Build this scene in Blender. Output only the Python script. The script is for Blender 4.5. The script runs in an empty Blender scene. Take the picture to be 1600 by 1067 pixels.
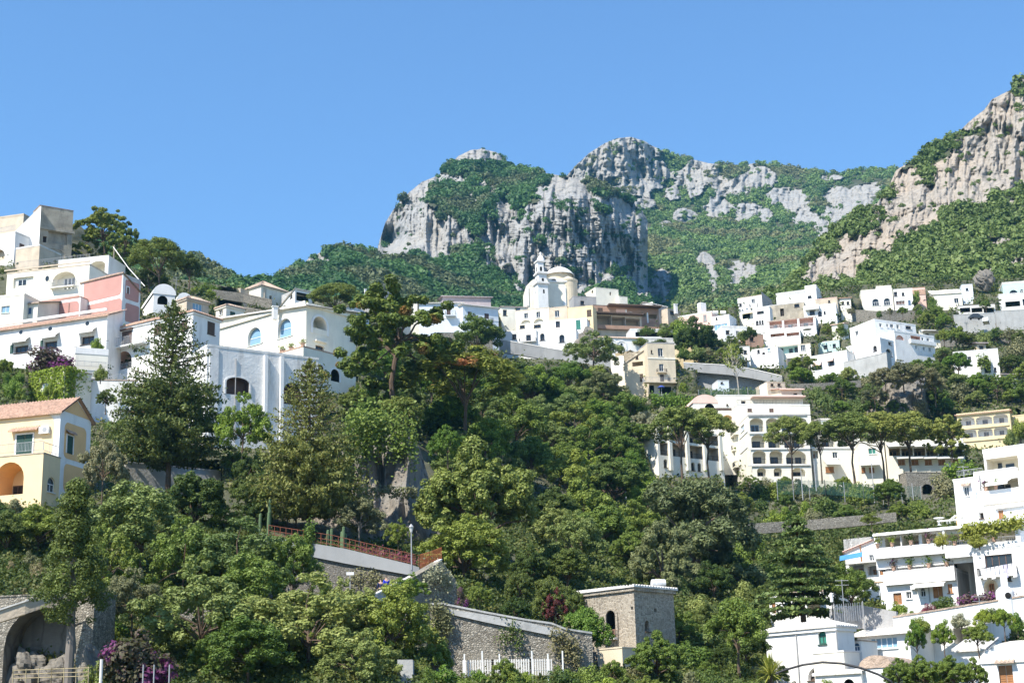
# A hillside town of white houses under limestone mountains, seen from below.
import bpy, math, random
import numpy as np
R = math.radians
sc = bpy.context.scene
COL = sc.collection
random.seed(7)
RS = np.random.RandomState(11)

# ------------------------------------------------------------ camera
F = 2400.0                  # focal length, in pixels of the 1600 x 1067 photograph
PITCH, ROLL = R(15.2), R(1.6)
_w = np.array([0, math.cos(PITCH), math.sin(PITCH)])
_u0 = np.array([0, -math.sin(PITCH), math.cos(PITCH)])
_r0 = np.array([1.0, 0, 0])
CR = _r0 * math.cos(ROLL) - _u0 * math.sin(ROLL)
CU = _u0 * math.cos(ROLL) + _r0 * math.sin(ROLL)
CW = _w
from mathutils import Matrix, Vector
cam_d = bpy.data.cameras.new('camera')
cam = bpy.data.objects.new('camera', cam_d)
COL.objects.link(cam)
cam.matrix_world = Matrix(((CR[0], CU[0], -CW[0], 0), (CR[1], CU[1], -CW[1], 0), (CR[2], CU[2], -CW[2], 0), (0, 0, 0, 1)))
cam_d.sensor_fit = 'HORIZONTAL'
cam_d.sensor_width = 36.0
cam_d.lens = 36.0 * F / 1600.0
cam_d.clip_start = 0.5
cam_d.clip_end = 60000
sc.camera = cam

# ------------------------------------------------------------ light
SUN_AZ, SUN_EL = -46.0, 50.0        # azimuth measured from straight behind the camera, minus = to the left
sun_dir = Vector((math.sin(R(SUN_AZ)) * math.cos(R(SUN_EL)), -math.cos(R(SUN_AZ)) * math.cos(R(SUN_EL)), math.sin(R(SUN_EL))))
sd = bpy.data.lights.new('sun', 'SUN')
sd.energy = 5.0
sd.angle = R(0.5)
sd.color = (1.0, 0.945, 0.85)
sun = bpy.data.objects.new('sun', sd)
COL.objects.link(sun)
sun.rotation_mode = 'QUATERNION'
sun.rotation_quaternion = sun_dir.to_track_quat('Z', 'Y')
world = bpy.data.worlds.new('World')
sc.world = world
world.use_nodes = True
nt = world.node_tree
nt.nodes.clear()
sky = nt.nodes.new('ShaderNodeTexSky')
sky.sky_type = 'NISHITA'
sky.sun_disc = False
sky.sun_elevation = R(SUN_EL)
sky.sun_rotation = math.atan2(sun_dir.x, sun_dir.y)
sky.altitude = 0
sky.air_density = 1.25
sky.dust_density = 0.0
sky.ozone_density = 10.0
bg = nt.nodes.new('ShaderNodeBackground')
bg.inputs['Strength'].default_value = 0.119
wo = nt.nodes.new('ShaderNodeOutputWorld')
nt.links.new(sky.outputs[0], bg.inputs[0])
nt.links.new(bg.outputs[0], wo.inputs[0])
sc.view_settings.view_transform = 'Standard'
sc.view_settings.look = 'None'
sc.view_settings.gamma = 1.0
sc.view_settings.exposure = 0.82
sc.cycles.max_bounces = 6
sc.cycles.diffuse_bounces = 3
sc.cycles.transparent_max_bounces = 6
sc.cycles.volume_bounces = 0
sc.cycles.use_adaptive_sampling = True
sc.cycles.adaptive_threshold = 0.02
sc.cycles.use_denoising = True
try:
    sc.cycles.denoiser = 'OPENIMAGEDENOISE'
except Exception:
    pass

# ------------------------------------------------------------ projection helpers
def ray(px, py):
    """direction through a photo pixel, scaled to one metre of depth (+Y)"""
    px = np.asarray(px, float); py = np.asarray(py, float)
    d = CW * F + (px - 800)[..., None] * CR - (py - 533.5)[..., None] * CU
    return d / d[..., 1:2]

def P(px, py, D):
    return ray(px, py) * np.asarray(D, float)[..., None]

def proj(p):
    p = np.asarray(p, float)
    zc = p @ CW
    return 800 + F * (p @ CR) / zc, 533.5 - F * (p @ CU) / zc

def zat(x, y, py):
    """height on the vertical line through (x, y) that is seen at image row py"""
    k = 533.5 - py
    A = x * CU[0] + y * CU[1]
    B = x * CW[0] + y * CW[1]
    return (k * B - F * A) / (F * CU[2] - k * CW[2])

# ------------------------------------------------------------ noise on arrays
def _hash(ix, iy, seed):
    h = (ix.astype(np.int64) * 374761393 + iy.astype(np.int64) * 668265263 + seed * 974634777) & 0xffffffff
    h = ((h ^ (h >> 13)) * 1274126177) & 0xffffffff
    h = (h ^ (h >> 16)) & 0xffffffff
    return h / 4294967295.0

def vnoise(x, y, seed=0):
    x = np.asarray(x, float); y = np.asarray(y, float)
    ix = np.floor(x); iy = np.floor(y)
    fx = x - ix; fy = y - iy
    fx = fx * fx * (3 - 2 * fx); fy = fy * fy * (3 - 2 * fy)
    a = _hash(ix, iy, seed); b = _hash(ix + 1, iy, seed)
    c = _hash(ix, iy + 1, seed); d = _hash(ix + 1, iy + 1, seed)
    return (a + (b - a) * fx) * (1 - fy) + (c + (d - c) * fx) * fy

def fbm(x, y, o=4, seed=0):
    s = 0; a = 0.5; t = 0
    for k in range(o):
        s = s + a * vnoise(x * 2 ** k + 17.3 * k, y * 2 ** k - 9.1 * k, seed + k)
        t += a; a *= 0.5
    return s / t

class TPS:
    """thin-plate spline through (px, py) -> value"""
    def __init__(self, pts, lam=1e-4):
        p = np.array([(a / 400., b / 250.) for a, b, _ in pts]); v = np.array([c for _, _, c in pts], float)
        n = len(p)
        K = self.k(np.hypot(p[:, None, 0] - p[None, :, 0], p[:, None, 1] - p[None, :, 1])) + lam * np.eye(n)
        Q = np.c_[np.ones(n), p]
        A = np.block([[K, Q], [Q.T, np.zeros((3, 3))]])
        s = np.linalg.solve(A, np.r_[v, 0, 0, 0])
        self.p, self.w, self.c = p, s[:n], s[n:]
    @staticmethod
    def k(r):
        return np.where(r > 0, r * r * np.log(np.maximum(r, 1e-9)), 0)
    def __call__(self, px, py):
        px = np.asarray(px, float) / 400.; py = np.asarray(py, float) / 250.
        sh = px.shape
        x = px.ravel(); y = py.ravel()
        r = np.hypot(x[:, None] - self.p[None, :, 0], y[:, None] - self.p[None, :, 1])
        o = self.k(r) @ self.w + self.c[0] + self.c[1] * x + self.c[2] * y
        return o.reshape(sh)

# ------------------------------------------------------------ materials
MATS = {}
def _nodes(name):
    m = bpy.data.materials.new(name)
    m.use_nodes = True
    t = m.node_tree
    t.nodes.clear()
    out = t.nodes.new('ShaderNodeOutputMaterial')
    return m, t, out

def _N(t, typ, **kw):
    n = t.nodes.new(typ)
    for k, v in kw.items():
        if k in n.inputs.keys():
            n.inputs[k].default_value = v
        else:
            setattr(n, k, v)
    return n

def _ramp(t, fac, p0, p1, c0=(0, 0, 0, 1), c1=(1, 1, 1, 1)):
    r = t.nodes.new('ShaderNodeValToRGB')
    r.color_ramp.elements[0].position = p0
    r.color_ramp.elements[1].position = p1
    r.color_ramp.elements[0].color = c0
    r.color_ramp.elements[1].color = c1
    t.links.new(fac, r.inputs[0])
    return r.outputs[0]

def _mix(t, fac, a, b, mode='MIX'):
    m = t.nodes.new('ShaderNodeMix')
    m.data_type = 'RGBA'
    m.blend_type = mode
    if isinstance(fac, (int, float)):
        m.inputs[0].default_value = fac
    else:
        t.links.new(fac, m.inputs[0])
    for s, v in ((6, a), (7, b)):
        if isinstance(v, tuple):
            m.inputs[s].default_value = (*v[:3], 1)
        else:
            t.links.new(v, m.inputs[s])
    return m.outputs[2]

def _noise(t, vec, scale, detail=4, rough=0.55, stretch=None):
    if stretch:
        mp = t.nodes.new('ShaderNodeMapping')
        mp.inputs['Scale'].default_value = stretch
        t.links.new(vec, mp.inputs[0]); vec = mp.outputs[0]
    n = t.nodes.new('ShaderNodeTexNoise')
    n.inputs['Scale'].default_value = scale
    n.inputs['Detail'].default_value = detail
    n.inputs['Roughness'].default_value = rough
    t.links.new(vec, n.inputs['Vector'])
    return n.outputs[0]

def mat(name, rgb=None, rough=0.85, var=0.10, scale=0.8, stain=0.0, stain_col=(0.22, 0.20, 0.17), bump=0.0, bscale=6.0, metal=0.0, rgb2=None):
    if name in MATS:
        return MATS[name]
    m, t, out = _nodes(name)
    b = t.nodes.new('ShaderNodeBsdfPrincipled')
    b.inputs['Roughness'].default_value = rough
    b.inputs['Metallic'].default_value = metal
    b.inputs['Specular IOR Level'].default_value = 0.3
    tc = t.nodes.new('ShaderNodeTexCoord').outputs['Object']
    n = _noise(t, tc, scale, 5)
    lo = tuple(max(0, c * (1 - var)) for c in rgb)
    hi = rgb2 or tuple(min(0.95, c * (1 + var)) for c in rgb)
    col = _ramp(t, n, 0.3, 0.7, (*lo, 1), (*hi, 1))
    if stain > 0:
        s = _noise(t, tc, 0.55, 6, 0.65, (1.6, 1.6, 0.35))
        f = _ramp(t, s, 0.52, 0.75, (0, 0, 0, 1), (stain, stain, stain, 1))
        col = _mix(t, f, col, stain_col)
    t.links.new(col, b.inputs['Base Color'])
    if bump > 0:
        bn = _noise(t, tc, bscale, 5, 0.6)
        bp = t.nodes.new('ShaderNodeBump')
        bp.inputs['Strength'].default_value = bump
        bp.inputs['Distance'].default_value = 0.15
        t.links.new(bn, bp.inputs['Height'])
        t.links.new(bp.outputs[0], b.inputs['Normal'])
    t.links.new(b.outputs[0], out.inputs[0])
    MATS[name] = m
    return m

def glass_mat(name, rgb, rough=0.12):
    if name in MATS:
        return MATS[name]
    m, t, out = _nodes(name)
    b = t.nodes.new('ShaderNodeBsdfPrincipled')
    b.inputs['Base Color'].default_value = (*rgb, 1)
    b.inputs['Roughness'].default_value = rough
    b.inputs['Specular IOR Level'].default_value = 0.6
    t.links.new(b.outputs[0], out.inputs[0])
    MATS[name] = m
    return m

def rock_mat(name, base, warm, dark, warm_amt=0.5, scale=1.0, strata=0.5):
    if name in MATS:
        return MATS[name]
    m, t, out = _nodes(name)
    b = t.nodes.new('ShaderNodeBsdfPrincipled')
    b.inputs['Roughness'].default_value = 0.95
    b.inputs['Specular IOR Level'].default_value = 0.1
    tc = t.nodes.new('ShaderNodeTexCoord').outputs['Object']
    n1 = _noise(t, tc, 0.012 * scale, 6, 0.6)
    n2 = _noise(t, tc, 0.09 * scale, 8, 0.7)
    n3 = _noise(t, tc, 0.05 * scale, 6, 0.65, (1.6, 1.6, 0.22))
    n4 = _noise(t, tc, 0.10 * scale, 5, 0.6, (0.35, 0.35, 2.6))
    c = _mix(t, _ramp(t, n1, 0.42, 0.62, (0, 0, 0, 1), (warm_amt, warm_amt, warm_amt, 1)), base, warm)
    c = _mix(t, _ramp(t, n2, 0.50, 0.66, (0, 0, 0, 1), (0.4, 0.4, 0.4, 1)), c, tuple(x * 0.66 for x in base))
    c = _mix(t, _ramp(t, n3, 0.54, 0.68, (0, 0, 0, 1), (0.45, 0.45, 0.45, 1)), c, dark)
    c = _mix(t, _ramp(t, n4, 0.55, 0.66, (0, 0, 0, 1), (strata, strata, strata, 1)), c, tuple(x * 0.7 for x in dark))
    vm_ = t.nodes.new('ShaderNodeMapping')
    vm_.inputs['Scale'].default_value = (0.09 * scale, 0.09 * scale, 0.035 * scale)
    ns = t.nodes.new('ShaderNodeTexNoise'); ns.inputs['Scale'].default_value = 0.05 * scale; ns.inputs['Detail'].default_value = 5
    t.links.new(tc, ns.inputs['Vector'])
    va = t.nodes.new('ShaderNodeVectorMath'); va.operation = 'MULTIPLY_ADD'
    va.inputs[1].default_value = (14 / scale,) * 3
    t.links.new(ns.outputs['Color'], va.inputs[0]); t.links.new(tc, va.inputs[2])
    t.links.new(va.outputs[0], vm_.inputs[0])
    ve = t.nodes.new('ShaderNodeTexVoronoi'); ve.feature = 'DISTANCE_TO_EDGE'
    ve.inputs['Scale'].default_value = 1.0
    t.links.new(vm_.outputs[0], ve.inputs['Vector'])
    c = _mix(t, _ramp(t, ve.outputs['Distance'], 0.0, 0.07, (0.5, 0.5, 0.5, 1), (0, 0, 0, 1)), c, tuple(x * 0.6 for x in dark))
    t.links.new(c, b.inputs['Base Color'])
    bn = _mix(t, 0.5, n2, n4)
    bp = t.nodes.new('ShaderNodeBump')
    bp.inputs['Strength'].default_value = 0.9
    bp.inputs['Distance'].default_value = 3.0 / scale
    t.links.new(bn, bp.inputs['Height'])
    t.links.new(bp.outputs[0], b.inputs['Normal'])
    t.links.new(b.outputs[0], out.inputs[0])
    MATS[name] = m
    return m

def masonry_mat(name, rgb, rgb2, mortar, scale=1.0, rubble=True, stain=0.4):
    """rubble or coursed stone"""
    if name in MATS:
        return MATS[name]
    m, t, out = _nodes(name)
    b = t.nodes.new('ShaderNodeBsdfPrincipled')
    b.inputs['Roughness'].default_value = 0.95
    b.inputs['Specular IOR Level'].default_value = 0.1
    tc = t.nodes.new('ShaderNodeTexCoord').outputs['Object']
    mp = t.nodes.new('ShaderNodeMapping')
    mp.inputs['Scale'].default_value = (1.8 * scale, 1.8 * scale, (2.2 if rubble else 3.0) * scale)
    t.links.new(tc, mp.inputs[0])
    v = t.nodes.new('ShaderNodeTexVoronoi')
    v.feature = 'F1'
    v.inputs['Randomness'].default_value = 1.0 if rubble else 0.45
    t.links.new(mp.outputs[0], v.inputs['Vector'])
    e = t.nodes.new('ShaderNodeTexVoronoi')
    e.feature = 'DISTANCE_TO_EDGE'
    e.inputs['Randomness'].default_value = 1.0 if rubble else 0.45
    t.links.new(mp.outputs[0], e.inputs['Vector'])
    sep = t.nodes.new('ShaderNodeSeparateColor')
    t.links.new(v.outputs['Color'], sep.inputs[0])
    c = _mix(t, sep.outputs[0], rgb, rgb2)
    c = _mix(t, _ramp(t, e.outputs['Distance'], 0.02, 0.09, (1, 1, 1, 1), (0, 0, 0, 1)), c, mortar)
    pl = _noise(t, tc, 0.45, 5, 0.6)
    c = _mix(t, _ramp(t, pl, 0.50, 0.60, (0, 0, 0, 1), (0.75, 0.75, 0.75, 1)), c, tuple(0.55 * a_ + 0.40 * b_ for a_, b_ in zip(rgb, rgb2)))
    s = _noise(t, tc, 0.35, 6, 0.65)
    c = _mix(t, _ramp(t, s, 0.5, 0.72, (0, 0, 0, 1), (stain, stain, stain, 1)), c, (0.10, 0.095, 0.08))
    t.links.new(c, b.inputs['Base Color'])
    bp = t.nodes.new('ShaderNodeBump')
    bp.inputs['Strength'].default_value = 0.8
    bp.inputs['Distance'].default_value = 0.12
    t.links.new(e.outputs['Distance'], bp.inputs['Height'])
    t.links.new(bp.outputs[0], b.inputs['Normal'])
    t.links.new(b.outputs[0], out.inputs[0])
    MATS[name] = m
    return m

def leaf_mat(name, c1, c2, c3=None, trans=0.3, scale=5.0, patch=None):
    """leaf colours c1..c2 with lighter young growth c3; patch = (colour, amount) for dead or flowering patches"""
    if name in MATS:
        return MATS[name]
    m, t, out = _nodes(name)
    b = t.nodes.new('ShaderNodeBsdfPrincipled')
    b.inputs['Roughness'].default_value = 0.55
    b.inputs['Specular IOR Level'].default_value = 0.25
    tc = t.nodes.new('ShaderNodeTexCoord').outputs['Object']
    n = _noise(t, tc, scale, 3, 0.6)
    col = _ramp(t, n, 0.32, 0.68, (*c1, 1), (*c2, 1))
    n2 = _noise(t, tc, scale * 5, 2, 0.6)
    col = _mix(t, _ramp(t, n2, 0.52, 0.70), col, c3 or tuple(min(1, x * 1.5) for x in c2))
    if patch:
        n3 = _noise(t, tc, scale * 0.55, 3, 0.6)
        col = _mix(t, _ramp(t, n3, patch[1], patch[1] + 0.06), col, patch[0])
    oi = t.nodes.new('ShaderNodeObjectInfo')
    hs = t.nodes.new('ShaderNodeHueSaturation')
    mr = t.nodes.new('ShaderNodeMapRange')
    mr.inputs['To Min'].default_value = 0.475; mr.inputs['To Max'].default_value = 0.52
    t.links.new(oi.outputs['Random'], mr.inputs[0])
    t.links.new(mr.outputs[0], hs.inputs['Hue'])
    mv = t.nodes.new('ShaderNodeMapRange')
    mv.inputs['To Min'].default_value = 1.25; mv.inputs['To Max'].default_value = 0.75
    t.links.new(oi.outputs['Random'], mv.inputs[0])
    t.links.new(mv.outputs[0], hs.inputs['Value'])
    t.links.new(col, hs.inputs['Color'])
    t.links.new(hs.outputs[0], b.inputs['Base Color'])
    tr = t.nodes.new('ShaderNodeBsdfTranslucent')
    t.links.new(hs.outputs[0], tr.inputs['Color'])
    mx = t.nodes.new('ShaderNodeMixShader')
    mx.inputs[0].default_value = trans
    t.links.new(b.outputs[0], mx.inputs[1])
    t.links.new(tr.outputs[0], mx.inputs[2])
    t.links.new(mx.outputs[0], out.inputs[0])
    MATS[name] = m
    return m

# ------------------------------------------------------------ objects and meshes
def tag(o, label=None, cat=None, group=None, kind=None):
    if label: o['label'] = label
    if cat: o['category'] = cat
    if group: o['group'] = group
    if kind: o['kind'] = kind
    return o

def empty(name, loc=(0, 0, 0)):
    o = bpy.data.objects.new(name, None)
    o.empty_display_size = 0.5
    o.location = loc
    COL.objects.link(o)
    return o

def np_mesh(name, verts, faces4=None, mi=None, mats=(), smooth=False, faces=None):
    """mesh from arrays: faces4 = (n, 4) indices, or faces = list of index lists"""
    me = bpy.data.meshes.new(name)
    if faces is not None:
        me.from_pydata([tuple(v) for v in verts], [], faces)
    else:
        verts = np.ascontiguousarray(verts, np.float32); faces4 = np.ascontiguousarray(faces4, np.int32)
        k = faces4.shape[1]
        me.vertices.add(len(verts)); me.vertices.foreach_set('co', verts.ravel())
        me.loops.add(faces4.size); me.loops.foreach_set('vertex_index', faces4.ravel())
        me.polygons.add(len(faces4)); me.polygons.foreach_set('loop_start', np.arange(len(faces4), dtype=np.int32) * k)
    for m in mats:
        me.materials.append(m)
    if mi is not None:
        me.polygons.foreach_set('material_index', np.asarray(mi, np.int32))
    if smooth:
        me.polygons.foreach_set('use_smooth', np.ones(len(me.polygons), bool))
    me.update(calc_edges=True)
    me.validate()
    return me

def link(name, me, parent=None, loc=None):
    o = bpy.data.objects.new(name, me)
    COL.objects.link(o)
    if loc is not None: o.location = loc
    if parent is not None: o.parent = parent
    return o

class MB:
    """mesh builder: collects faces in world space, builds one mesh object"""
    def __init__(s):
        s.v = []; s.f = []; s.m = []; s.cur = 0
    def vert(s, p):
        s.v.append((float(p[0]), float(p[1]), float(p[2]))); return len(s.v) - 1
    def poly(s, pts):
        ids = [s.vert(p) for p in pts]
        s.f.append(ids); s.m.append(s.cur)
    def hexa(s, a):
        """eight corners: four of one end then four of the other"""
        i = [s.vert(p) for p in a]
        for q in ((0, 3, 2, 1), (4, 5, 6, 7), (0, 1, 5, 4), (1, 2, 6, 5), (2, 3, 7, 6), (3, 0, 4, 7)):
            s.f.append([i[k] for k in q]); s.m.append(s.cur)
    def box(s, o, ax, ay, az):
        o, ax, ay, az = (np.asarray(q, float) for q in (o, ax, ay, az))
        s.hexa([o, o + ax, o + ax + ay, o + ay, o + az, o + ax + az, o + ax + ay + az, o + ay + az])
    def cbox(s, c, sx, sy, sz, yaw=0.0):
        """box standing on point c"""
        d = np.array([math.cos(yaw), math.sin(yaw), 0]); n = np.array([-math.sin(yaw), math.cos(yaw), 0])
        o = np.asarray(c, float) - d * sx / 2 - n * sy / 2
        s.box(o, d * sx, n * sy, np.array([0, 0, sz]))
    def tube(s, pts, radii, seg=6, cap=True):
        pts = [np.asarray(p, float) for p in pts]
        rings = []
        n = len(pts)
        for i, p in enumerate(pts):
            d = pts[min(i + 1, n - 1)] - pts[max(i - 1, 0)]
            d = d / (np.linalg.norm(d) + 1e-9)
            a = np.cross(d, (0, 0, 1) if abs(d[2]) < 0.9 else (1, 0, 0)); a /= np.linalg.norm(a) + 1e-9
            b = np.cross(d, a)
            r = radii[i] if hasattr(radii, '__len__') else radii
            rings.append([s.vert(p + r * (math.cos(2 * math.pi * k / seg) * a + math.sin(2 * math.pi * k / seg) * b)) for k in range(seg)])
        for i in range(n - 1):
            for k in range(seg):
                s.f.append([rings[i][k], rings[i][(k + 1) % seg], rings[i + 1][(k + 1) % seg], rings[i + 1][k]]); s.m.append(s.cur)
        if cap:
            s.f.append(rings[0][::-1]); s.m.append(s.cur); s.f.append(rings[-1]); s.m.append(s.cur)
    def lathe(s, c, prof, seg=16, a0=0.0, a1=2 * math.pi):
        """profile of (radius, z) around the vertical through c"""
        full = abs(a1 - a0 - 2 * math.pi) < 1e-6
        n = seg if full else seg + 1
        rings = [[s.vert((c[0] + r * math.cos(a0 + (a1 - a0) * k / seg), c[1] + r * math.sin(a0 + (a1 - a0) * k / seg), c[2] + z)) for k in range(n)] for r, z in prof]
        for i in range(len(prof) - 1):
            for k in range(seg):
                s.f.append([rings[i][k], rings[i][(k + 1) % n], rings[i + 1][(k + 1) % n], rings[i + 1][k]]); s.m.append(s.cur)
    def build(s, name, mats, parent=None, base=None, smooth=False):
        if not s.f:
            return None
        if not isinstance(mats, (list, tuple)): mats = [mats]
        if base is None:
            base = parent.location if parent is not None else (0, 0, 0)
            if parent is not None and parent.parent is not None:
                base = Vector(parent.location) + Vector(parent.parent.location)
        b = np.array(base, float)
        me = bpy.data.meshes.new(name)
        me.from_pydata([tuple(np.array(v) - b) for v in s.v], [], s.f)
        for m in mats: me.materials.append(m)
        me.polygons.foreach_set('material_index', np.array(s.m, np.int32))
        if smooth: me.polygons.foreach_set('use_smooth', np.ones(len(me.polygons), bool))
        me.update()
        o = bpy.data.objects.new(name, me)
        COL.objects.link(o)
        if parent is not None: o.parent = parent
        else: o.location = base
        return o

LANDMARKS = []      # (phrase, px, py) used to describe where plants stand
NOTCH = []          # pixel boxes where the hillside is cut back for a building
# ------------------------------------------------------------ the hillside's depth behind every pixel
_h = [(0,1230,60),(800,1230,60),(1600,1230,70),(-300,1230,60),(1900,1230,70),
 (-300,1067,92),(0,1067,95),(400,1067,100),(800,1067,106),(1200,1067,130),(1600,1067,128),(1900,1067,125),
 (-300,940,112),(0,940,112),(400,940,118),(700,940,126),(900,940,145),(1200,940,168),(1600,940,158),(1900,940,150),
 (-300,850,128),(0,850,130),(400,850,138),(700,850,156),(1000,850,205),(1200,850,225),(1400,850,205),(1600,850,180),(1900,850,170),
 (-300,770,146),(0,770,148),(300,770,160),(600,770,176),(900,770,235),(1100,770,272),(1300,770,282),(1500,770,250),(1600,770,205),
 (-300,690,168),(0,690,172),(300,690,186),(600,690,198),(900,690,275),(1200,690,305),(1500,690,315),(1600,690,290),(1900,690,280),
 (-300,600,196),(0,600,198),(300,600,212),(550,600,232),(800,600,315),(1000,600,345),(1200,600,345),(1500,600,355),(1600,600,355),(1900,600,355),
 (-300,540,220),(0,540,222),(300,540,238),(550,540,275),(800,540,380),(1000,540,392),(1200,540,392),(1500,540,405),(1900,540,405),
 (-300,480,255),(0,480,255),(200,480,268),(400,480,320),(600,480,405),(800,480,450),(1000,480,462),(1200,480,462),(1500,480,468),(1900,480,470),
 (-300,430,290),(0,430,288),(100,430,288),(300,430,385),(450,430,440),(700,430,500),(1200,430,520),(1900,430,520),
 (-300,340,340),(0,340,335),(100,340,335),(250,340,440)]
_hill = TPS([(a, b, math.log(c)) for a, b, c in _h], 1e-3)
def DH(px, py):
    return float(np.exp(_hill(np.array([px], float), np.array([py], float)))[0])
_htop = np.array([(-400,300),(0,338),(60,345),(125,352),(170,400),(215,432),(300,438),(380,452),(450,462),(560,470),(700,478),(800,486),(1000,490),(1150,480),(1250,462),(1330,446),(1600,434),(2000,420)], float)

# ------------------------------------------------------------ mountains
limestone = rock_mat('pale_limestone', (0.30, 0.295, 0.282), (0.33, 0.30, 0.25), (0.17, 0.168, 0.16), 0.5, 1.0, 0.45)
warm_limestone = rock_mat('warm_limestone', (0.33, 0.295, 0.25), (0.38, 0.305, 0.23), (0.20, 0.175, 0.15), 0.7, 2.0, 0.25)
soil = mat('forest_floor', (0.045, 0.055, 0.025), 1.0, 0.4, 0.05, rgb2=(0.08, 0.085, 0.045))

def rock_mask(px, py, ell, seed):
    """1 inside the exposed rock"""
    nz = (fbm(px / 26., py / 15., 4, seed) - 0.5) * 1.5
    best = np.full(np.shape(px), 9.0)
    for (cx, cy, rx, ry) in ell:
        best = np.minimum(best, np.hypot((px - cx) / rx, (py - cy) / ry))
    return best + nz < 1.0

def interp(tab, px):
    t = np.array(tab, float)
    return np.interp(px, t[:, 0], t[:, 1])

SHEETS = {}
def sheet(name, px, top, bot, ny, dfun, rock, mats, relief=None, seed=3, back=(0, 160, -60), jag=2.0, tpow=1.0, smooth=False):
    """a slope: columns px, from row bot up to the ridge row top, at depth dfun(px, py)"""
    nx = len(px)
    tp = top(px) + (fbm(px / 9., px * 0, 3, seed + 50) - 0.5) * jag
    bt = bot(px)
    t = np.linspace(0, 1, ny)[:, None] ** tpow
    PX = np.repeat(px[None, :], ny, 0)
    PY = bt[None, :] + (tp - bt)[None, :] * t
    D = dfun(PX, PY)
    if relief is not None:
        D = D + relief(PX, PY)
    V = P(PX, PY, D)
    rk = rock(PX, PY)
    back = np.array(back, float)
    # the far side, so that the mountain is solid
    def pad(V, rk, axis_back):
        b1 = V[-1:] + back * np.array([0, 0.3, 0.12]); b2 = V[-1:] + back
        V = np.concatenate([V, b1, b2], 0)
        rk = np.concatenate([rk, rk[-1:], rk[-1:] * 0], 0)
        l = V[:, :1] + np.array([0, abs(back[1]), -10]); r = V[:, -1:] + np.array([0, abs(back[1]), -10])
        V = np.concatenate([l, V, r], 1)
        rk = np.concatenate([rk[:, :1], rk, rk[:, -1:]], 1)
        return V, rk
    V2, rk2 = pad(V, rk, back)
    a, b = V2.shape[:2]
    idx = np.arange(a * b).reshape(a, b)
    f = np.stack([idx[:-1, :-1], idx[:-1, 1:], idx[1:, 1:], idx[1:, :-1]], -1).reshape(-1, 4)
    rf = (rk2[:-1, :-1].astype(int) + rk2[1:, 1:] + rk2[:-1, 1:] + rk2[1:, :-1]).reshape(-1)
    me = np_mesh(name, V2.reshape(-1, 3), f, (rf >= 2).astype(int), mats, smooth)
    o = link(name, me)
    SHEETS[name] = (PX, PY, D, V, rk)
    return o

# --- central massif, with the green slope in front of it
_m = [(380,500,600),(500,500,650),(700,500,700),(900,500,760),(1040,500,820),
 (400,440,740),(500,440,780),(650,440,850),(800,440,960),(900,445,1010),(960,445,1020),(1010,445,1130),
 (430,425,800),(500,395,900),(560,390,930),(620,395,960),(700,398,980),(770,400,985),
 (590,360,1150),(594,384,1110),(594,372,1140),(603,345,1130),(612,360,1100),(622,318,1135),(612,385,1080),(600,350,1118),(640,300,1140),(650,330,1085),(650,385,985),(710,380,1005),(730,350,1060),
 (745,300,1150),(745,250,1230),(700,262,1250),(795,262,1260),
 (780,380,1040),(800,320,1090),(850,420,985),(850,320,1060),(900,300,1090),(930,310,1080),(900,400,1010),(940,320,1075),(940,430,1020),(1010,340,1200),(1010,400,1170),
 (880,285,1150),(950,292,1170),(1000,322,1240)]
_mas = TPS([(a, b, c) for a, b, c in _m], 1e-4)
MASSIF_ROCK = [(635,355,48,44),(672,372,52,28),(612,330,22,26),(600,385,22,18),(655,310,18,16),(700,355,20,12),(745,243,52,15),(755,288,12,7),(690,280,28,8),(655,288,16,6),
 (787,328,14,22),(790,380,46,38),(830,410,46,36),(880,355,46,60),(905,330,34,36),(935,385,52,64),(968,365,34,66),(990,375,30,66),(925,428,42,26),(905,447,28,16),(820,360,24,20),(865,315,22,18),(840,335,18,14),
 (497,406,26,12),(1000,425,22,34),(760,345,12,10),(735,310,9,6),(770,300,8,6),(590,372,14,24)]
_mtop = [(380,450),(425,442),(440,434),(455,424),(470,415),(485,402),(505,392),(560,387),(588,396),(593,376),(602,348),(620,320),(640,300),(660,284),(685,274),(702,258),(716,244),(735,235),(752,232),(775,238),(790,246),(795,258),(830,265),(860,272),(890,277),(930,288),(960,298),(985,312),(1005,330),(1012,345)]
def crease(px, py, seed):
    """narrow clefts where a noise field crosses its middle value"""
    return np.clip(1 - np.abs(fbm(px, py, 3, seed) - 0.5) * 9, 0, 1) ** 1.5

def mas_rel(px, py):
    w = 24 * (np.abs(fbm(px / 38., py / 120., 3, 21) - 0.5) * 4) + 16 * np.abs(fbm(px / 14., py / 46., 3, 22) - 0.5) * 4
    w = w + 6.5 * fbm(px / 5., py / 7.0, 4, 23) + 2.2 * np.abs(fbm(px / 16., py / 2.2, 3, 24) - 0.5) * 4
    w = w + 11 * crease(px / 13., py / 70., 26) + 2.5 * crease(px / 60., py / 7., 27) + 3 * crease(px / 6., py / 30., 28)
    fo = 26 * (fbm(px / 55., py / 40., 4, 25) - 0.5)
    k = rock_mask(px, py, MASSIF_ROCK, 3)
    return np.where(k, w - 12, fo)
MASSIF_ROCK = [(a, b, c * 1.08, d * 1.1) for a, b, c, d in MASSIF_ROCK]
massif = sheet('mountain', np.linspace(380, 1012, 420), lambda x: interp(_mtop, x), lambda x: 505 + 0 * x, 240,
    lambda a, b: _mas(a, b), lambda a, b: rock_mask(a, b, MASSIF_ROCK, 3), [soil, limestone], mas_rel, 3, (0, 320, -120))
tag(massif, kind='structure')
S_MAS = SHEETS['mountain']

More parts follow.
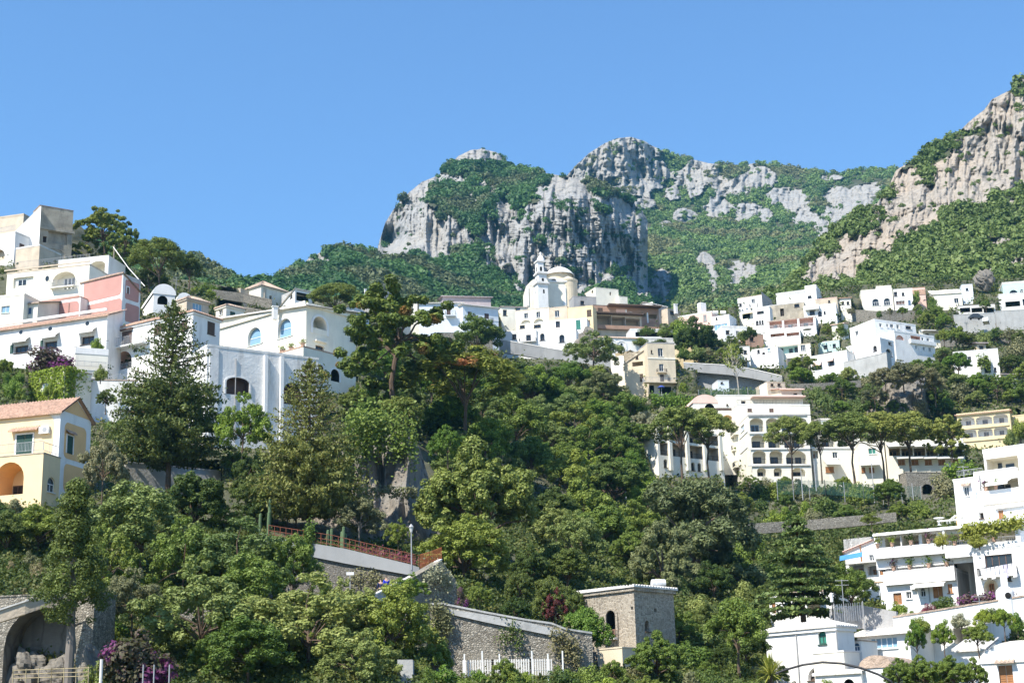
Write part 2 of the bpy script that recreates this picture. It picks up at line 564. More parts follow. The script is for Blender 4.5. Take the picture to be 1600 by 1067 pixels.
# --- the ridge behind and the valley to the right
_b = [(840,500,1250),(1000,500,1180),(1150,500,1050),(1300,500,950),(1450,500,1000),
 (840,340,1600),(900,300,1680),(1000,400,1400),(1000,330,1640),(1100,430,1250),(1200,430,1220),(1300,430,1180),(1450,430,1180),
 (1100,360,1600),(1200,360,1580),(1300,360,1500),(1400,330,1560),(1100,300,1760),(1200,290,1800),(1300,290,1780),(1400,270,1820),
 (890,272,1740),(950,250,1730),(970,218,1790),(1030,240,1850),(1035,290,1800),(1060,260,1860),(1110,260,1850),(1190,258,1900),(1450,262,1900)]
_bk = TPS([(a, b, c) for a, b, c in _b], 1e-4)
BACK_ROCK = [(955,258,68,40),(990,240,48,28),(1010,280,42,28),(920,275,36,20),(1090,268,32,27),(1085,295,20,18),(1150,294,46,22),(1180,280,32,18),(1125,320,28,18),(1165,330,26,20),(1195,340,18,12),
 (1245,318,34,18),(1215,308,22,14),(1258,337,20,12),(1325,312,40,24),(1310,345,28,24),(1284,362,16,14),(1350,300,36,13),(1300,278,26,5),(1230,300,20,8),(1050,300,14,12),
 (1030,445,18,30),(1115,445,10,42),(1105,412,16,16),(1150,430,14,20),(1175,425,10,12),(1065,338,18,9),(1040,350,10,6),(1000,318,30,8)]
_btop = [(840,300),(885,275),(900,258),(920,240),(945,224),(965,216),(985,214),(1005,220),(1030,234),(1055,242),(1085,250),(1110,256),(1150,258),(1190,255),(1230,262),(1270,268),(1310,272),(1345,266),(1380,263),(1400,266),(1460,272)]
def bk_rel(px, py):
    w = 26 * (np.abs(fbm(px / 34., py / 60., 3, 31) - 0.5) * 4) + 14 * np.abs(fbm(px / 12., py / 22., 3, 32) - 0.5) * 4 + 9 * fbm(px / 4.5, py / 5., 4, 33) + 3 * np.abs(fbm(px / 14., py / 2.4, 3, 34) - 0.5) * 4
    w = w + 13 * crease(px / 13., py / 40., 36) + 3 * crease(px / 40., py / 6., 37) + 4 * crease(px / 5., py / 16., 38)
    fo = 55 * (fbm(px / 60., py / 45., 4, 35) - 0.5)
    return np.where(rock_mask(px, py, BACK_ROCK, 13), w - 40, fo)
backm = sheet('mountain', np.linspace(840, 1460, 360), lambda x: interp(_btop, x), lambda x: 505 + 0 * x, 220,
    lambda a, b: _bk(a, b), lambda a, b: rock_mask(a, b, BACK_ROCK, 13), [soil, limestone], bk_rel, 5, (0, 400, -150))
tag(backm, kind='structure')
S_BACK = SHEETS['mountain']

# --- the warm cliff on the right
_c = [(1180,500,500),(1300,500,500),(1450,500,500),(1600,500,500),(1800,500,500),
 (1240,440,590),(1300,450,560),(1330,420,580),(1400,400,575),(1450,380,590),(1500,360,600),(1600,350,600),(1800,350,600),
 (1290,380,640),(1330,350,640),(1400,350,620),(1400,270,690),(1450,320,640),(1480,240,700),(1500,300,650),(1540,180,715),(1560,290,655),(1600,300,650),(1600,130,730),(1750,60,760),(1750,290,650),
 (1420,440,545),(1600,430,545),(1800,430,545)]
_cl = TPS([(a, b, c) for a, b, c in _c], 1e-4)
CLIFF_ROCK = [(1590,210,70,90),(1540,250,60,56),(1490,285,60,36),(1440,315,44,42),(1400,345,40,34),(1420,290,26,24),(1350,385,22,18),(1310,418,44,26),(1330,400,34,28),(1275,432,26,16),(1380,372,26,22),
 (1650,220,90,90),(1530,230,40,30),(1560,378,18,7),(1545,432,16,14),(1520,405,16,4),(1590,412,22,6)]
_ctop = [(1180,470),(1230,442),(1250,425),(1265,400),(1290,372),(1310,352),(1345,325),(1370,318),(1395,285),(1400,266),(1420,255),(1445,238),(1475,218),(1500,205),(1520,185),(1538,172),(1550,155),(1580,140),(1600,120),(1650,90),(1800,40)]
def cl_rel(px, py):
    w = 9 * (np.abs(fbm(px / 40., py / 90., 3, 41) - 0.5) * 4) + 6 * np.abs(fbm(px / 15., py / 34., 3, 42) - 0.5) * 4 + 4.5 * fbm(px / 6., py / 8., 5, 43)
    w = w + 5 * crease(px / 16., py / 60., 46) + 1.5 * crease(px / 50., py / 9., 47) + 1.5 * crease(px / 7., py / 20., 48)
    fo = 16 * (fbm(px / 50., py / 40., 4, 45) - 0.5)
    return np.where(rock_mask(px, py, CLIFF_ROCK, 23), w - 10, fo)
cliff = sheet('cliff', np.linspace(1180, 1780, 400), lambda x: interp(_ctop, x), lambda x: 505 + 0 * x, 260,
    lambda a, b: _cl(a, b), lambda a, b: rock_mask(a, b, CLIFF_ROCK, 23), [soil, warm_limestone], cl_rel, 7, (0, 200, -60))
tag(cliff, kind='structure')

# --- the green hill behind the houses on the left
_ltop = [(150,360),(250,395),(300,405),(330,414),(360,428),(390,443),(420,456),(470,470)]
lefth = sheet('hill', np.linspace(150, 470, 90), lambda x: interp(_ltop, x), lambda x: 500 + 0 * x, 40,
    lambda a, b: 470 + (500 - b) * 2.0 + (a - 150) * 0.2, lambda a, b: np.zeros(np.shape(a), bool), [soil], None, 9, (0, 120, -30))
tag(lefth, kind='structure')
# ------------------------------------------------------------ buildings
WHITE = mat('white_plaster', (0.80, 0.785, 0.75), 0.85, 0.07, 0.4, 0.5, (0.46, 0.43, 0.38))
OLDWHITE = mat('weathered_white_plaster', (0.72, 0.705, 0.67), 0.9, 0.12, 0.5, 0.75, (0.34, 0.32, 0.29), 0.3, 3)
CREAM = mat('cream_plaster', (0.80, 0.75, 0.625), 0.85, 0.07, 0.5, 0.3, (0.50, 0.44, 0.34))
PALECREAM = mat('pale_cream_plaster', (0.80, 0.755, 0.64), 0.85, 0.06, 0.5, 0.3, (0.5, 0.45, 0.36))
BEIGE = mat('beige_plaster', (0.62, 0.53, 0.39), 0.9, 0.10, 0.5, 0.5, (0.40, 0.34, 0.26))
YELLOW = mat('yellow_plaster', (0.72, 0.58, 0.35), 0.85, 0.08, 0.5, 0.3, (0.5, 0.36, 0.2))
ORANGE = mat('orange_plaster', (0.78, 0.49, 0.23), 0.85, 0.06, 0.5, 0.2, (0.5, 0.34, 0.2))
APRICOT = mat('apricot_plaster', (0.80, 0.62, 0.37), 0.85, 0.06, 0.5, 0.2, (0.55, 0.42, 0.28))
PINK = mat('pink_plaster', (0.50, 0.265, 0.225), 0.85, 0.06, 0.5, 0.25, (0.48, 0.26, 0.23))
PALEPINK = mat('pale_pink_plaster', (0.72, 0.50, 0.42), 0.85, 0.08, 0.5, 0.3, (0.5, 0.36, 0.3))
BLUEWHITE = mat('pale_blue_plaster', (0.70, 0.745, 0.78), 0.85, 0.05, 0.5, 0.25, (0.5, 0.52, 0.52))
TEAL = mat('pale_teal_plaster', (0.50, 0.64, 0.60), 0.85, 0.08, 0.5, 0.2)
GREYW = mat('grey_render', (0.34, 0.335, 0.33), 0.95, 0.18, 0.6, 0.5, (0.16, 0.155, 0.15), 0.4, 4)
TAN = mat('tan_plaster', (0.56, 0.47, 0.36), 0.95, 0.15, 0.5, 0.5, (0.30, 0.25, 0.2), 0.4, 4)
OLDSTONE = mat('old_stained_plaster', (0.40, 0.35, 0.27), 0.95, 0.3, 0.5, 0.85, (0.12, 0.11, 0.10), 0.6, 3)
REDBROWN = mat('red_brown_plaster', (0.38, 0.24, 0.17), 0.9, 0.15, 0.5, 0.3)
TERRA = mat('terracotta_tiles', (0.50, 0.32, 0.23), 0.9, 0.30, 2.5, 0.4, (0.34, 0.28, 0.22), 0.8, 9)
OLDTERRA = mat('weathered_roof_tiles', (0.46, 0.35, 0.27), 0.9, 0.30, 2.5, 0.5, (0.28, 0.25, 0.21), 0.8, 9)
WHITETILE = mat('whitened_roof_tiles', (0.70, 0.66, 0.60), 0.9, 0.2, 2.5, 0.4, (0.36, 0.33, 0.28), 0.6, 9)
MAUVE = mat('mauve_roof', (0.42, 0.36, 0.36), 0.9, 0.1, 0.5)
CONCRETE = mat('concrete', (0.40, 0.40, 0.385), 0.95, 0.14, 0.4, 0.5, (0.2, 0.195, 0.185), 0.3, 3)
PARAPET = mat('pale_coping', (0.66, 0.64, 0.60), 0.9, 0.1, 0.8, 0.4, (0.34, 0.32, 0.29))
GLASS = glass_mat('dark_glass', (0.025, 0.03, 0.035), 0.15)
SKYGLASS = glass_mat('sky_painted_glass', (0.22, 0.36, 0.48), 0.15)  # reflected sky is put into the base colour of these panes
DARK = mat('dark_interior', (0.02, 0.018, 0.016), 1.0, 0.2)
FRAME = mat('white_frames', (0.75, 0.75, 0.73), 0.6, 0.03)
GREEN = mat('dark_green_shutters', (0.03, 0.075, 0.06), 0.7, 0.15, 2)
TEALG = mat('green_shutters', (0.04, 0.20, 0.15), 0.7, 0.1, 2)
BROWN = mat('brown_shutters', (0.13, 0.08, 0.065), 0.7, 0.15, 2)
WOOD = mat('orange_wood', (0.36, 0.17, 0.07), 0.6, 0.2, 2)
DKWOOD = mat('dark_wood', (0.11, 0.075, 0.055), 0.8, 0.2, 2)
BLUE = mat('blue_shutters', (0.08, 0.15, 0.25), 0.7, 0.1, 2)
IRON = mat('black_iron', (0.025, 0.025, 0.027), 0.5, 0.1)
GREYIRON = mat('grey_railing', (0.38, 0.38, 0.38), 0.5, 0.1, metal=0.3)
CANVAS = mat('white_canvas', (0.80, 0.78, 0.72), 0.9, 0.04)
STONE = masonry_mat('rubble_stone', (0.17, 0.15, 0.12), (0.42, 0.385, 0.32), (0.12, 0.11, 0.09), 0.6, True, 0.5)
TUFF = masonry_mat('tuff_blocks', (0.22, 0.185, 0.14), (0.47, 0.41, 0.325), (0.38, 0.345, 0.285), 0.55, False, 0.4)
CMAP = dict(white=WHITE, dark=GLASS, black=DARK, green=GREEN, teal=TEALG, brown=BROWN, wood=WOOD, dkwood=DKWOOD, blue=BLUE, sky=SKYGLASS,
            cream=CREAM, pink=PINK, palepink=PALEPINK, orange=ORANGE, apricot=APRICOT, canvas=CANVAS, tile=TERRA, oldtile=OLDTERRA, grey=GREYW, concrete=CONCRETE,
            yellow=YELLOW, iron=IRON, tealw=TEAL, palecream=PALECREAM, greyiron=GREYIRON, coping=PARAPET, frame=FRAME, mauve=MAUVE, whitetile=WHITETILE, redbrown=REDBROWN)

class Face:
    def __init__(s, o, d, n, L, z0, z1):
        s.o = np.asarray(o, float); s.d = np.asarray(d, float); s.n = np.asarray(n, float); s.L = L; s.z0 = z0; s.z1 = z1
    def pt(s, u, z, n=0.0):
        q = s.o + s.d * u + s.n * n
        return np.array([q[0], q[1], z])
    def hit(s, px, py):
        r = ray(px, py)
        t = (s.o @ s.n) / (r[:2] @ s.n)
        return float((t * r[:2] - s.o) @ s.d), float(t * r[2])
    def rect(s, x0, y0, x1, y1):
        ym = (y0 + y1) / 2; xm = (x0 + x1) / 2
        ua = s.hit(x0, ym)[0]; ub = s.hit(x1, ym)[0]
        za = s.hit(xm, y1)[1]; zb = s.hit(xm, y0)[1]
        return min(ua, ub), max(ua, ub), min(za, zb), max(za, zb)
    def fbox(s, mb, u0, u1, z0, z1, n0, n1):
        mb.hexa([s.pt(u0, z0, n0), s.pt(u1, z0, n0), s.pt(u1, z0, n1), s.pt(u0, z0, n1), s.pt(u0, z1, n0), s.pt(u1, z1, n0), s.pt(u1, z1, n1), s.pt(u0, z1, n1)])

def arch_pts(h, seg=10):
    w = (h['u1'] - h['u0']) / 2; c = (h['u0'] + h['u1']) / 2
    rise = min(w, h['arch'] * w, (h['z1'] - h['z0']) * 0.9)
    zs = h['z1'] - rise
    return zs, [(c - w * math.cos(math.pi * k / seg), zs + rise * math.sin(math.pi * k / seg)) for k in range(seg + 1)]

def facade(mb, fc, holes):
    us = [0, fc.L]; zs = [fc.z0, fc.z1]; ok = []
    for h in holes:
        h['u0'] = max(h['u0'], 0.04); h['u1'] = min(h['u1'], fc.L - 0.04); h['z0'] = max(h['z0'], fc.z0 + 0.05); h['z1'] = min(h['z1'], fc.z1 - 0.05)
        if h['u1'] - h['u0'] < 0.15 or h['z1'] - h['z0'] < 0.15:
            h['bad'] = 1; continue
        if any(h['u0'] < g['u1'] and h['u1'] > g['u0'] and h['z0'] < g['z1'] and h['z1'] > g['z0'] for g in ok):
            h['bad'] = 1; continue
        ok.append(h); us += [h['u0'], h['u1']]; zs += [h['z0'], h['z1']]
    us = sorted(set(us)); zs = sorted(set(zs))
    mb.cur = 0
    for a, b in zip(us[:-1], us[1:]):
        for c, d in zip(zs[:-1], zs[1:]):
            um, zm = (a + b) / 2, (c + d) / 2
            if any(h['u0'] < um < h['u1'] and h['z0'] < zm < h['z1'] for h in ok):
                continue
            mb.poly([fc.pt(a, c), fc.pt(b, c), fc.pt(b, d), fc.pt(a, d)])
    for h in ok:
        dp = -h['dep']
        ua, ub, za, zb = h['u0'], h['u1'], h['z0'], h['z1']
        zs_ = zb
        if h.get('arch'):
            zs_, ap = arch_pts(h)
            for (p, q), (r, s2) in zip(ap[:-1], ap[1:]):
                mb.cur = 0
                mb.poly([fc.pt(p, q), fc.pt(r, s2), fc.pt(r, zb), fc.pt(p, zb)])
                mb.cur = h['im']
                mb.poly([fc.pt(p, q), fc.pt(r, s2), fc.pt(r, s2, dp), fc.pt(p, q, dp)])
        else:
            mb.cur = h['im']
            mb.poly([fc.pt(ua, zb), fc.pt(ub, zb), fc.pt(ub, zb, dp), fc.pt(ua, zb, dp)])
        mb.cur = h['im']
        mb.poly([fc.pt(ua, za), fc.pt(ua, zs_), fc.pt(ua, zs_, dp), fc.pt(ua, za, dp)])
        mb.poly([fc.pt(ub, za), fc.pt(ub, zs_), fc.pt(ub, zs_, dp), fc.pt(ub, za, dp)])
        mb.poly([fc.pt(ua, za), fc.pt(ub, za), fc.pt(ub, za, dp), fc.pt(ua, za, dp)])
        if h.get('backwall', True):
            mb.poly([fc.pt(ua, za, dp), fc.pt(ub, za, dp), fc.pt(ub, zb, dp), fc.pt(ua, zb, dp)])
    mb.cur = 0

def corrugate(mb, c00, c10, c11, c01, period=0.36, amp=0.07, thick=0.12):
    """a tiled roof plane: rows of round tiles running from c00-c10 (eave) up to c01-c11"""
    c00, c10, c11, c01 = (np.asarray(q, float) for q in (c00, c10, c11, c01))
    w = np.linalg.norm(c10 - c00)
    n = int(min(260, max(6, w / period * 4)))
    up = np.array([0, 0, 1.0])
    rows = []
    for k in range(n + 1):
        t = k / n
        z = amp * math.sin(2 * math.pi * t * n / 4)
        rows.append((mb.vert(c00 + (c10 - c00) * t + up * (z + amp)), mb.vert(c01 + (c11 - c01) * t + up * (z + amp)), mb.vert(c00 + (c10 - c00) * t - up * thick)))
    for a, b in zip(rows[:-1], rows[1:]):
        mb.f.append([a[0], b[0], b[1], a[1]]); mb.m.append(mb.cur)
        mb.f.append([a[2], b[2], b[0], a[0]]); mb.m.append(mb.cur)
    mb.poly([c00 - up * thick, c10 - up * thick, c11 - up * thick, c01 - up * thick])

def railing(mb, p, q, h=0.95, step=0.18, bar=0.018, base=0.06):
    p, q = np.asarray(p, float), np.asarray(q, float)
    L = np.linalg.norm(q - p); n = max(2, min(60, int(L / step)))
    up = np.array([0, 0, h])
    mb.tube([p + up, q + up], 0.03, 4)
    mb.tube([p + [0, 0, base], q + [0, 0, base]], 0.02, 4)
    for k in range(n + 1):
        a = p + (q - p) * k / n
        mb.tube([a, a + up], bar if k % 6 else 0.03, 3, False)

class Bld:
    def __init__(s, name, label, cat, lm=None, group=None):
        s.name = name; s.label = label; s.cat = cat; s.group = group; s.lm = lm; s.root = None
    def start(s, loc):
        if s.root is None:
            s.root = empty(s.name, tuple(float(q) for q in loc))
            tag(s.root, s.label, s.cat, s.group)
    def box(s, cx, yt, yb, xl=None, xr=None, a=50, D=None, wL=None, wR=None, m=None, inner=None, roof='flat', feats=(), down=9.0, ph=0.35, rise=2.0, oh=0.4, rm=None, sR=0.0, sL=0.0, notch=True, pm=None, zoff=0.0, name='wall'):
        m = m or WHITE
        D = D or DH(cx, yb)
        c = P(cx, yt, D)
        X = c[:2]
        z1 = float(c[2]); z0 = float(zat(X[0], X[1], yb))
        ar = R(a)
        dR = np.array([math.cos(ar), math.sin(ar)]); dL = np.array([-math.sin(ar), math.cos(ar)])
        ym = (yt + yb) / 2
        def run(x, d, n):
            r = ray(x, ym)[:2]
            t = (X @ n) / (r @ n)
            return float((t * r - X) @ d)
        nL = -dR; nR = -dL
        if wL is None: wL = min(60.0, abs(run(xl, dL, nL))) if xl is not None else 7.0
        if wR is None: wR = min(60.0, abs(run(xr, dR, nR))) if xr is not None else 7.0
        s.start((X[0], X[1], z0))
        if s.lm:
            ex_ = [x for x in (xl, cx, xr) if x is not None]
            LANDMARKS.append((s.lm, (max(min(ex_), 0) + min(max(ex_), 1600)) / 2, (yt + yb) / 2)); s.lm = None
        zb = z0 - down
        FL = Face(X, dL, nL, wL, zb, z1)
        FR = Face(X, dR, nR, wR, zb, z1)
        FB1 = Face(X + dR * wR, dL, dR, wL, zb, z1)       # far sides
        FB2 = Face(X + dL * wL, dR, dL, wR, zb, z1)
        B = dict(L=FL, R=FR, b1=FB1, b2=FB2, X=X, dR=dR, dL=dL, wL=wL, wR=wR, z0=z0, z1=z1, m=m)
        if notch:
            NOTCH.append((min(x for x in (xl, cx) if x is not None) - 2, max(x for x in (xr, cx) if x is not None) + 2, min(yt, yb) - 4, yb, FL, FR, cx))
        hL, hR, post = [], [], []
        for f in feats:
            k, fc = f[0], f[1]
            F_ = B[fc]
            u0, u1, za, zc = F_.rect(*f[2:6])
            ex = f[7] if len(f) > 7 else {}
            col = f[6] if len(f) > 6 else None
            base = k[1:] if k in ('awin', 'adoor', 'adark', 'alog', 'ashut') else k
            arch = ex.get('arch', 1.0) if base != k else 0
            h = dict(u0=u0, u1=u1, z0=za, z1=zc, arch=arch, im=0)
            if base in ('win', 'shut', 'door', 'dark', 'log'):
                h['dep'] = ex.get('dep', {'win': 0.22, 'shut': 0.12, 'door': 0.25, 'dark': 0.5, 'log': 1.6}[base])
                h['im'] = 1 if base == 'log' else 0
                (hL if fc == 'L' else hR).append(h)
            post.append((base, F_, h, col, ex, fc))
        mb = MB()
        facade(mb, FL, hL); facade(mb, FR, hR); facade(mb, FB1, []); facade(mb, FB2, [])
        q = lambda t_, s_, z: np.array([*(X + dR * s_ + dL * t_), z])
        mb.poly([q(0, 0, z1), q(0, wR, z1), q(wL, wR, z1), q(wL, 0, z1)])
        rmm = rm or TERRA
        if roof == 'flat':
            pb = MB()
            e = 0.05; th = 0.28
            for fc, Ln in ((FL, wL), (FR, wR), (FB1, wL), (FB2, wR)):
                fc.fbox(pb, -e if fc in (FL, FB1) else th, Ln + e if fc in (FL, FB1) else Ln - th, z1 + 0.003, z1 + ph, -th, e)
            pb.build('parapet', pm or m, s.root)
        elif roof == 'tile':
            z = lambda t_, s_: z1 + 0.06 + sR * s_ + sL * t_
            for (t0, s0, t1, s1) in ((0, 0, 0, wR), (0, wR, wL, wR), (wL, wR, wL, 0), (wL, 0, 0, 0)):
                mb.poly([q(t0, s0, z1), q(t1, s1, z1), q(t1, s1, z(t1, s1)), q(t0, s0, z(t0, s0))])
            rb = MB()
            t0, t1, s0, s1 = -oh, wL + oh, -oh, wR + oh
            if abs(sR) >= abs(sL):
                corrugate(rb, q(t0, s0, z(t0, s0)), q(t1, s0, z(t1, s0)), q(t1, s1, z(t1, s1)), q(t0, s1, z(t0, s1)))
            else:
                corrugate(rb, q(t0, s0, z(t0, s0)), q(t0, s1, z(t0, s1)), q(t1, s1, z(t1, s1)), q(t1, s0, z(t1, s0)))
            rb.build('roof', rmm, s.root)
        elif roof == 'hip':
            rb = MB()
            zz = z1 + 0.06
            i = min(wL, wR) / 2 + oh
            e0 = [q(-oh, -oh, zz), q(-oh, wR + oh, zz), q(wL + oh, wR + oh, zz), q(wL + oh, -oh, zz)]
            if wL >= wR:
                ra, rb_ = q(i - oh, wR / 2, zz + rise), q(wL + oh - i, wR / 2, zz + rise)
                corrugate(rb, e0[0], e0[3], rb_, ra); corrugate(rb, e0[1], e0[2], rb_, ra)
                corrugate(rb, e0[0], e0[1], ra, ra); corrugate(rb, e0[3], e0[2], rb_, rb_)
            else:
                ra, rb_ = q(wL / 2, i - oh, zz + rise), q(wL / 2, wR + oh - i, zz + rise)
                corrugate(rb, e0[0], e0[1], rb_, ra); corrugate(rb, e0[3], e0[2], rb_, ra)
                corrugate(rb, e0[0], e0[3], ra, ra); corrugate(rb, e0[1], e0[2], rb_, rb_)
            rb.build('roof', rmm, s.root)
            cb = MB()
            for fc in (FL, FR): fc.fbox(cb, -0.15, fc.L + 0.15, z1 - 0.35, z1 - 0.03, -0.05, 0.18)
            cb.build('cornice', pm or m, s.root)
        elif roof in ('gableR', 'gableL'):
            rb = MB()
            zz = z1 + 0.05
            if roof == 'gableR':
                ra, rc = q(-oh, wR / 2, zz + rise), q(wL + oh, wR / 2, zz + rise)
                k = rise / (wR / 2)
                corrugate(rb, q(-oh, -oh, zz - k * oh), q(wL + oh, -oh, zz - k * oh), rc, ra)
                corrugate(rb, q(-oh, wR + oh, zz - k * oh), q(wL + oh, wR + oh, zz - k * oh), rc, ra)
                for t_ in (0, wL): mb.poly([q(t_, 0, z1), q(t_, wR, z1), q(t_, wR / 2, z1 + rise)])
            else:
                ra, rc = q(wL / 2, -oh, zz + rise), q(wL / 2, wR + oh, zz + rise)
                k = rise / (wL / 2)
                corrugate(rb, q(-oh, -oh, zz - k * oh), q(-oh, wR + oh, zz - k * oh), rc, ra)
                corrugate(rb, q(wL + oh, -oh, zz - k * oh), q(wL + oh, wR + oh, zz - k * oh), rc, ra)
                for s_ in (0, wR): mb.poly([q(0, s_, z1), q(wL, s_, z1), q(wL / 2, s_, z1 + rise)])
            rb.build('roof', rmm, s.root)
        elif roof in ('vaultR', 'vaultL'):
            rb = MB()
            W, L2 = (wR, wL) if roof == 'vaultR' else (wL, wR)
            g = (lambda a_, l_, z: q(l_, a_, z)) if roof == 'vaultR' else (lambda a_, l_, z: q(a_, l_, z))
            arc = [(W / 2 - (W / 2 + oh * 0.5) * math.cos(math.pi * k / 14), z1 + 0.02 + rise * math.sin(math.pi * k / 14)) for k in range(15)]
            for (p0, h0), (p1, h1) in zip(arc[:-1], arc[1:]):
                rb.poly([g(p0, -0.1, h0), g(p1, -0.1, h1), g(p1, L2, h1), g(p0, L2, h0)])
            for l_ in (-0.1, L2):
                rb.poly([g(p_, l_, h_) for p_, h_ in arc])
            rb.build('roof', pm or m, s.root)
        wall = mb.build(name, [m, inner or m], s.root)
        for (k, F_, h, col, ex, fc) in post:
            if h.get('bad'): continue
            s.part(k, F_, h, col, ex, m)
        return B
    def part(s, k, F_, h, col, ex, m):
        root = s.root
        u0, u1, z0, z1 = h['u0'], h['u1'], h['z0'], h['z1']
        w, hh = u1 - u0, z1 - z0
        cm = CMAP.get(col, col) if isinstance(col, str) else col
        dp = -h.get('dep', 0)
        nm = {'win': 'window', 'shut': 'shutter', 'door': 'door', 'dark': 'window'}.get(k)
        if k in ('win', 'dark'):
            fb = MB()
            fw = min(0.09, w * 0.12)
            n0, n1 = dp + 0.012, dp + 0.07
            zs_ = z1
            if h['arch']:
                zs_, ap = arch_pts(h)
                for (p, q_), (r, t_) in zip(ap[:-1], ap[1:]):
                    c = (u0 + u1) / 2
                    i = lambda a_, b_: (c + (a_ - c) * (1 - fw / (w / 2)), zs_ + (b_ - zs_) * (1 - fw / (w / 2)))
                    (p2, q2), (r2, t2) = i(p, q_), i(r, t_)
                    fb.poly([F_.pt(p, q_, n1), F_.pt(r, t_, n1), F_.pt(r2, t2, n1), F_.pt(p2, q2, n1)])
            F_.fbox(fb, u0, u0 + fw, z0, zs_, n0, n1); F_.fbox(fb, u1 - fw, u1, z0, zs_, n0, n1)
            F_.fbox(fb, u0 + fw, u1 - fw, z0, z0 + fw, n0, n1)
            F_.fbox(fb, u0 + fw, u1 - fw, zs_ - fw, zs_, n0, n1)
            nb = ex.get('bars', 2 if w < 1.8 else max(2, int(w / 0.8)))
            for b_ in range(1, nb):
                uc = u0 + w * b_ / nb
                F_.fbox(fb, uc - fw * 0.45, uc + fw * 0.45, z0 + fw, zs_ - fw, n0, n1 - 0.01)
            if ex.get('sill', True):
                F_.fbox(fb, u0 - 0.08, u1 + 0.08, z0 - 0.09, z0 - 0.003, -0.02, 0.12)
            f = fb.build('window', ex.get('fm', FRAME) if k == 'win' else ex.get('fm', DKWOOD), root)
            pb = MB()
            if h['arch']:
                pb.poly([F_.pt(u0, z0, n0 + 0.01), F_.pt(u1, z0, n0 + 0.01)] + [F_.pt(a_, b_, n0 + 0.01) for a_, b_ in ap[::-1]])
            else:
                pb.poly([F_.pt(u0, z0, n0 + 0.01), F_.pt(u1, z0, n0 + 0.01), F_.pt(u1, z1, n0 + 0.01), F_.pt(u0, z1, n0 + 0.01)])
            pb.build('pane', cm or GLASS, f)
        elif k in ('shut', 'door'):
            fb = MB()
            n0, n1 = dp + 0.012, dp + 0.06
            zs_ = z1
            if h['arch']:
                zs_, ap = arch_pts(h)
                fb.poly([F_.pt(a_, b_, n1) for a_, b_ in ap])
            g = 0.02
            mid = (u0 + u1) / 2
            for a_, b_ in ((u0 + 0.003, mid - g), (mid + g, u1 - 0.003)):
                F_.fbox(fb, a_, b_, z0 + 0.003, zs_ - 0.003, n0, n1)
                ns = max(3, min(14, int((zs_ - z0) / 0.16)))
                for j in range(ns):
                    zc = z0 + (zs_ - z0) * (j + 0.5) / ns
                    F_.fbox(fb, a_ + 0.07, b_ - 0.07, zc - 0.03, zc + 0.03, n1, n1 + 0.025)
            if k == 'shut' and ex.get('sill', True):
                F_.fbox(fb, u0 - 0.08, u1 + 0.08, z0 - 0.09, z0 - 0.003, -0.02, 0.12)
            fb.build(nm, cm or BROWN, root)
        elif k == 'log':
            n0 = dp + 0.01
            for dd in ex.get('doors', [(0.25, 0.75, 0.72)] if ex.get('door', True) else []):
                fb = MB()
                a_, b_ = u0 + w * dd[0], u0 + w * dd[1]
                zt = z0 + hh * dd[2]
                F_.fbox(fb, a_, b_, z0 + 0.01, zt, n0, n0 + 0.06)
                dobj = fb.build('door', cm or BROWN, root)
                gb = MB()
                F_.fbox(gb, a_ + 0.12, (a_ + b_) / 2 - 0.06, z0 + 0.3, zt - 0.12, n0 + 0.062, n0 + 0.075)
                F_.fbox(gb, (a_ + b_) / 2 + 0.06, b_ - 0.12, z0 + 0.3, zt - 0.12, n0 + 0.062, n0 + 0.075)
                gb.build('pane', GLASS, dobj)
            if ex.get('rail'):
                rb = MB()
                if ex['rail'] == 'solid':
                    F_.fbox(rb, u0 + 0.003, u1 - 0.003, z0 + 0.003, z0 + 0.95, -0.18, 0.03)
                    rb.build('parapet', m, root)
                else:
                    railing(rb, F_.pt(u0, z0, -0.1), F_.pt(u1, z0, -0.1))
                    rb.build('railing', ex.get('railm', IRON), root)
        elif k == 'bal':
            d_ = ex.get('d', 1.1)
            sb = MB()
            F_.fbox(sb, u0, u1, z0 - 0.18, z0, 0.003, d_)
            if ex.get('style') == 'solid':
                for (p, q_, r, t_) in ((u0, u1, d_ - 0.15, d_ + 0.02), (u0, u0 + 0.15, 0.003, d_ - 0.15), (u1 - 0.15, u1, 0.003, d_ - 0.15)):
                    F_.fbox(sb, p, q_, z0 + 0.003, z1, r, t_)
            bal = sb.build('balcony', cm or m, root)
            if ex.get('style') != 'solid':
                rb = MB()
                hr = max(0.6, z1 - z0)
                for p, q_ in (((u0, d_ - 0.05), (u1, d_ - 0.05)), ((u0, 0.05), (u0, d_ - 0.05)), ((u1, 0.05), (u1, d_ - 0.05))):
                    railing(rb, F_.pt(p[0], z0, p[1]), F_.pt(q_[0], z0, q_[1]), hr, step=0.16)
                rb.build('railing', ex.get('railm', IRON), bal)
        elif k == 'rail':
            rb = MB()
            railing(rb, F_.pt(u0, z0, ex.get('n', -0.1)), F_.pt(u1, z0, ex.get('n', -0.1)), hh, ex.get('step', 0.16))
            rb.build('railing', cm or IRON, root)
        elif k in ('band', 'pil', 'slab'):
            bb = MB()
            pr = ex.get('n', {'band': 0.07, 'pil': 0.16, 'slab': 1.0}[k])
            F_.fbox(bb, u0, u1, z0, z1, 0.002, pr)
            bb.build({'band': 'cornice', 'pil': 'pilaster', 'slab': 'canopy'}[k], cm or m, root)
        elif k == 'panel':
            bb = MB()
            r_ = min(ex.get('r', 0.5), w * 0.4, hh * 0.4)
            pts = []
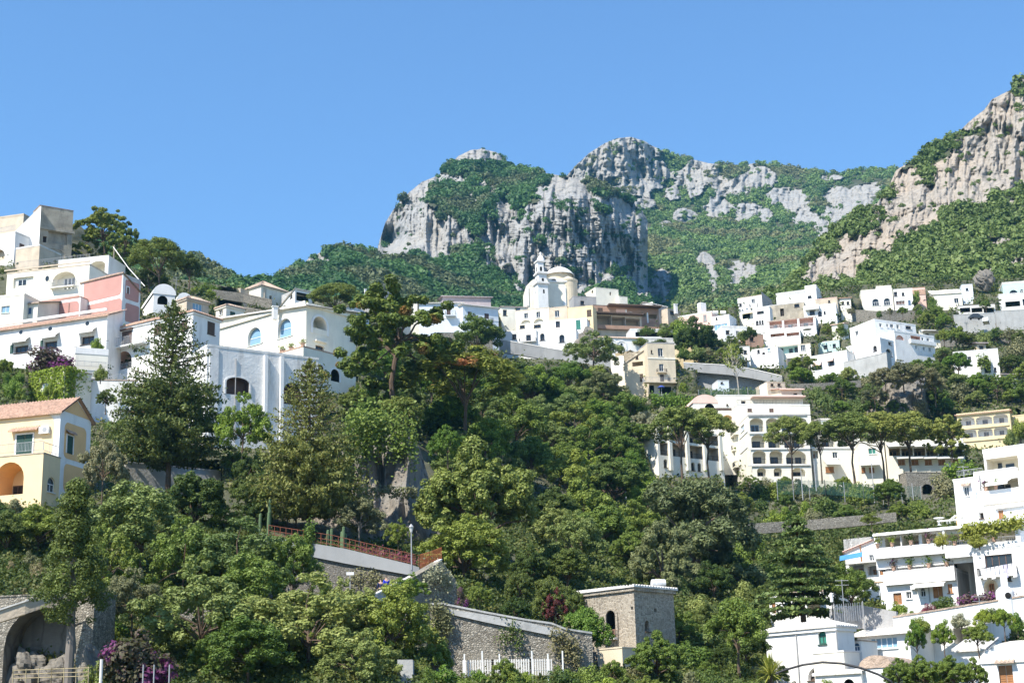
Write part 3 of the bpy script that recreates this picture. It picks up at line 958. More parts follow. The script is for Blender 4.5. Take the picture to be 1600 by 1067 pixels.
            for (cu, cz, a0) in ((u1 - r_, z1 - r_, 0), (u0 + r_, z1 - r_, 90), (u0 + r_, z0 + r_, 180), (u1 - r_, z0 + r_, 270)):
                for j in range(6):
                    t_ = R(a0 + 18 * j)
                    pts.append((cu + r_ * math.cos(t_), cz + r_ * math.sin(t_)))
            bb.poly([F_.pt(a_, b_, 0.03) for a_, b_ in pts])
            for (p, q_), (r2, t2) in zip(pts, pts[1:] + pts[:1]):
                bb.poly([F_.pt(p, q_, 0.03), F_.pt(r2, t2, 0.03), F_.pt(r2, t2, 0.001), F_.pt(p, q_, 0.001)])
            bb.build('panel', cm or m, root)
        elif k in ('hood', 'awn'):
            bb = MB()
            d_ = ex.get('d', 0.7 if k == 'hood' else 1.6)
            if k == 'hood':
                corrugate(bb, F_.pt(u0, z0, d_), F_.pt(u1, z0, d_), F_.pt(u1, z1, 0.0), F_.pt(u0, z1, 0.0), 0.3, 0.05, 0.06)
                bb.build('canopy', cm or TERRA, root)
            else:
                t_ = 0.05
                bb.hexa([F_.pt(u0, z0, d_), F_.pt(u1, z0, d_), F_.pt(u1, z1, 0.01), F_.pt(u0, z1, 0.01), F_.pt(u0, z0 + t_, d_), F_.pt(u1, z0 + t_, d_), F_.pt(u1, z1 + t_, 0.01), F_.pt(u0, z1 + t_, 0.01)])
                F_.fbox(bb, u0, u1, z0 - 0.22, z0 - 0.003, d_ - 0.03, d_)
                bb.build('awning', cm or CANVAS, root)
        elif k == 'ocu':
            bb = MB()
            c = ((u0 + u1) / 2, (z0 + z1) / 2); ru, rz = w / 2, hh / 2
            ring = [(math.cos(2 * math.pi * j / 18), math.sin(2 * math.pi * j / 18)) for j in range(18)]
            for (a_, b_), (p, q_) in zip(ring, ring[1:] + ring[:1]):
                bb.poly([F_.pt(c[0] + a_ * ru * 1.25, c[1] + b_ * rz * 1.25, 0.06), F_.pt(c[0] + p * ru * 1.25, c[1] + q_ * rz * 1.25, 0.06), F_.pt(c[0] + p * ru, c[1] + q_ * rz, 0.06), F_.pt(c[0] + a_ * ru, c[1] + b_ * rz, 0.06)])
                bb.poly([F_.pt(c[0] + a_ * ru * 1.25, c[1] + b_ * rz * 1.25, 0.06), F_.pt(c[0] + p * ru * 1.25, c[1] + q_ * rz * 1.25, 0.06), F_.pt(c[0] + p * ru * 1.25, c[1] + q_ * rz * 1.25, 0.0), F_.pt(c[0] + a_ * ru * 1.25, c[1] + b_ * rz * 1.25, 0.0)])
            f = bb.build('round_window', ex.get('fm', m), root)
            pb = MB()
            pb.poly([F_.pt(c[0] + a_ * ru, c[1] + b_ * rz, 0.02) for a_, b_ in ring])
            pb.build('pane', cm or GLASS, f)
        elif k == 'ac':
            bb = MB()
            F_.fbox(bb, u0, u1, z0, z1, 0.05, 0.40)
            o = bb.build('air_conditioner', FRAME, root)
            pb = MB()
            c = (u0 + w * 0.4, (z0 + z1) / 2)
            pb.poly([F_.pt(c[0] + math.cos(2 * math.pi * j / 14) * hh * 0.38, c[1] + math.sin(2 * math.pi * j / 14) * hh * 0.38, 0.405) for j in range(14)])
            pb.build('fan_grille', GREYIRON, o)
        elif k == 'pshut':
            bb = MB()
            t_ = 0.16
            for (a_, b_, c_, d2) in ((u0 - t_, u0, z0, z1 + t_), (u1, u1 + t_, z0, z1 + t_), (u0, u1, z1, z1 + t_)):
                F_.fbox(bb, a_, b_, c_, d2, 0.031, 0.09)
            f = bb.build('window_surround', WHITE, root)
            pb = MB(); mid = (u0 + u1) / 2
            for a_, b_ in ((u0 + 0.003, mid - 0.02), (mid + 0.02, u1 - 0.003)):
                F_.fbox(pb, a_, b_, z0 + 0.003, z1 - 0.003, 0.032, 0.07)
                ns = max(3, int(hh / 0.16))
                for j in range(ns):
                    zc = z0 + hh * (j + 0.5) / ns
                    F_.fbox(pb, a_ + 0.06, b_ - 0.06, zc - 0.03, zc + 0.03, 0.07, 0.09)
            pb.build('shutter', cm or GREEN, f)
        elif k == 'pipe':
            bb = MB()
            bb.tube([F_.pt((u0 + u1) / 2, z0, 0.09), F_.pt((u0 + u1) / 2, z1, 0.09)], ex.get('r', 0.06), 6)
            bb.build('drainpipe', cm or GREYW, root)
        elif k == 'surr':         # raised moulding round an arched opening
            bb = MB()
            h2 = dict(h); h2['arch'] = ex.get('arch', 1.0)
            zs_, ap = arch_pts(h2, 14)
            c = (u0 + u1) / 2; t_ = ex.get('t', 0.35)
            out = [(c + (a_ - c) * (1 + t_ / (w / 2)), zs_ + (b_ - zs_) * (1 + t_ / (w / 2))) for a_, b_ in ap]
            for j in range(len(ap) - 1):
                A = [ap[j], ap[j + 1], out[j + 1], out[j]]
                bb.hexa([F_.pt(*q_, 0.002) for q_ in A] + [F_.pt(*q_, 0.13) for q_ in A])
            F_.fbox(bb, u0 - t_, u0, z0, zs_ - 0.003, 0.002, 0.13); F_.fbox(bb, u1, u1 + t_, z0, zs_ - 0.003, 0.002, 0.13)
            bb.build('surround', cm or WHITE, root)
    # free-standing extras on a roof or terrace, placed at a photo pixel on the box's top
    def chimney(s, B, px, y0, y1, wpx, m=None, cap=True, t=None):
        D = float(np.hypot(*B['X'])) if t is None else t
        D = B['X'][1] + (t or 1.5)
        p = P(px, y1, D); z1 = float(zat(p[0], p[1], y0))
        w = wpx * D / F
        b = MB()
        b.cbox((p[0], p[1], p[2] - 0.8), w, w * 0.8, z1 - p[2] + 0.8, 0.5)
        if cap:
            b.cbox((p[0], p[1], z1 + 0.003), w * 1.3, w * 1.05, w * 0.18, 0.5)
        b.build('chimney', m or B['m'], s.root)

def near_label(px, py):
    return min(LANDMARKS, key=lambda l: (l[1] - px) ** 2 + ((l[2] - py) * 1.2) ** 2)
# ------------------------------------------------------------ houses on the left
# orange house in the lower left corner
b = Bld('orange_house', 'orange and apricot villa with tiled gable roof and green shutters at the left edge', 'house', 'the orange villa')
B = b.box(95, 642, 790, -60, 140, 74, D=150, m=WHITE, roof='gableR', rise=1.9, oh=0.35, rm=TERRA, feats=[
    ('panel', 'L', -40, 653, 83, 720, APRICOT, dict(r=0.9)), ('panel', 'R', 100, 664, 134, 720, ORANGE, dict(r=0.6)), ('panel', 'R', 99, 728, 134, 772, ORANGE, dict(r=0.6)),
    ('pshut', 'L', 26, 679, 51, 713, 'green'), ('pshut', 'R', 104, 681, 113, 709, 'green'),
    ('hood', 'L', 18, 667, 63, 674, TERRA, dict(d=0.6)), ('ac', 'L', 64, 667, 79, 678), ('hood', 'R', 102, 673, 116, 678, TERRA, dict(d=0.4))])
tri = MB()
fR = B['R']
tri.poly([fR.pt(0.35, B['z1'] + 0.12, 0.03), fR.pt(fR.L - 0.35, B['z1'] + 0.12, 0.03), fR.pt(fR.L / 2, B['z1'] + 1.6, 0.03)])
tri.build('panel', ORANGE, b.root)
B2 = b.box(68, 708, 790, -60, 93, 74, D=144.5, m=APRICOT, inner=ORANGE, ph=0.12, pm=TAN, feats=[
    ('alog', 'L', -8, 722, 37, 773, 'dkwood', dict(dep=3.0, doors=[(0.62, 0.98, 0.45)])), ('awin', 'R', 74, 745, 86, 769, 'dark'),
    ('rail', 'L', -50, 694, 67, 708, GREYIRON, dict(n=-0.05)), ('rail', 'R', 69, 694, 92, 708, GREYIRON, dict(n=-0.05))])

# tall weathered white building
b = Bld('weathered_white_building', 'tall blue-white weathered building with two dark arches and buttress strips', 'building', 'the weathered white building')
b.box(324, 541, 700, 272, 497, 33, D=190, m=OLDWHITE, inner=BROWN, ph=0.3, feats=[
    ('alog', 'R', 353, 590, 389, 617, None, dict(dep=1.2, door=False, arch=0.45)), ('alog', 'R', 443, 598, 469, 632, None, dict(dep=1.6, door=False)),
    ('pil', 'R', 411, 556, 416, 690, WHITE, dict(n=0.45)), ('pil', 'R', 436, 558, 441, 690, WHITE, dict(n=0.45)), ('band', 'R', 326, 545, 340, 690, OLDWHITE, dict(n=0.12)),
    ('surr', 'R', 353, 590, 389, 617, OLDWHITE, dict(arch=0.45, t=0.25)), ('pipe', 'R', 366, 560, 368, 690, GREYW)])

# cream palace with the big arched openings
b = Bld('cream_villa', 'cream villa with big arched openings under a tiled roof', 'villa', 'the cream arched villa')
B = b.box(478.6, 478, 600, 341, 556, 51, D=236, m=CREAM, inner=PALECREAM, roof='tile', sR=0.10, sL=0.10, oh=0.6, rm=WHITETILE, feats=[
    ('awin', 'L', 388, 512, 408.6, 539, 'sky', dict(dep=0.4, bars=1)), ('awin', 'L', 435, 498, 456, 527, 'sky', dict(dep=0.4, bars=1)),
    ('alog', 'R', 488.5, 495, 510.5, 523, None, dict(dep=2.2, door=False, rail='solid')),
    ('surr', 'L', 388, 512, 408.6, 539, WHITE, dict(t=0.4)), ('surr', 'L', 435, 498, 456, 527, WHITE, dict(t=0.4)), ('surr', 'R', 488.5, 495, 510.5, 523, WHITE, dict(t=0.4)),
    ('dark', 'R', 493, 540, 507, 549, 'dark'), ('dark', 'R', 547, 520, 556, 534, 'dark'), ('slab', 'R', 491, 533, 509, 535, PALECREAM, dict(n=0.5)),
    ('band', 'L', 330, 492, 478, 497, PALECREAM, dict(n=0.3)), ('band', 'R', 479, 484, 560, 489, PALECREAM, dict(n=0.3))])
b.chimney(B, 429.5, 480, 492, 8, WHITE, t=3)
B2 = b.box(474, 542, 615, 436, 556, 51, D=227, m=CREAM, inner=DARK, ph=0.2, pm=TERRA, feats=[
    ('alog', 'R', 496, 570, 505, 590, None, dict(dep=1.5, door=False)), ('alog', 'R', 516, 577, 530, 596, None, dict(dep=1.5, door=False)),
    ('surr', 'R', 496, 570, 505, 590, WHITE, dict(t=0.25)), ('surr', 'R', 516, 577, 530, 596, WHITE, dict(t=0.25))])
for (px, py) in ((473, 541), (441, 552), (455, 547)):
    D = 228 if px > 470 else 229.5
    p = P(px, py, D + 1)
    o = MB(); o.lathe(p - [0, 0, 0.1], [(0.0, 0), (0.28, 0), (0.36, 0.5), (0.42, 0.52), (0.42, 0.6), (0.3, 0.6), (0.0, 0.55)], 10)
    t = empty('flower_pot', tuple(p)); 
    o.build('pot', TERRA, t)
    tag(t, {473: 'terracotta pot on the corner of the cream villa terrace', 441: 'leftmost terracotta pot on the cream villa parapet', 455: 'terracotta pot on the cream villa parapet, middle of three'}[px], 'pot', 'terracotta pots on the cream villa parapet')
    POTS = globals().setdefault('POTS', []); POTS.append((t, p))

# white house with brown shutters, right of the long white house
b = Bld('white_house', 'white house with brown shutters and a pink arched loggia behind the big araucaria', 'house', 'the brown-shuttered white house')
b.box(302, 487, 600, 168, 343, 59, D=214, m=WHITE, inner=PALEPINK, roof='hip', rise=1.4, oh=0.35, rm=TERRA, feats=[
    ('shut', 'L', 190, 517, 206, 539, 'brown'), ('shut', 'L', 241, 507, 252, 523, 'brown'), ('shut', 'L', 283, 501, 293, 517, 'brown'), ('shut', 'R', 324, 503, 336, 523, 'dkwood'),
    ('alog', 'L', 179, 549, 206, 577, 'brown', dict(dep=1.8, rail='bars', railm=GREYIRON)), ('ocu', 'L', 208.5, 544.5, 214, 550.5, 'dark'), ('slab', 'L', 189, 514, 208, 516, 'brown', dict(n=0.4)),
    ('bal', 'L', 172, 529, 232, 542, None, dict(d=1.3, railm=GREYIRON)), ('band', 'L', 170, 579, 300, 583, WHITE)])

# long white house with round vents
b = Bld('long_white_house', 'long low white house with three round vents, hoods and green shutters', 'house', 'the long white house')
b.box(168, 492, 575, -70, 190, 70, D=218, m=WHITE, roof='tile', sR=0.42, oh=0.45, rm=TERRA, feats=[
    ('ocu', 'L', 30, 516, 36, 522.5, 'dark'), ('ocu', 'L', 75.5, 510.5, 82, 517, 'dark'), ('ocu', 'L', 133.5, 502, 140, 509, 'dark'),
    ('awn', 'L', 17, 528, 47, 535, PARAPET, dict(d=1.0)), ('awn', 'L', 64, 521, 93, 528, PARAPET, dict(d=1.0)), ('awn', 'L', 122, 513, 151, 520, PARAPET, dict(d=1.0)),
    ('dark', 'L', 22, 540, 44, 551, 'dark'), ('dark', 'L', 68, 533, 89, 545, 'dark'), ('dark', 'L', 126, 525, 147, 538, 'dark'),
    ('pil', 'L', 16, 539, 21, 552, GREEN, dict(n=0.06)), ('pil', 'L', 63, 532, 67, 546, GREEN, dict(n=0.06)),
    ('band', 'L', -60, 498, 167, 502, WHITE, dict(n=0.25))])
b.box(118, 552, 600, 108, 168, 22, D=208, m=PALECREAM, ph=0.9, pm=WHITE, feats=[('rail', 'R', 120, 566, 166, 574, GREYIRON, dict(n=0.4))])

# pink house
b = Bld('pink_house', 'pink house with white corner bands and rounded pink panels', 'house', 'the pink house')
b.box(192.5, 428, 515, 126, 219, 60, D=247, m=WHITE, roof='tile', sR=-0.55, sL=0.0, oh=0.25, rm=OLDTERRA, feats=[
    ('panel', 'L', 131, 432, 190, 467, PINK, dict(r=0.8)), ('panel', 'L', 129, 472, 190, 505, PINK, dict(r=0.8)),
    ('panel', 'R', 195.5, 440, 217, 470, PINK, dict(r=0.3)), ('panel', 'R', 195.5, 476, 217, 505, PINK, dict(r=0.3)), ('pshut', 'R', 197.8, 449, 201.2, 459, 'brown')])
b.box(126, 464, 515, 59, None, 70, D=249, m=WHITE, ph=0.15, pm=REDBROWN, feats=[('panel', 'L', 63, 474, 123, 505, PINK, dict(r=0.8)), ('panel', 'L', 61, 466, 124, 470, PINK, dict(r=0.1)), ('pipe', 'L', 107, 474, 109, 490, REDBROWN)])

# small cream house at the left edge
b = Bld('cream_cottage', 'small cream house with blue windows at the left edge, above the long white house', 'house', 'the small cream cottage')
b.box(38, 461, 520, -40, None, 76, D=243, m=PALECREAM, feats=[('win', 'L', 2, 478, 15, 489, 'sky')])
b.box(59.5, 473, 520, 38, None, 76, D=244, m=PALECREAM, roof='tile', sR=0.3, rm=OLDTERRA, feats=[('shut', 'L', 40, 481, 49, 490, 'blue')])

# cream terrace house with the arched balcony
b = Bld('terrace_house', 'cream house with a railed roof terrace and an arched balcony niche', 'house', 'the cream terrace house')
B = b.box(140, 414, 512, 9, None, 76, D=262, m=PALECREAM, ph=0.25, pm=TAN, feats=[
    ('alog', 'L', 82, 424.5, 118, 452, 'palecream', dict(dep=1.6, arch=0.75, door=False)), ('ocu', 'L', 71, 431, 77, 440, 'dark'),
    ('log', 'L', 21, 433, 52, 449, None, dict(dep=0.4, door=False)), ('bal', 'L', 81, 439, 119, 449, None, dict(d=0.9, railm=GREYIRON)),
    ('rail', 'L', 10, 404, 139, 413, GREYIRON, dict(n=-0.15, step=0.3)), ('band', 'L', 8, 415, 141, 417, TAN, dict(n=0.2))])
fL = B['L']
fb = MB()
u0, u1, z0, z1 = fL.rect(93, 431, 117, 449)
for j in range(4):
    a = u0 + (u1 - u0) * j / 4; c = u0 + (u1 - u0) * (j + 1) / 4
    fL.fbox(fb, a, a + 0.12, z0, z1, -1.58, -1.5); fL.fbox(fb, c - 0.12, c, z0, z1, -1.58, -1.5)
f = fb.build('window', FRAME, b.root)
pb = MB(); pb.poly([fL.pt(u0, z0, -1.56), fL.pt(u1, z0, -1.56), fL.pt(u1, z1, -1.56), fL.pt(u0, z1, -1.56)]); pb.build('pane', GLASS, f)
u0, u1, z0, z1 = fL.rect(27, 437, 40, 445)
fb = MB()
for j in range(3): fL.fbox(fb, u0 + (u1 - u0) * j / 2 - 0.05, u0 + (u1 - u0) * j / 2 + 0.05, z0, z1, -0.38, -0.3)
f = fb.build('window', FRAME, b.root)
pb = MB(); pb.poly([fL.pt(u0, z0, -0.37), fL.pt(u1, z0, -0.37), fL.pt(u1, z1, -0.37), fL.pt(u0, z1, -0.37)]); pb.build('pane', GLASS, f)

b = Bld('white_pavilion', 'flat white roof pavilion with an arched opening behind the roof terrace', 'pavilion')
b.box(170, 400, 432, 91, None, 78, D=276, m=WHITE, inner=PALECREAM, ph=0.15, feats=[('alog', 'L', 141, 408, 164, 428, None, dict(dep=2.5, arch=0.5, door=False))])

# old stained tower house at the top left
b = Bld('old_tower_house', 'old stained grey-brown tower house with a white side wall', 'house', 'the old stained tower house')
B = b.box(62.5, 321, 410, 50, 113, 34, D=304, m=OLDSTONE, ph=0.12, pm=REDBROWN, feats=[
    ('dark', 'R', 67, 369, 73, 379, 'black', dict(sill=False)), ('log', 'R', 75, 363, 105, 381, None, dict(dep=0.8, door=False)), ('band', 'R', 62, 358, 116, 362, OLDSTONE, dict(n=0.35)),
    ('surr', 'R', 70, 389, 101, 404, OLDSTONE, dict(t=0.4, arch=0.6)), ('panel', 'L', 50.5, 330, 62, 402, WHITE, dict(r=0.1))])
mb = MB()      # the white sloping stair wall that leans on the tower
fL = B['L']
a0 = fL.pt(0.3, B['z1'] - 0.4, 0.05); a1 = fL.pt(0.3, B['z0'] - 3, 0.05)
q0 = P(16, 369, 303); q1 = np.array([q0[0], q0[1], B['z0'] - 3])
n = np.array([0.25, 1.2, 0]) 
mb.hexa([a1, q1, q0, a0, a1 + n, q1 + n, q0 + n, a0 + n])
mb.build('stair_wall', WHITE, b.root)
b = Bld('tan_house', 'pale tan house with a lower white terrace at the top left corner', 'house', 'the tan house')
b.box(37, 336, 372, -60, None, 74, D=312, m=TAN, feats=[])
b.box(24, 364, 415, -60, 62, 66, D=300, m=WHITE, inner=TAN, pm=PARAPET, feats=[('alog', 'L', -14, 390, 8, 408, None, dict(dep=1.0, door=False)), ('shut', 'R', 30, 381, 38, 396, 'brown'), ('rail', 'L', -20, 356, 23, 363, GREYIRON)])
b.box(62, 384, 425, 24, None, 70, D=294, m=TAN, pm=PARAPET)

# vaulted white houses right of the pink house
b = Bld('vaulted_house', 'white house with two barrel vaulted roofs right of the pink house', 'house', 'the vaulted white house')
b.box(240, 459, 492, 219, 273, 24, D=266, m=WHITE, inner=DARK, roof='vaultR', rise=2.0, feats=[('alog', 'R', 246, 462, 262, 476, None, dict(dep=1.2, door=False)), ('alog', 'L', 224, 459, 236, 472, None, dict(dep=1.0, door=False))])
b.box(278, 468, 492, None, 298, 24, D=272, m=WHITE, roof='vaultR', rise=1.4, wL=6)
b = Bld('grey_cottage', 'small grey house with a white window grid under a tiled roof edge', 'house', 'the small grey cottage')
b.box(292, 466, 500, 278, 326, 48, D=258, m=TAN, roof='hip', rise=0.9, oh=0.3, rm=OLDTERRA, feats=[('win', 'R', 301, 474, 316, 486, 'sky', dict(bars=3)), ])
b = Bld('small_white_house', 'small white house with one dark green shutter left of the cream arched villa', 'house', 'the green-shuttered cottage')
b.box(353.5, 477, 515, 337, 381, 48, D=262, m=PALECREAM, roof='hip', rise=0.8, oh=0.3, rm=OLDTERRA, feats=[('shut', 'R', 359.5, 487, 367.5, 500, 'green'), ('win', 'L', 342, 484, 348, 492, 'dark')])
b.box(344, 499, 520, None, 366, 48, D=250, m=REDBROWN, wL=4, ph=0.1)

# ivy covered house and the terrace walls
b = Bld('ivy_house', 'small house with its front wall covered in bright green ivy', 'house', 'the ivy-covered house')
BIVY = b.box(102, 576, 645, 47, 142, 56, D=196, m=PALECREAM, ph=0.15, pm=OLDTERRA, feats=[('win', 'L', 67, 599, 80, 610, 'sky', dict(dep=0.05))])
IVYROOT = b.root
b = Bld('terrace_wall', 'smooth white retaining wall beneath the brown-shuttered house', 'wall', 'the white retaining wall')
b.box(140, 594, 660, None, 214, 12, D=200, m=WHITE, wL=3, ph=0.15, pm=OLDTERRA, feats=[('rail', 'R', 142, 584, 212, 593, GREYIRON)])
b = Bld('sloping_wall', 'long low bluish white wall behind the trunk of the big araucaria', 'wall')
b.box(196, 722, 775, None, 345, 38, D=172, m=OLDWHITE, wL=1.2, ph=0.12, down=6)

# the ridge houses between the palms and the hill
b = Bld('hip_roof_house', 'cream house with a pyramid tiled roof on the ridge line', 'house', 'the hip-roofed ridge house')
b.box(408, 446, 478, 376, 448, 50, D=395, m=CREAM, roof='hip', rise=3.0, oh=0.5, rm=OLDTERRA, feats=[('dark', 'R', 421, 462, 425, 468, 'black'), ('pil', 'R', 412, 450, 415, 470, TAN, dict(n=0.3))])
b.box(376, 452, 485, 340, None, 66, D=392, m=TAN, wR=4)
b = Bld('shed_roof_house', 'white house with a slanting roof and a dark open side', 'house', 'the slant-roofed white house')
b.box(461, 452, 482, 440, 488, 40, D=372, m=WHITE, inner=DARK, roof='tile', sL=-0.42, sR=0.0, oh=0.3, rm=WHITETILE, feats=[('log', 'R', 463, 458, 482, 471, None, dict(dep=2.0, door=False)), ('dark', 'L', 453, 457, 457, 466, 'dark')])
b = Bld('grey_block_house', 'flat-roofed house with a blank grey side wall and white front', 'house', 'the blank grey block')
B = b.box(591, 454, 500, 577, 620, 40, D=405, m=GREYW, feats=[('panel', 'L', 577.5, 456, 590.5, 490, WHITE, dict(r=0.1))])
b.box(577, 468, 500, 558, None, 45, D=404, m=GREYW, wR=3)
b.chimney(B, 571, 452, 466, 3, WHITE, t=6)
b = Bld('pale_blue_house', 'pale blue house half hidden behind the small umbrella pine', 'house')
b.box(555, 481, 520, 500, None, 70, D=330, m=BLUEWHITE, feats=[('shut', 'L', 540, 488, 546, 499, 'teal')])
# ------------------------------------------------------------ houses in the centre
b = Bld('long_villa', 'long pale blue villa with white balconies and a mauve attic roof', 'villa', 'the long pale villa')
b.box(723, 476, 530, 617, 779, 29, D=398, wL=24, m=BLUEWHITE, roof='tile', sR=0.02, sL=0.05, oh=0.5, rm=WHITETILE, feats=[
    ('shut', 'R', 731, 487, 737, 493, 'brown'), ('shut', 'R', 757, 490, 764, 501, 'brown'), ('bal', 'R', 755, 498, 768, 504, None, dict(d=1.2)),
    ('band', 'R', 723.5, 497, 779, 499, WHITE)])
b.box(655, 474, 530, 617, 724, 4, D=399, wL=8, m=BLUEWHITE, roof='tile', sL=0.05, sR=0.0, oh=0.5, rm=WHITETILE, feats=[
    ('shut', 'R', 698, 482, 704, 492, 'brown'), ('bal', 'R', 696, 487, 712, 494, None, dict(d=1.4)), ('band', 'R', 656, 496, 722, 498, WHITE), ('win', 'R', 672, 482, 678, 492, 'dark')])
b.box(692, 463, 485, 680, 767, 10, D=408, wL=8, m=MAUVE, roof='tile', sL=0.15, rm=MAUVE, oh=0.6)
b.box(618, 470, 500, None, 660, 6, D=412, wL=8, m=PALECREAM, roof='tile', sL=0.15, rm=WHITETILE, oh=0.4)
b = Bld('rubble_wall', 'rough rubble retaining wall below the long pale villa', 'wall', 'the rubble wall')
b.box(684, 520, 560, None, 770, 8, D=390, wL=2, m=STONE, ph=0.1, pm=STONE)

b = Bld('pale_house', 'small pale house with a flat grey roof left of the church', 'house')
b.box(783, 479, 520, 775, 825, 12, D=446, wL=8, m=PALECREAM, roof='tile', sL=0.12, rm=MAUVE, oh=0.3, feats=[('dark', 'R', 786, 484, 792, 493, 'dark'), ('shut', 'R', 806, 481, 813, 489, 'blue')])
b = Bld('lunette_house', 'cream house with two lunette arches over a terrace, under the church', 'house', 'the lunette house')
b.box(858, 481, 525, 806, None, 74, D=432, wR=8, m=CREAM, inner=PALECREAM, ph=0.25, pm=TAN, feats=[
    ('win', 'L', 819, 489, 825, 497, 'dark'), ('win', 'L', 838, 487, 844, 496, 'dark'), ('alog', 'L', 814, 500, 829, 506, None, dict(dep=0.6, arch=0.7, door=False)), ('alog', 'L', 834, 498, 849, 505, None, dict(dep=0.6, arch=0.7, door=False)),
    ('dark', 'L', 812, 508, 820, 513, 'dark'), ('dark', 'L', 834, 507, 845, 512, 'dark')])
b = Bld('yellow_house', 'tan and yellow house standing below the church body', 'house', 'the yellow house under the church')
b.box(926, 478, 526, 886, 932, 74, D=428, m=YELLOW, wR=5, ph=0.2, feats=[('shut', 'L', 917, 484, 924, 494, 'dkwood'), ('shut', 'L', 918, 500, 922, 507, 'dkwood')])
b.box(886, 479, 526, 858, None, 74, D=430, m=TAN, wR=6, ph=0.2, feats=[('win', 'L', 867, 485, 874, 495, 'dark')])
b = Bld('white_arched_house', 'white flat house with arched windows, a green door and a long terrace above the road', 'house', 'the arched white house')
b.box(917, 498, 545, 850, None, 80, D=420, wR=6, m=WHITE, ph=0.25, feats=[('dark', 'L', 868, 500, 875, 511, 'dark'), ('shut', 'L', 900, 500, 907, 514, 'teal')])
b.box(900, 514, 560, 838, None, 80, D=415, wR=7, m=WHITE, ph=0.3, feats=[('adark', 'L', 844, 521, 851, 532, 'dark'), ('adark', 'L', 874, 523, 882, 535, 'dark'), ('surr', 'L', 844, 521, 851, 532, WHITE, dict(t=0.4)), ('surr', 'L', 874, 523, 882, 535, WHITE, dict(t=0.4))])
b.box(838, 518, 560, 784, None, 80, D=416.5, wR=7, m=WHITE, ph=0.6, feats=[('dark', 'L', 800, 522, 807, 530, 'dark'), ('dark', 'L', 822, 523, 829.5, 532, 'dark'), ('bal', 'L', 812, 529, 838, 534, None, dict(d=1.0))])

# ---- the church
b = Bld('church', 'cream church with a stepped white bell tower and a shallow white dome', 'church', 'the church')
CH = CREAM
B = b.box(822, 447, 490, None, 886, 5, D=462, m=CH, ph=0.02, name='nave', feats=[('pil', 'R', 880, 449, 884, 478, WHITE, dict(n=0.3)), ('pil', 'R', 823, 449, 826, 478, WHITE, dict(n=0.3))], wL=11)
B2 = b.box(837, 436.5, 470, None, 886.5, 5, D=462.6, m=CH, ph=0.25, pm=WHITE, name='nave', feats=[('band', 'R', 858, 439, 886, 441, WHITE, dict(n=0.4)), ('dark', 'R', 862, 431, 868, 438, 'dark')], wL=10)
def ctr(px, py, D):
    p = P(px, py, D); return p
def px2m(n, D): return n * D / F
Dd = 474.5
p = ctr(874, 441, Dd)
zt = float(zat(p[0], p[1], 431))
r = px2m(24, Dd)
mb = MB(); mb.lathe((p[0], p[1], p[2] - 3), [(r * 0.86, 0), (r * 0.86, zt - p[2] + 3)], 28)
mb.build('drum', BEIGE, b.root, smooth=False)
mb = MB()
h = float(zat(p[0], p[1], 418.5)) - zt
Rr = (r * r + h * h) / (2 * h)
prof = [(r * 1.0, -0.25), (r * 1.04, -0.2), (r * 1.04, 0.02)]
for k in range(13):
    a = math.asin(r / Rr) * (1 - k / 12)
    prof.append((Rr * math.sin(a) * 1.0, h - Rr * (1 - math.cos(a)) + 0.03))
mb.lathe((p[0], p[1], zt), prof, 32)
mb.build('dome', WHITE, b.root, smooth=True)
pa = ctr(889, 478, 466)
zt2 = float(zat(pa[0], pa[1], 437))
ra = px2m(15, 466)
mb = MB(); mb.lathe((pa[0], pa[1], pa[2] - 6), [(ra, 0), (ra, zt2 - pa[2] + 4.6), (ra * 1.06, zt2 - pa[2] + 5), (ra * 1.06, zt2 - pa[2] + 5.6), (0.01, zt2 - pa[2] + 7.2)], 24)
mb.build('apse', BEIGE, b.root)
# shoulders of the front
mb = MB(); fR = B['R']
w_ = B2['R'].hit(837, 445)[0]; w_ = fR.hit(837, 445)[0]; hh_ = B2['z1'] - B['z1']
A = [fR.pt(0, B['z1'] + 0.02, 0.0)] + [fR.pt(w_ * k / 8, B['z1'] + 0.02 + hh_ * math.sin(math.pi / 2 * k / 8) ** 1.2, 0.0) for k in range(1, 9)] + [fR.pt(w_, B['z1'] + 0.02, 0.0)]
n3 = np.array([*B['dL'], 0]) * 6.0
mb.poly(A); mb.poly([q + n3 for q in A])
for q0, q1 in zip(A, A[1:] + A[:1]): mb.poly([q0, q1, q1 + n3, q0 + n3])
mb.build('shoulder', CH, b.root)
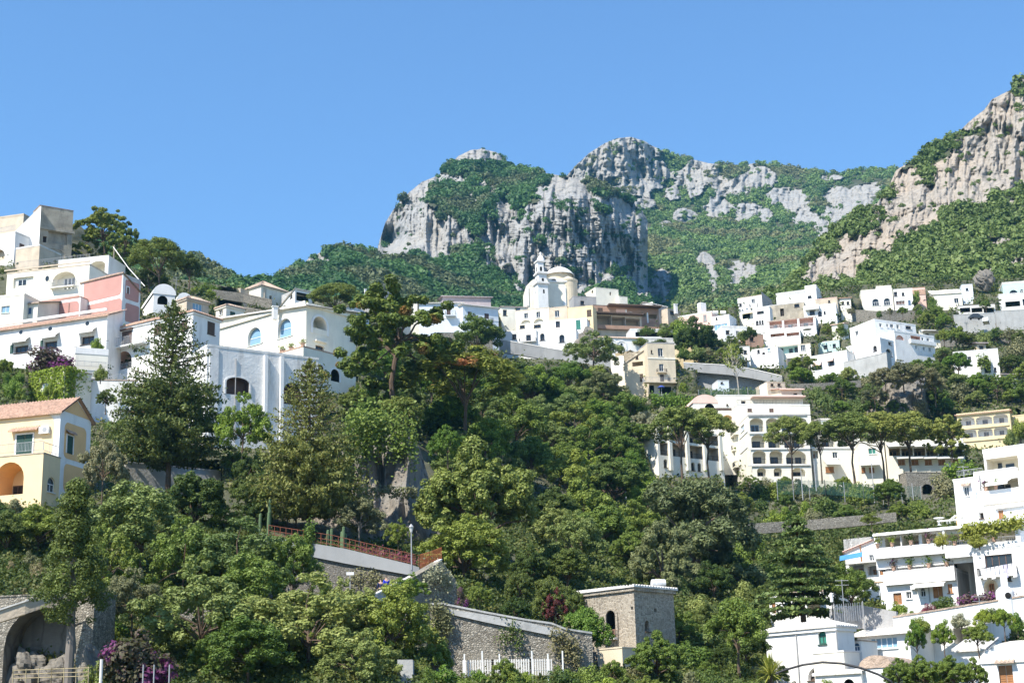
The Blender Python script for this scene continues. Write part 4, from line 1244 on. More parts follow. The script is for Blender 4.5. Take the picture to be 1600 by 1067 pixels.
# bell tower, three stages
Dt = 456.5
stages = [(849.5, 19, 490, 443.5, 0.75), (848, 15.5, 443, 428, 0.7), (845, 11.5, 427.5, 409.5, 0.6)]
aT = R(20)
tw = empty('bell_tower', (0, 0, 0))
tw.parent = b.root
for i, (cx, wp, yb_, yt_, ww) in enumerate(stages):
    q = ctr(cx, yb_, Dt + 1); w = px2m(wp, Dt)
    z1_ = float(zat(q[0], q[1], yt_))
    d = np.array([math.cos(aT), math.sin(aT)]); l = np.array([-math.sin(aT), math.cos(aT)])
    o2 = q[:2] - d * w / 2 * 0.95
    fr = Face(o2, d, -l, w * 0.95, q[2] - (4 if i == 0 else 0.2), z1_)
    fl = Face(o2, l, -d, w * 0.95, fr.z0, z1_)
    f3 = Face(o2 + d * w * 0.95, l, d, w * 0.95, fr.z0, z1_); f4 = Face(o2 + l * w * 0.95, d, l, w * 0.95, fr.z0, z1_)
    wy = [(452, 458.5), (434.5, 441.5), (416.5, 423.5)][i]
    wx = {0: 2.4, 1: 3.4, 2: 3.4}[i]
    u0, u1, za, zb_ = fr.rect(cx - wx / 2 + 0.3, wy[0], cx + wx / 2 + 0.3, wy[1])
    hh = dict(u0=u0, u1=u1, z0=za, z1=zb_, arch=1.0, dep=0.9, im=1)
    mb = MB(); facade(mb, fr, [hh])
    wv = fl.L / 2; facade(mb, fl, [dict(u0=wv - (u1 - u0) / 2, u1=wv + (u1 - u0) / 2, z0=za, z1=zb_, arch=1.0, dep=0.9, im=1)])
    facade(mb, f3, []); facade(mb, f4, [])
    mb.cur = 0
    if i < 2:
        for fc in (fr, fl, f3, f4):
            pass
    mb.poly([fr.pt(0, z1_), fr.pt(fr.L, z1_), f4.pt(fr.L, z1_), f4.pt(0, z1_)])
    mb.build('tower_stage', [WHITE, DARK], b.root)
    cb = MB()
    e = 0.45 if i < 2 else 0.3
    c0 = np.array([*(o2 - d * e - l * e), z1_ + 0.01])
    cb.box(c0, np.array([*(d * (w * 0.95 + 2 * e)), 0]), np.array([*(l * (w * 0.95 + 2 * e)), 0]), np.array([0, 0, 0.45]))
    if i < 2:
        cb.box(c0 + np.array([*(d * e * 0.6 + l * e * 0.6), 0.455]), np.array([*(d * (w * 0.95 + 0.8 * e)), 0]), np.array([*(l * (w * 0.95 + 0.8 * e)), 0]), np.array([0, 0, 0.35]))
    cb.build('cornice', GREYIRON if False else PARAPET, b.root)
q = ctr(845, 409, Dt + 3.0); w = px2m(11, Dt)
mb = MB()
zc = float(zat(q[0], q[1], 398.5)) - q[2]
mb.lathe(q, [(w * 0.62, 0), (w * 0.60, zc * 0.25), (w * 0.45, zc * 0.6), (w * 0.2, zc * 0.9), (0.1, zc)], 8)
mb.lathe(q, [(w * 0.16, zc - 0.05), (w * 0.16, zc + 0.8), (0.02, zc + 1.0)], 6)
mb.build('spire', WHITE, b.root)
bpy.data.objects.remove(tw)

b = Bld('cream_block', 'plain cream block house with two tiny windows, right of the church', 'house', 'the plain cream block')
b.box(930, 449, 495, 914, 967, 24, D=462, m=CREAM, ph=0.1, feats=[('adark', 'R', 952.5, 456, 955, 461.5, 'black', dict(sill=False)), ('adark', 'L', 924, 453, 927, 459, 'black', dict(sill=False))])
b.box(967, 463, 495, None, 981, 24, D=463, m=CREAM, wL=7, ph=0.1, feats=[('win', 'R', 969, 475, 974, 480, 'dark')])
b = Bld('grey_annex', 'low grey annex with a small white gable below the plain cream block', 'house')
b.box(896, 463, 490, 886, 932, 14, D=450, wL=5, m=GREYW, ph=0.15, feats=[('dark', 'R', 907, 470, 913, 476, 'dark')])
b = Bld('loggia_house', 'long red-brown house with deep shaded loggias, brown roofs and white posts', 'house', 'the red-brown loggia house')
b.box(927, 477, 530, 921, 1030, 14, D=440, wL=7, m=REDBROWN, inner=TAN, ph=0.15, pm=DKWOOD, feats=[
    ('shut', 'R', 934, 481, 942, 488, 'dkwood'), ('win', 'R', 969, 486, 975, 494, 'dark'), ('win', 'R', 982, 487, 988, 495, 'dark'), ('log', 'R', 996, 489, 1010, 500, None, dict(dep=2.4, door=False, rail='solid')), ('log', 'R', 1013, 491, 1027, 503, None, dict(dep=2.4, door=False, rail='solid')),
    ('slab', 'R', 948, 479, 1030, 481, DKWOOD, dict(n=2.4)), ('pil', 'R', 1010.5, 489, 1012.5, 505, WHITE, dict(n=0.4)), ('pil', 'R', 977, 484, 979, 497, WHITE, dict(n=0.3)), ('panel', 'R', 963, 483, 980, 497, PALEPINK, dict(r=0.05))])
b.box(928, 489, 535, 922, 1003, 14, D=434, wL=5, m=TAN, inner=TAN, ph=0.2, pm=DKWOOD, feats=[
    ('log', 'R', 930, 493, 955, 508, None, dict(dep=3.2, door=False)), ('log', 'R', 956, 495.5, 977, 511, None, dict(dep=3.2, door=False)), ('log', 'R', 978, 498, 1000, 513, None, dict(dep=3.2, door=False)),
    ('slab', 'R', 928, 490.5, 1003, 492.5, DKWOOD, dict(n=1.8)), ('bal', 'R', 929, 510, 1001, 515, 'redbrown', dict(d=1.0, style='solid'))])
b = Bld('gabled_grey_house', 'grey-sided house with a white slanting gable above the loggia house', 'house')
b.box(1021, 475, 505, 985, 1043, 40, D=452, m=GREYW, wL=9, roof='gableL', rise=1.6, rm=WHITETILE, oh=0.2, feats=[('panel', 'L', 986, 477, 1020.5, 500, WHITE, dict(r=0.1))])
b.box(1043, 482, 510, None, 1063, 40, D=452, m=TAN, wL=6, ph=0.15, feats=[('dark', 'R', 1047, 486, 1054, 492, 'dark')])
b = Bld('tank_house', 'pale pink house with white chimneys and two white roof tanks', 'house', 'the house with roof tanks')
B = b.box(1112, 487, 525, 1060, 1118, 62, D=430, m=PALEPINK, wR=8, ph=0.25, pm=WHITE, feats=[('shut', 'L', 1099, 492, 1104, 502, 'grey')])
b.chimney(B, 1097, 474, 487, 11, WHITE, t=5, cap=False); b.chimney(B, 1056, 476, 486, 5, WHITE, t=8)
B2 = b.box(1139, 492, 530, 1112, 1150, 62, D=424, m=WHITE, ph=0.2, wR=6, feats=[('dark', 'L', 1118, 496, 1121, 500, 'dark'), ('win', 'L', 1116, 506, 1137, 516, 'sky', dict(bars=4))])
for (px, nm) in ((1118, 'a'), (1130, 'b')):
    p = P(px, 490.5, 426)
    mb = MB(); L = px2m(9, 426); rr = px2m(2.6, 426)
    mb.tube([p + [-L / 2, 0, rr], p + [-L * 0.46, 0, rr], p + [L * 0.46, 0, rr], p + [L / 2, 0, rr]], [rr * 0.7, rr, rr, rr * 0.7], 12)
    o = mb.build('water_tank', WHITE)
    tag(o, {1118: 'left white cylinder tank on the pale pink house roof', 1130: 'right white cylinder tank on the pale pink house roof'}[px], 'water tank', 'white water tanks on the pale pink house')
b = Bld('pergola_terraces', 'stepped white garden terraces with planted pergolas above the tall cream house', 'terraces')
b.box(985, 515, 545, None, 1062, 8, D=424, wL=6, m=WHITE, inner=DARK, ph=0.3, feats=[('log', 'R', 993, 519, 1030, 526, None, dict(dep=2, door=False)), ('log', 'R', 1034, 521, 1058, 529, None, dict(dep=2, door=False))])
b.box(978, 529, 560, None, 1058, 8, D=414, wL=6, m=PARAPET, ph=0.3)
b = Bld('arcade_house', 'white arcade wall with three round windows below a tiled slope', 'house', 'the round-window arcade')
b.box(935, 527, 560, 930, 1000, 12, D=408, wL=9, m=WHITE, inner=PALECREAM, roof='tile', sL=0.30, rm=OLDTERRA, oh=0.3, feats=[
    ('ocu', 'R', 941, 533, 945, 537, 'dark'), ('ocu', 'R', 955, 534.5, 959, 538.5, 'dark'), ('ocu', 'R', 969, 536, 973, 540, 'dark'),
    ('surr', 'R', 937, 530.5, 949, 545, WHITE, dict(t=0.4)), ('surr', 'R', 951, 532, 963, 546, WHITE, dict(t=0.4)), ('surr', 'R', 965, 533.5, 977, 547, WHITE, dict(t=0.4))])
b = Bld('tall_cream_house', 'tall narrow cream house with dark windows and a gabled white side', 'house', 'the tall cream house')
b.box(1011, 536, 625, 987, 1056, 12, D=352, wL=13, m=BEIGE, inner=DARK, ph=0.25, pm=GREYW, feats=[
    ('win', 'R', 1028, 544, 1036, 557, 'dark'), ('win', 'R', 1030, 568.5, 1037, 580, 'dark'), ('shut', 'R', 1031.5, 585, 1037.5, 598, 'dkwood'), ('dark', 'R', 1043, 589, 1047, 594, 'dark'), ('dark', 'R', 1017, 547, 1019.5, 552, 'dark'),
    ('log', 'R', 1009.5, 602, 1022, 613, None, dict(dep=1.8, door=False)), ('log', 'R', 1030.6, 604, 1049, 615, None, dict(dep=1.8, door=False)),
    ('bal', 'R', 1004, 592, 1056, 599, None, dict(d=1.6, railm=GREYIRON)), ('bal', 'R', 1026, 577, 1041, 582, None, dict(d=0.7)), ('band', 'R', 1012, 559, 1055, 561, PALECREAM, dict(n=0.1))])
b.box(1006, 548, 625, 976, None, 70, D=355, wR=5, m=BEIGE, inner=TAN, roof='tile', sR=0.0, sL=-0.55, rm=WHITETILE, oh=0.2, feats=[('adark', 'L', 993, 552, 997, 561, 'dark'), ('log', 'L', 988, 565, 1005, 578, None, dict(dep=2.2, door=False, rail='solid')), ('shut', 'L', 1000, 584, 1005, 596, 'dkwood')])
b.box(985, 556, 610, 955, None, 70, D=368, wR=5, m=CREAM, ph=0.3, feats=[('dark', 'L', 974, 572, 980, 578, 'dark')])
# ------------------------------------------------------------ houses on the upper right
b = Bld('white_shed_house', 'white house with two small brown windows and a dark grey side', 'house', 'the dark-sided white house')
b.box(1190.5, 461, 495, 1153, 1207, 64, D=458, m=WHITE, ph=0.2, pm=TAN, feats=[('win', 'L', 1174, 467, 1179.5, 473, 'dark'), ('bal', 'L', 1172, 475, 1184, 481, None, dict(d=1.0)), ('dark', 'L', 1155, 474, 1159, 479, 'dark'),
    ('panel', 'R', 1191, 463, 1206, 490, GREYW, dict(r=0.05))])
b.box(1178, 487, 515, 1156, None, 64, D=448, m=PALECREAM, inner=DARK, wR=5, feats=[('log', 'L', 1160, 490, 1172, 498, None, dict(dep=1.5, door=False)), ('awn', 'L', 1166, 487, 1178, 490, YELLOW, dict(d=1.2))])
b = Bld('narrow_white_house', 'narrow white house with three tiny arched windows', 'house', 'the narrow white house')
b.box(1202, 479, 520, 1177, 1208, 68, D=440, m=WHITE, ph=0.25, feats=[('dark', 'L', 1182.6, 486, 1193.5, 490, 'dark'), ('adark', 'L', 1181, 501, 1185, 508, 'dark'), ('adark', 'L', 1186, 500.5, 1189, 507, 'dark'), ('adark', 'L', 1190, 500, 1193, 507, 'dark')])
b = Bld('glass_terrace_house', 'long white house with a glass roof terrace under the cliff', 'house', 'the glass-terrace house')
b.box(1275, 452, 485, 1213, 1284, 68, D=470, m=WHITE, ph=0.4, feats=[('dark', 'L', 1262, 462, 1268, 466, 'dark'), ('rail', 'L', 1224, 456, 1258, 460, GREYIRON, dict(n=0.4))])
B = b.box(1275, 445, 470, 1258, 1282, 68, D=474, m=WHITE, ph=0.1)
b = Bld('ruined_house', 'old bare stone house with an open doorway', 'house', 'the bare stone house')
b.box(1256, 472, 510, 1203, None, 72, D=448, wR=6, m=OLDSTONE, ph=0.2, pm=PARAPET, feats=[('dark', 'L', 1219, 482, 1225, 494, 'black', dict(sill=False)), ('dark', 'L', 1241, 475, 1249, 480, 'dark')])
b = Bld('arched_teal_house', 'white and pale house with dark arched openings below a terrace', 'house')
b.box(1306, 475, 505, 1256, 1316, 74, D=442, m=WHITE, inner=TEAL, wR=6, ph=0.3, feats=[('dark', 'L', 1265, 485, 1273, 492, 'dark'), ('adark', 'L', 1278, 486, 1284, 494, 'dark'), ('adark', 'L', 1287, 486, 1290, 491, 'dark'), ('bal', 'L', 1258, 478, 1280, 484, None, dict(d=1.2, style='solid'))])
b.box(1308, 465, 485, 1274, None, 74, D=455, m=TAN, wR=6, ph=0.2, pm=PALEPINK, feats=[('dark', 'L', 1294, 469, 1297, 473, 'dark')])
b = Bld('pink_colonnade_house', 'pink and white house with two tiers of colonnaded balconies', 'house', 'the pink colonnade house')
b.box(1274, 495, 525, 1199, 1280, 72, D=424, m=WHITE, inner=PALEPINK, wR=6, ph=0.25, pm=OLDTERRA, feats=[
    ('log', 'L', 1202, 500, 1222, 513, 'blue', dict(dep=1.8, doors=[(0.45, 0.75, 0.6)], rail='bars', railm=FRAME)), ('log', 'L', 1225, 498.5, 1246, 512, 'blue', dict(dep=1.8, doors=[(0.45, 0.75, 0.6)], rail='bars', railm=FRAME)), ('log', 'L', 1249, 497, 1271, 510, 'blue', dict(dep=1.8, doors=[(0.45, 0.75, 0.6)], rail='bars', railm=FRAME))])
b.box(1250, 516, 545, 1190, 1256, 72, D=416, m=WHITE, inner=PALEPINK, wR=6, ph=0.25, feats=[('log', 'L', 1204, 521, 1226, 531, 'white', dict(dep=1.6, door=False, rail='solid')), ('log', 'L', 1229, 519.5, 1249, 530, 'white', dict(dep=1.6, door=False, rail='solid'))])
b = Bld('garden_house', 'low white house with cream end and dark windows above the road', 'house', 'the low white house by the road')
b.box(1266, 537, 575, 1214, 1271, 74, D=392, m=PALECREAM, inner=TEAL, wR=6, ph=0.2, pm=TAN, feats=[('win', 'L', 1251, 539, 1259, 548, 'dark', dict(bars=3)), ('log', 'L', 1217, 541, 1247, 552, 'dkwood', dict(dep=1.5, doors=[(0.0, 0.2, 0.95), (0.3, 0.5, 0.8), (0.8, 1.0, 0.95)]))])
b.box(1215, 542, 575, 1171, None, 66, D=388, m=WHITE, wR=6, ph=0.2, feats=[('adark', 'L', 1183, 545, 1187, 552, 'dark'), ('win', 'L', 1199, 543, 1204, 549, 'sky'), ('dark', 'L', 1191, 550, 1195, 553, 'dark')])
b = Bld('teal_cottage', 'pale teal cottage with two brown windows', 'house')
b.box(1311, 532, 560, 1278, None, 72, D=404, m=TEAL, wR=5, ph=0.2, pm=PARAPET, feats=[('dark', 'L', 1287.5, 539, 1293, 545, 'dark'), ('dark', 'L', 1301, 537, 1306, 543, 'dark')])
b = Bld('slanting_white_house', 'white house stepping down beside the ramp with two shaded windows', 'house')
b.box(1323, 549, 592, 1267, None, 55, D=372, m=WHITE, wR=5, ph=0.4, pm=PARAPET, feats=[('dark', 'L', 1274, 571, 1284, 577, 'dark'), ('dark', 'L', 1295, 564, 1303, 571, 'dark'), ('awn', 'L', 1292, 559, 1303, 564, PALEPINK, dict(d=0.8)), ('awn', 'L', 1271, 565, 1284, 571, PALEPINK, dict(d=0.8))])

b = Bld('white_hillside_villa', 'large white stepped villa with rows of dark windows on a ramp wall', 'villa', 'the large stepped villa')
b.box(1366, 500, 545, 1333, 1432, 28, D=392, m=WHITE, wL=10, ph=0.3, feats=[('win', 'L', 1336, 517, 1341, 524, 'dark'), ('win', 'R', 1374, 505, 1378, 511, 'dark'), ('win', 'R', 1385, 506, 1388, 511, 'dark'), ('win', 'R', 1391, 506, 1396, 512, 'dark'), ('win', 'R', 1401, 507, 1405, 514, 'dark'), ('dark', 'R', 1415, 509, 1424, 514, 'dark')])
b.box(1397, 518, 575, 1326, 1461, 30, D=378, m=WHITE, inner=PALEPINK, wL=20, ph=0.35, feats=[
    ('log', 'R', 1423, 525, 1438, 532, 'dkwood', dict(dep=1.5)), ('win', 'R', 1440, 527, 1443, 533, 'dark'), ('win', 'R', 1448, 528, 1452, 534, 'dark'), ('alog', 'R', 1400, 524, 1412, 531, None, dict(dep=0.5, door=False)),
    ('win', 'R', 1430, 540, 1433, 545, 'dark'), ('win', 'R', 1442, 542, 1445, 547, 'dark'), ('win', 'R', 1451, 543, 1455, 549, 'dark'),
    ('bal', 'R', 1421, 533, 1460, 538, None, dict(d=0.6, style='solid')), ('alog', 'L', 1333, 543, 1343, 552, 'palepink', dict(dep=0.4, door=False)), ('alog', 'L', 1350, 533, 1357, 541, None, dict(dep=0.4, door=False)), ('dark', 'L', 1336, 560, 1340, 566, 'dark')])
b.box(1375, 530, 575, 1345, 1398, 42, D=370, m=WHITE, inner=PALECREAM, wL=8, ph=0.5, feats=[('adark', 'R', 1384, 545, 1394, 556, 'dark'), ('adark', 'L', 1364, 540, 1370, 549, 'dark'), ('dark', 'R', 1388, 534, 1393, 539, 'dark')])
b.box(1385, 551, 590, 1318, None, 45, D=362, m=CONCRETE, wR=2, ph=0.15, name='ramp_wall')
b = Bld('white_arched_villa', 'white villa with two tall arched windows and a flat roof canopy', 'villa', 'the two-arch villa')
b.box(1345, 455, 490, None, 1396, -8, D=474, wL=10, m=PALECREAM, ph=0.3, feats=[('awin', 'R', 1363, 467, 1373.5, 478, 'dark', dict(bars=3)), ('awin', 'R', 1381, 466, 1391, 477, 'dark', dict(bars=3)), ('surr', 'R', 1363, 467, 1373.5, 478, WHITE, dict(t=0.4)), ('surr', 'R', 1381, 466, 1391, 477, WHITE, dict(t=0.4))])
b.box(1369, 448, 460, None, 1393, -8, D=478, wL=7, m=PALECREAM, inner=TAN, ph=0.15, feats=[('log', 'R', 1374, 451, 1390, 457, None, dict(dep=2.5, door=False))])
b.box(1396, 453, 490, None, 1427, -8, D=472, wL=8, m=WHITE, ph=0.2, feats=[('dark', 'R', 1396.5, 456, 1402, 463, 'dark'), ('dark', 'R', 1409, 457, 1413, 462, 'dark'), ('win', 'R', 1400, 470, 1414, 476, 'brown', dict(bars=3)), ('shut', 'R', 1419, 469, 1423, 476, 'blue')])
b = Bld('orange_cottage', 'small orange house with one dark window behind dark trees', 'house', 'the orange cottage')
b.box(1418, 451, 485, None, 1447, -8, D=478, wL=7, m=PALEPINK, ph=0.15, pm=TERRA, feats=[('dark', 'R', 1423, 464, 1431, 470, 'dark'), ('band', 'R', 1419, 453, 1446, 461, TERRA, dict(n=0.12))])
b = Bld('pale_yellow_house', 'pale yellow house with a sloping cream roof and a white window', 'house', 'the pale yellow house')
b.box(1457, 460, 485, None, 1504, -8, D=480, wL=8, m=PALECREAM, roof='tile', sL=0.42, rm=CREAM, oh=0.3, feats=[('win', 'R', 1491, 466, 1498, 473, 'dark')])
b = Bld('pale_blue_cottage', 'tiny pale blue house with a grey roof beside the boulder', 'house')
b.box(1502, 445, 475, None, 1521, -8, D=490, wL=6, m=BLUEWHITE, ph=0.15, pm=GREYW, feats=[('dark', 'R', 1509, 450, 1513, 454, 'dark')])
b = Bld('edge_house', 'grey flat-roofed house with an arched window and open garage at the right edge', 'house', 'the house at the right edge')
b.box(1566, 445, 470, None, 1660, -10, D=490, wL=8, m=TEAL, ph=0.8, pm=PARAPET, feats=[('adark', 'R', 1577, 453, 1590, 459, 'dark'), ('awin', 'R', 1594, 452, 1599, 458, 'dark')])
b.box(1560, 461, 500, None, 1660, -10, D=478, wL=8, m=PARAPET, inner=DARK, ph=0.3, feats=[('log', 'R', 1571, 471, 1594, 479, None, dict(dep=3, door=False)), ('dark', 'R', 1598, 467, 1606, 476, 'dark')])
b = Bld('terrace_retaining_wall', 'grey retaining wall of the road terrace at the upper right', 'wall')
b.box(1490, 493, 520, None, 1555, -6, D=452, wL=2, m=CONCRETE, ph=0.2)
b.box(1555, 487, 515, None, 1660, -6, D=455, wL=2, m=CONCRETE, ph=0.2)
b = Bld('white_cubic_house', 'white cubic house with brown windows and a vine over its arched door', 'house', 'the white cubic house')
b.box(1489, 551, 595, None, 1562, -14, D=372, wL=8, m=WHITE, ph=0.2, pm=PARAPET, feats=[('win', 'R', 1512, 557, 1517.5, 564, 'dark', dict(fm=BROWN)), ('win', 'R', 1538, 556, 1542.5, 563, 'dark', dict(fm=BROWN)), ('adark', 'R', 1538, 570, 1548, 582, 'dark'), ('dark', 'R', 1553, 574, 1557, 581, 'dark'), ('bal', 'R', 1536, 562, 1548, 566, None, dict(d=0.7))])
b = Bld('yellow_balcony_house', 'yellow house with two floors of scalloped white balconies', 'house', 'the yellow balcony house')
fs = []
for k, (x0, x1, y0, y1) in enumerate([(1500, 1523, 652, 665), (1525, 1550, 650, 663), (1552, 1575, 647, 661), (1503, 1526, 671, 684), (1528, 1551, 669, 682), (1553, 1575, 667, 680)]):
    fs.append(('alog', 'L', x0, y0, x1, y1, 'brown', dict(dep=1.5, arch=0.35, doors=[(0.3, 0.62, 0.75)], rail='bars', railm=GREYIRON)))
fs += [('band', 'L', 1496, 666, 1577, 668.5, YELLOW, dict(n=0.2)), ('band', 'L', 1498, 685, 1577, 688, YELLOW, dict(n=0.2)), ('band', 'L', 1494, 643, 1578, 646.5, YELLOW, dict(n=0.35))]
b.box(1577, 641, 700, 1497, 1590, 70, D=300, m=YELLOW, inner=WHITE, wR=7, roof='tile', sR=0.12, rm=TERRA, oh=0.4, feats=fs)
b.box(1640, 645, 700, 1584, None, 70, D=305, m=YELLOW, wR=7, ph=0.2)

# ------------------------------------------------------------ the hotel
b = Bld('hotel', 'large cream white hotel with three tiers of arched balconies behind umbrella pines', 'hotel', 'the arched hotel')
fs = []
for (y0, y1, xs) in ((653, 674.5, [(1171.6, 1193), (1197, 1217), (1221, 1240), (1244, 1261)]), (679, 699.5, [(1174, 1195), (1200, 1219), (1225, 1257)]), (703.5, 724.5, [(1176, 1197), (1202.5, 1223), (1228, 1260)])):
    for k, (x0, x1) in enumerate(xs):
        fs.append(('alog', 'R', x0, y0, x1, y1, 'dkwood' if y0 > 660 else 'sky', dict(dep=1.8, arch=0.7, doors=[(0.2, 0.8, 0.62)] if x1 - x0 < 25 else [(0.05, 0.45, 0.6), (0.55, 0.85, 0.6)], rail='bars')))
for (x0, x1) in ((1183, 1197), (1209, 1222), (1236, 1259)):
    fs.append(('alog', 'R', x0, 730.5, x1, 744, 'dkwood', dict(dep=1.2, arch=0.8, doors=[(0.2, 0.8, 0.6)])))
fs += [('band', 'R', 1169, 675.5, 1265, 677.5, PARAPET, dict(n=0.2)), ('band', 'R', 1169, 700.5, 1265, 702.3, PARAPET, dict(n=0.2)), ('band', 'R', 1169, 725.5, 1265, 728, PARAPET, dict(n=0.25)), ('band', 'R', 1168, 648, 1266, 650, GREYW, dict(n=0.2)),
       ('win', 'L', 1157, 664, 1163, 674, 'sky'), ('shut', 'L', 1148, 672, 1153, 684, 'wood'), ('shut', 'L', 1143, 696, 1149, 706, 'wood'), ('shut', 'L', 1148, 719, 1154, 734, 'wood'), ('bal', 'L', 1136, 678, 1155, 686, None, dict(d=1.0)), ('bal', 'L', 1138, 702, 1152, 709, None, dict(d=1.0)), ('bal', 'L', 1140, 727, 1156, 735, None, dict(d=1.0)),
       ('band', 'L', 1140, 686, 1169, 688, PARAPET, dict(n=0.1)), ('band', 'L', 1140, 710, 1169, 712, PARAPET, dict(n=0.1))]
b.box(1169.5, 648, 760, 1133, 1266, 4, D=288, m=PALECREAM, inner=CREAM, wL=26, ph=0.4, feats=fs)
b.box(1152, 633, 655, 1140, 1266, 9, D=297, m=PALECREAM, wL=8, ph=0.3, pm=PARAPET, feats=[('rail', 'R', 1152, 625, 1264, 632, IRON, dict(n=-0.1, step=0.3)), ('shut', 'R', 1168, 638, 1175, 643, 'brown'), ('shut', 'R', 1202, 638, 1209, 645, 'brown')])
b.box(1120, 618, 645, None, 1255, 8, D=310, m=PALECREAM, wL=8, ph=0.2, pm=PARAPET, feats=[('dark', 'R', 1135, 631, 1138, 634, 'dark'), ('dark', 'R', 1158, 626, 1165, 631, 'dark'), ('slab', 'R', 1172, 621, 1254, 623, PALEPINK, dict(n=2.0))])
b.box(1083, 630, 672, None, 1122, 8, D=304, m=PALECREAM, inner=DARK, wL=8, roof='vaultR', rise=1.8, pm=PALEPINK, feats=[('alog', 'R', 1101, 628.5, 1116, 638, None, dict(dep=1.2, door=False))])
b.box(1095, 641, 672, None, 1150, 8, D=300, m=PALECREAM, inner=APRICOT, wL=8, ph=0.5, pm=DKWOOD, feats=[('alog', 'R', 1128, 648, 1146, 664, 'palepink', dict(dep=1.8)), ('alog', 'R', 1107, 648, 1124, 664, None, dict(dep=1.8))])
# left wing, an open concrete frame of balconies
fs = []
xs = [1029, 1046, 1073, 1100, 1125]
for (dy0, dy1) in ((672, 687), (691, 711)):
    for x0, x1 in zip(xs[:-1], xs[1:]):
        o = (x0 - 1026) * 0.115
        fs.append(('log', 'R', x0 + 2.2, dy0 + o, x1 - 2.2, dy1 + o, 'dkwood', dict(dep=2.0, doors=[(0.2, 0.75, 0.75)], rail='bars')))
for x0 in (1037, 1080, 1090): 
    o = (x0 - 1026) * 0.115
    fs.append(('adark', 'R', x0, 716 + o, x0 + 6, 729 + o, 'dark'))
fs += [('pil', 'R', x - 2.2, 664 + (x - 1026) * 0.115, x + 2.2, 735, CREAM, dict(n=0.5)) for x in xs[1:]]
b.box(1026, 669, 745, 1018, 1130, 33, D=280, m=PALECREAM, inner=TAN, wL=9, ph=0.25, feats=fs)
# right wings
fs = []
for (x0, x1) in ((1266, 1279.5), (1283, 1304), (1309, 1325)):
    fs.append(('alog', 'R', x0, 680, x1, 698, 'dkwood', dict(dep=1.6, arch=0.6, rail='bars')))
fs += [('win', 'R', 1301, 706, 1309, 716, 'dark'), ('log', 'R', 1264.5, 704, 1279, 716, 'wood', dict(dep=1.2)), ('awn', 'R', 1286, 716, 1308, 726, CANVAS, dict(d=1.6)), ('shut', 'R', 1290, 729, 1303, 738, 'wood'), ('band', 'R', 1264, 699, 1346, 701, PARAPET, dict(n=0.15))]
b.box(1267, 675, 760, None, 1346, 8, D=290, m=PALECREAM, inner=CREAM, wL=9, ph=0.4, feats=fs)
b.box(1283, 655, 690, 1270, 1340, 8, D=300, m=WHITE, inner=TAN, wL=8, roof='tile', sL=0.12, rm=WHITETILE, oh=0.3, feats=[('alog', 'R', 1294, 662, 1304, 670, None, dict(dep=1.0, door=False))])
b = Bld('hotel_annex', 'long low hotel wing with white awnings and orange shutters under umbrella pines', 'hotel wing', 'the awning wing')
fs = [('win', 'R', 1357, 700, 1369, 709, 'teal', dict(bars=2)), ('awn', 'R', 1342, 722, 1372, 727, CANVAS, dict(d=1.5)), ('shut', 'R', 1343, 730, 1352, 738, 'wood'), ('shut', 'R', 1358, 730, 1366, 738, 'wood')]
b.box(1342, 692, 760, None, 1384, -5, D=285, m=CREAM, wL=9, ph=0.25, feats=fs)
fs = []
for k in range(6):
    x0 = 1388 + k * 19.5
    fs.append(('log', 'R', x0 + 1, 700, x0 + 18.5, 712, 'dkwood', dict(dep=2.2, doors=[(0.15, 0.45, 0.8), (0.55, 0.8, 0.8)], rail='bars')))
for k in range(5):
    x0 = 1400 + k * 21
    fs.append(('shut', 'R', x0 + 3, 718, x0 + 14, 726, 'wood'))
    fs.append(('awn', 'R', x0 - 1, 713, x0 + 19, 716.5, CANVAS, dict(d=1.4)))
for k in range(3):
    fs.append(('awn', 'R', 1384 + k * 41, 693, 1424 + k * 41, 699, CANVAS, dict(d=2.4)))
b.box(1384, 691, 742, None, 1508, -4, D=284, m=CREAM, inner=YELLOW, wL=8, ph=0.2, feats=fs)
b = Bld('stone_arch_wall', 'stone retaining wall with two low arches below the awning wing', 'wall', 'the stone arch wall')
b.box(1415, 738, 780, None, 1492, 10, D=262, m=STONE, inner=DARK, wL=3, ph=0.1, pm=STONE, feats=[('alog', 'R', 1441, 756, 1457, 772, None, dict(dep=1.5, arch=0.8, door=False)), ('alog', 'R', 1464, 753, 1480, 769, None, dict(dep=1.5, arch=0.8, door=False))])
b = Bld('roof_house', 'small tan house with two windows standing behind the hotel roof', 'house', 'the small tan house')
b.box(1199, 597, 632, 1186, 1228, 16, D=320, m=TAN, wL=6, ph=0.15, feats=[('panel', 'L', 1187, 599, 1198.5, 620, WHITE, dict(r=0.05)), ('dark', 'R', 1204, 599, 1209, 603, 'dark'), ('dark', 'R', 1215, 599, 1220, 603, 'dark')])
b.box(1220, 608, 632, None, 1253, 10, D=312, m=TAN, wL=6, roof='tile', sL=0.2, rm=PALEPINK, oh=0.5, feats=[('dark', 'R', 1240, 614, 1246, 620, 'dark')])
b = Bld('garden_shed', 'tiny pale blue shed with a flat white roof under the road', 'shed')
b.box(1121, 595, 606, 1118, 1139, 10, D=338, m=BLUEWHITE, wL=4, ph=0.15, pm=WHITE, feats=[('dark', 'R', 1126, 596.5, 1130, 599.5, 'dark')])

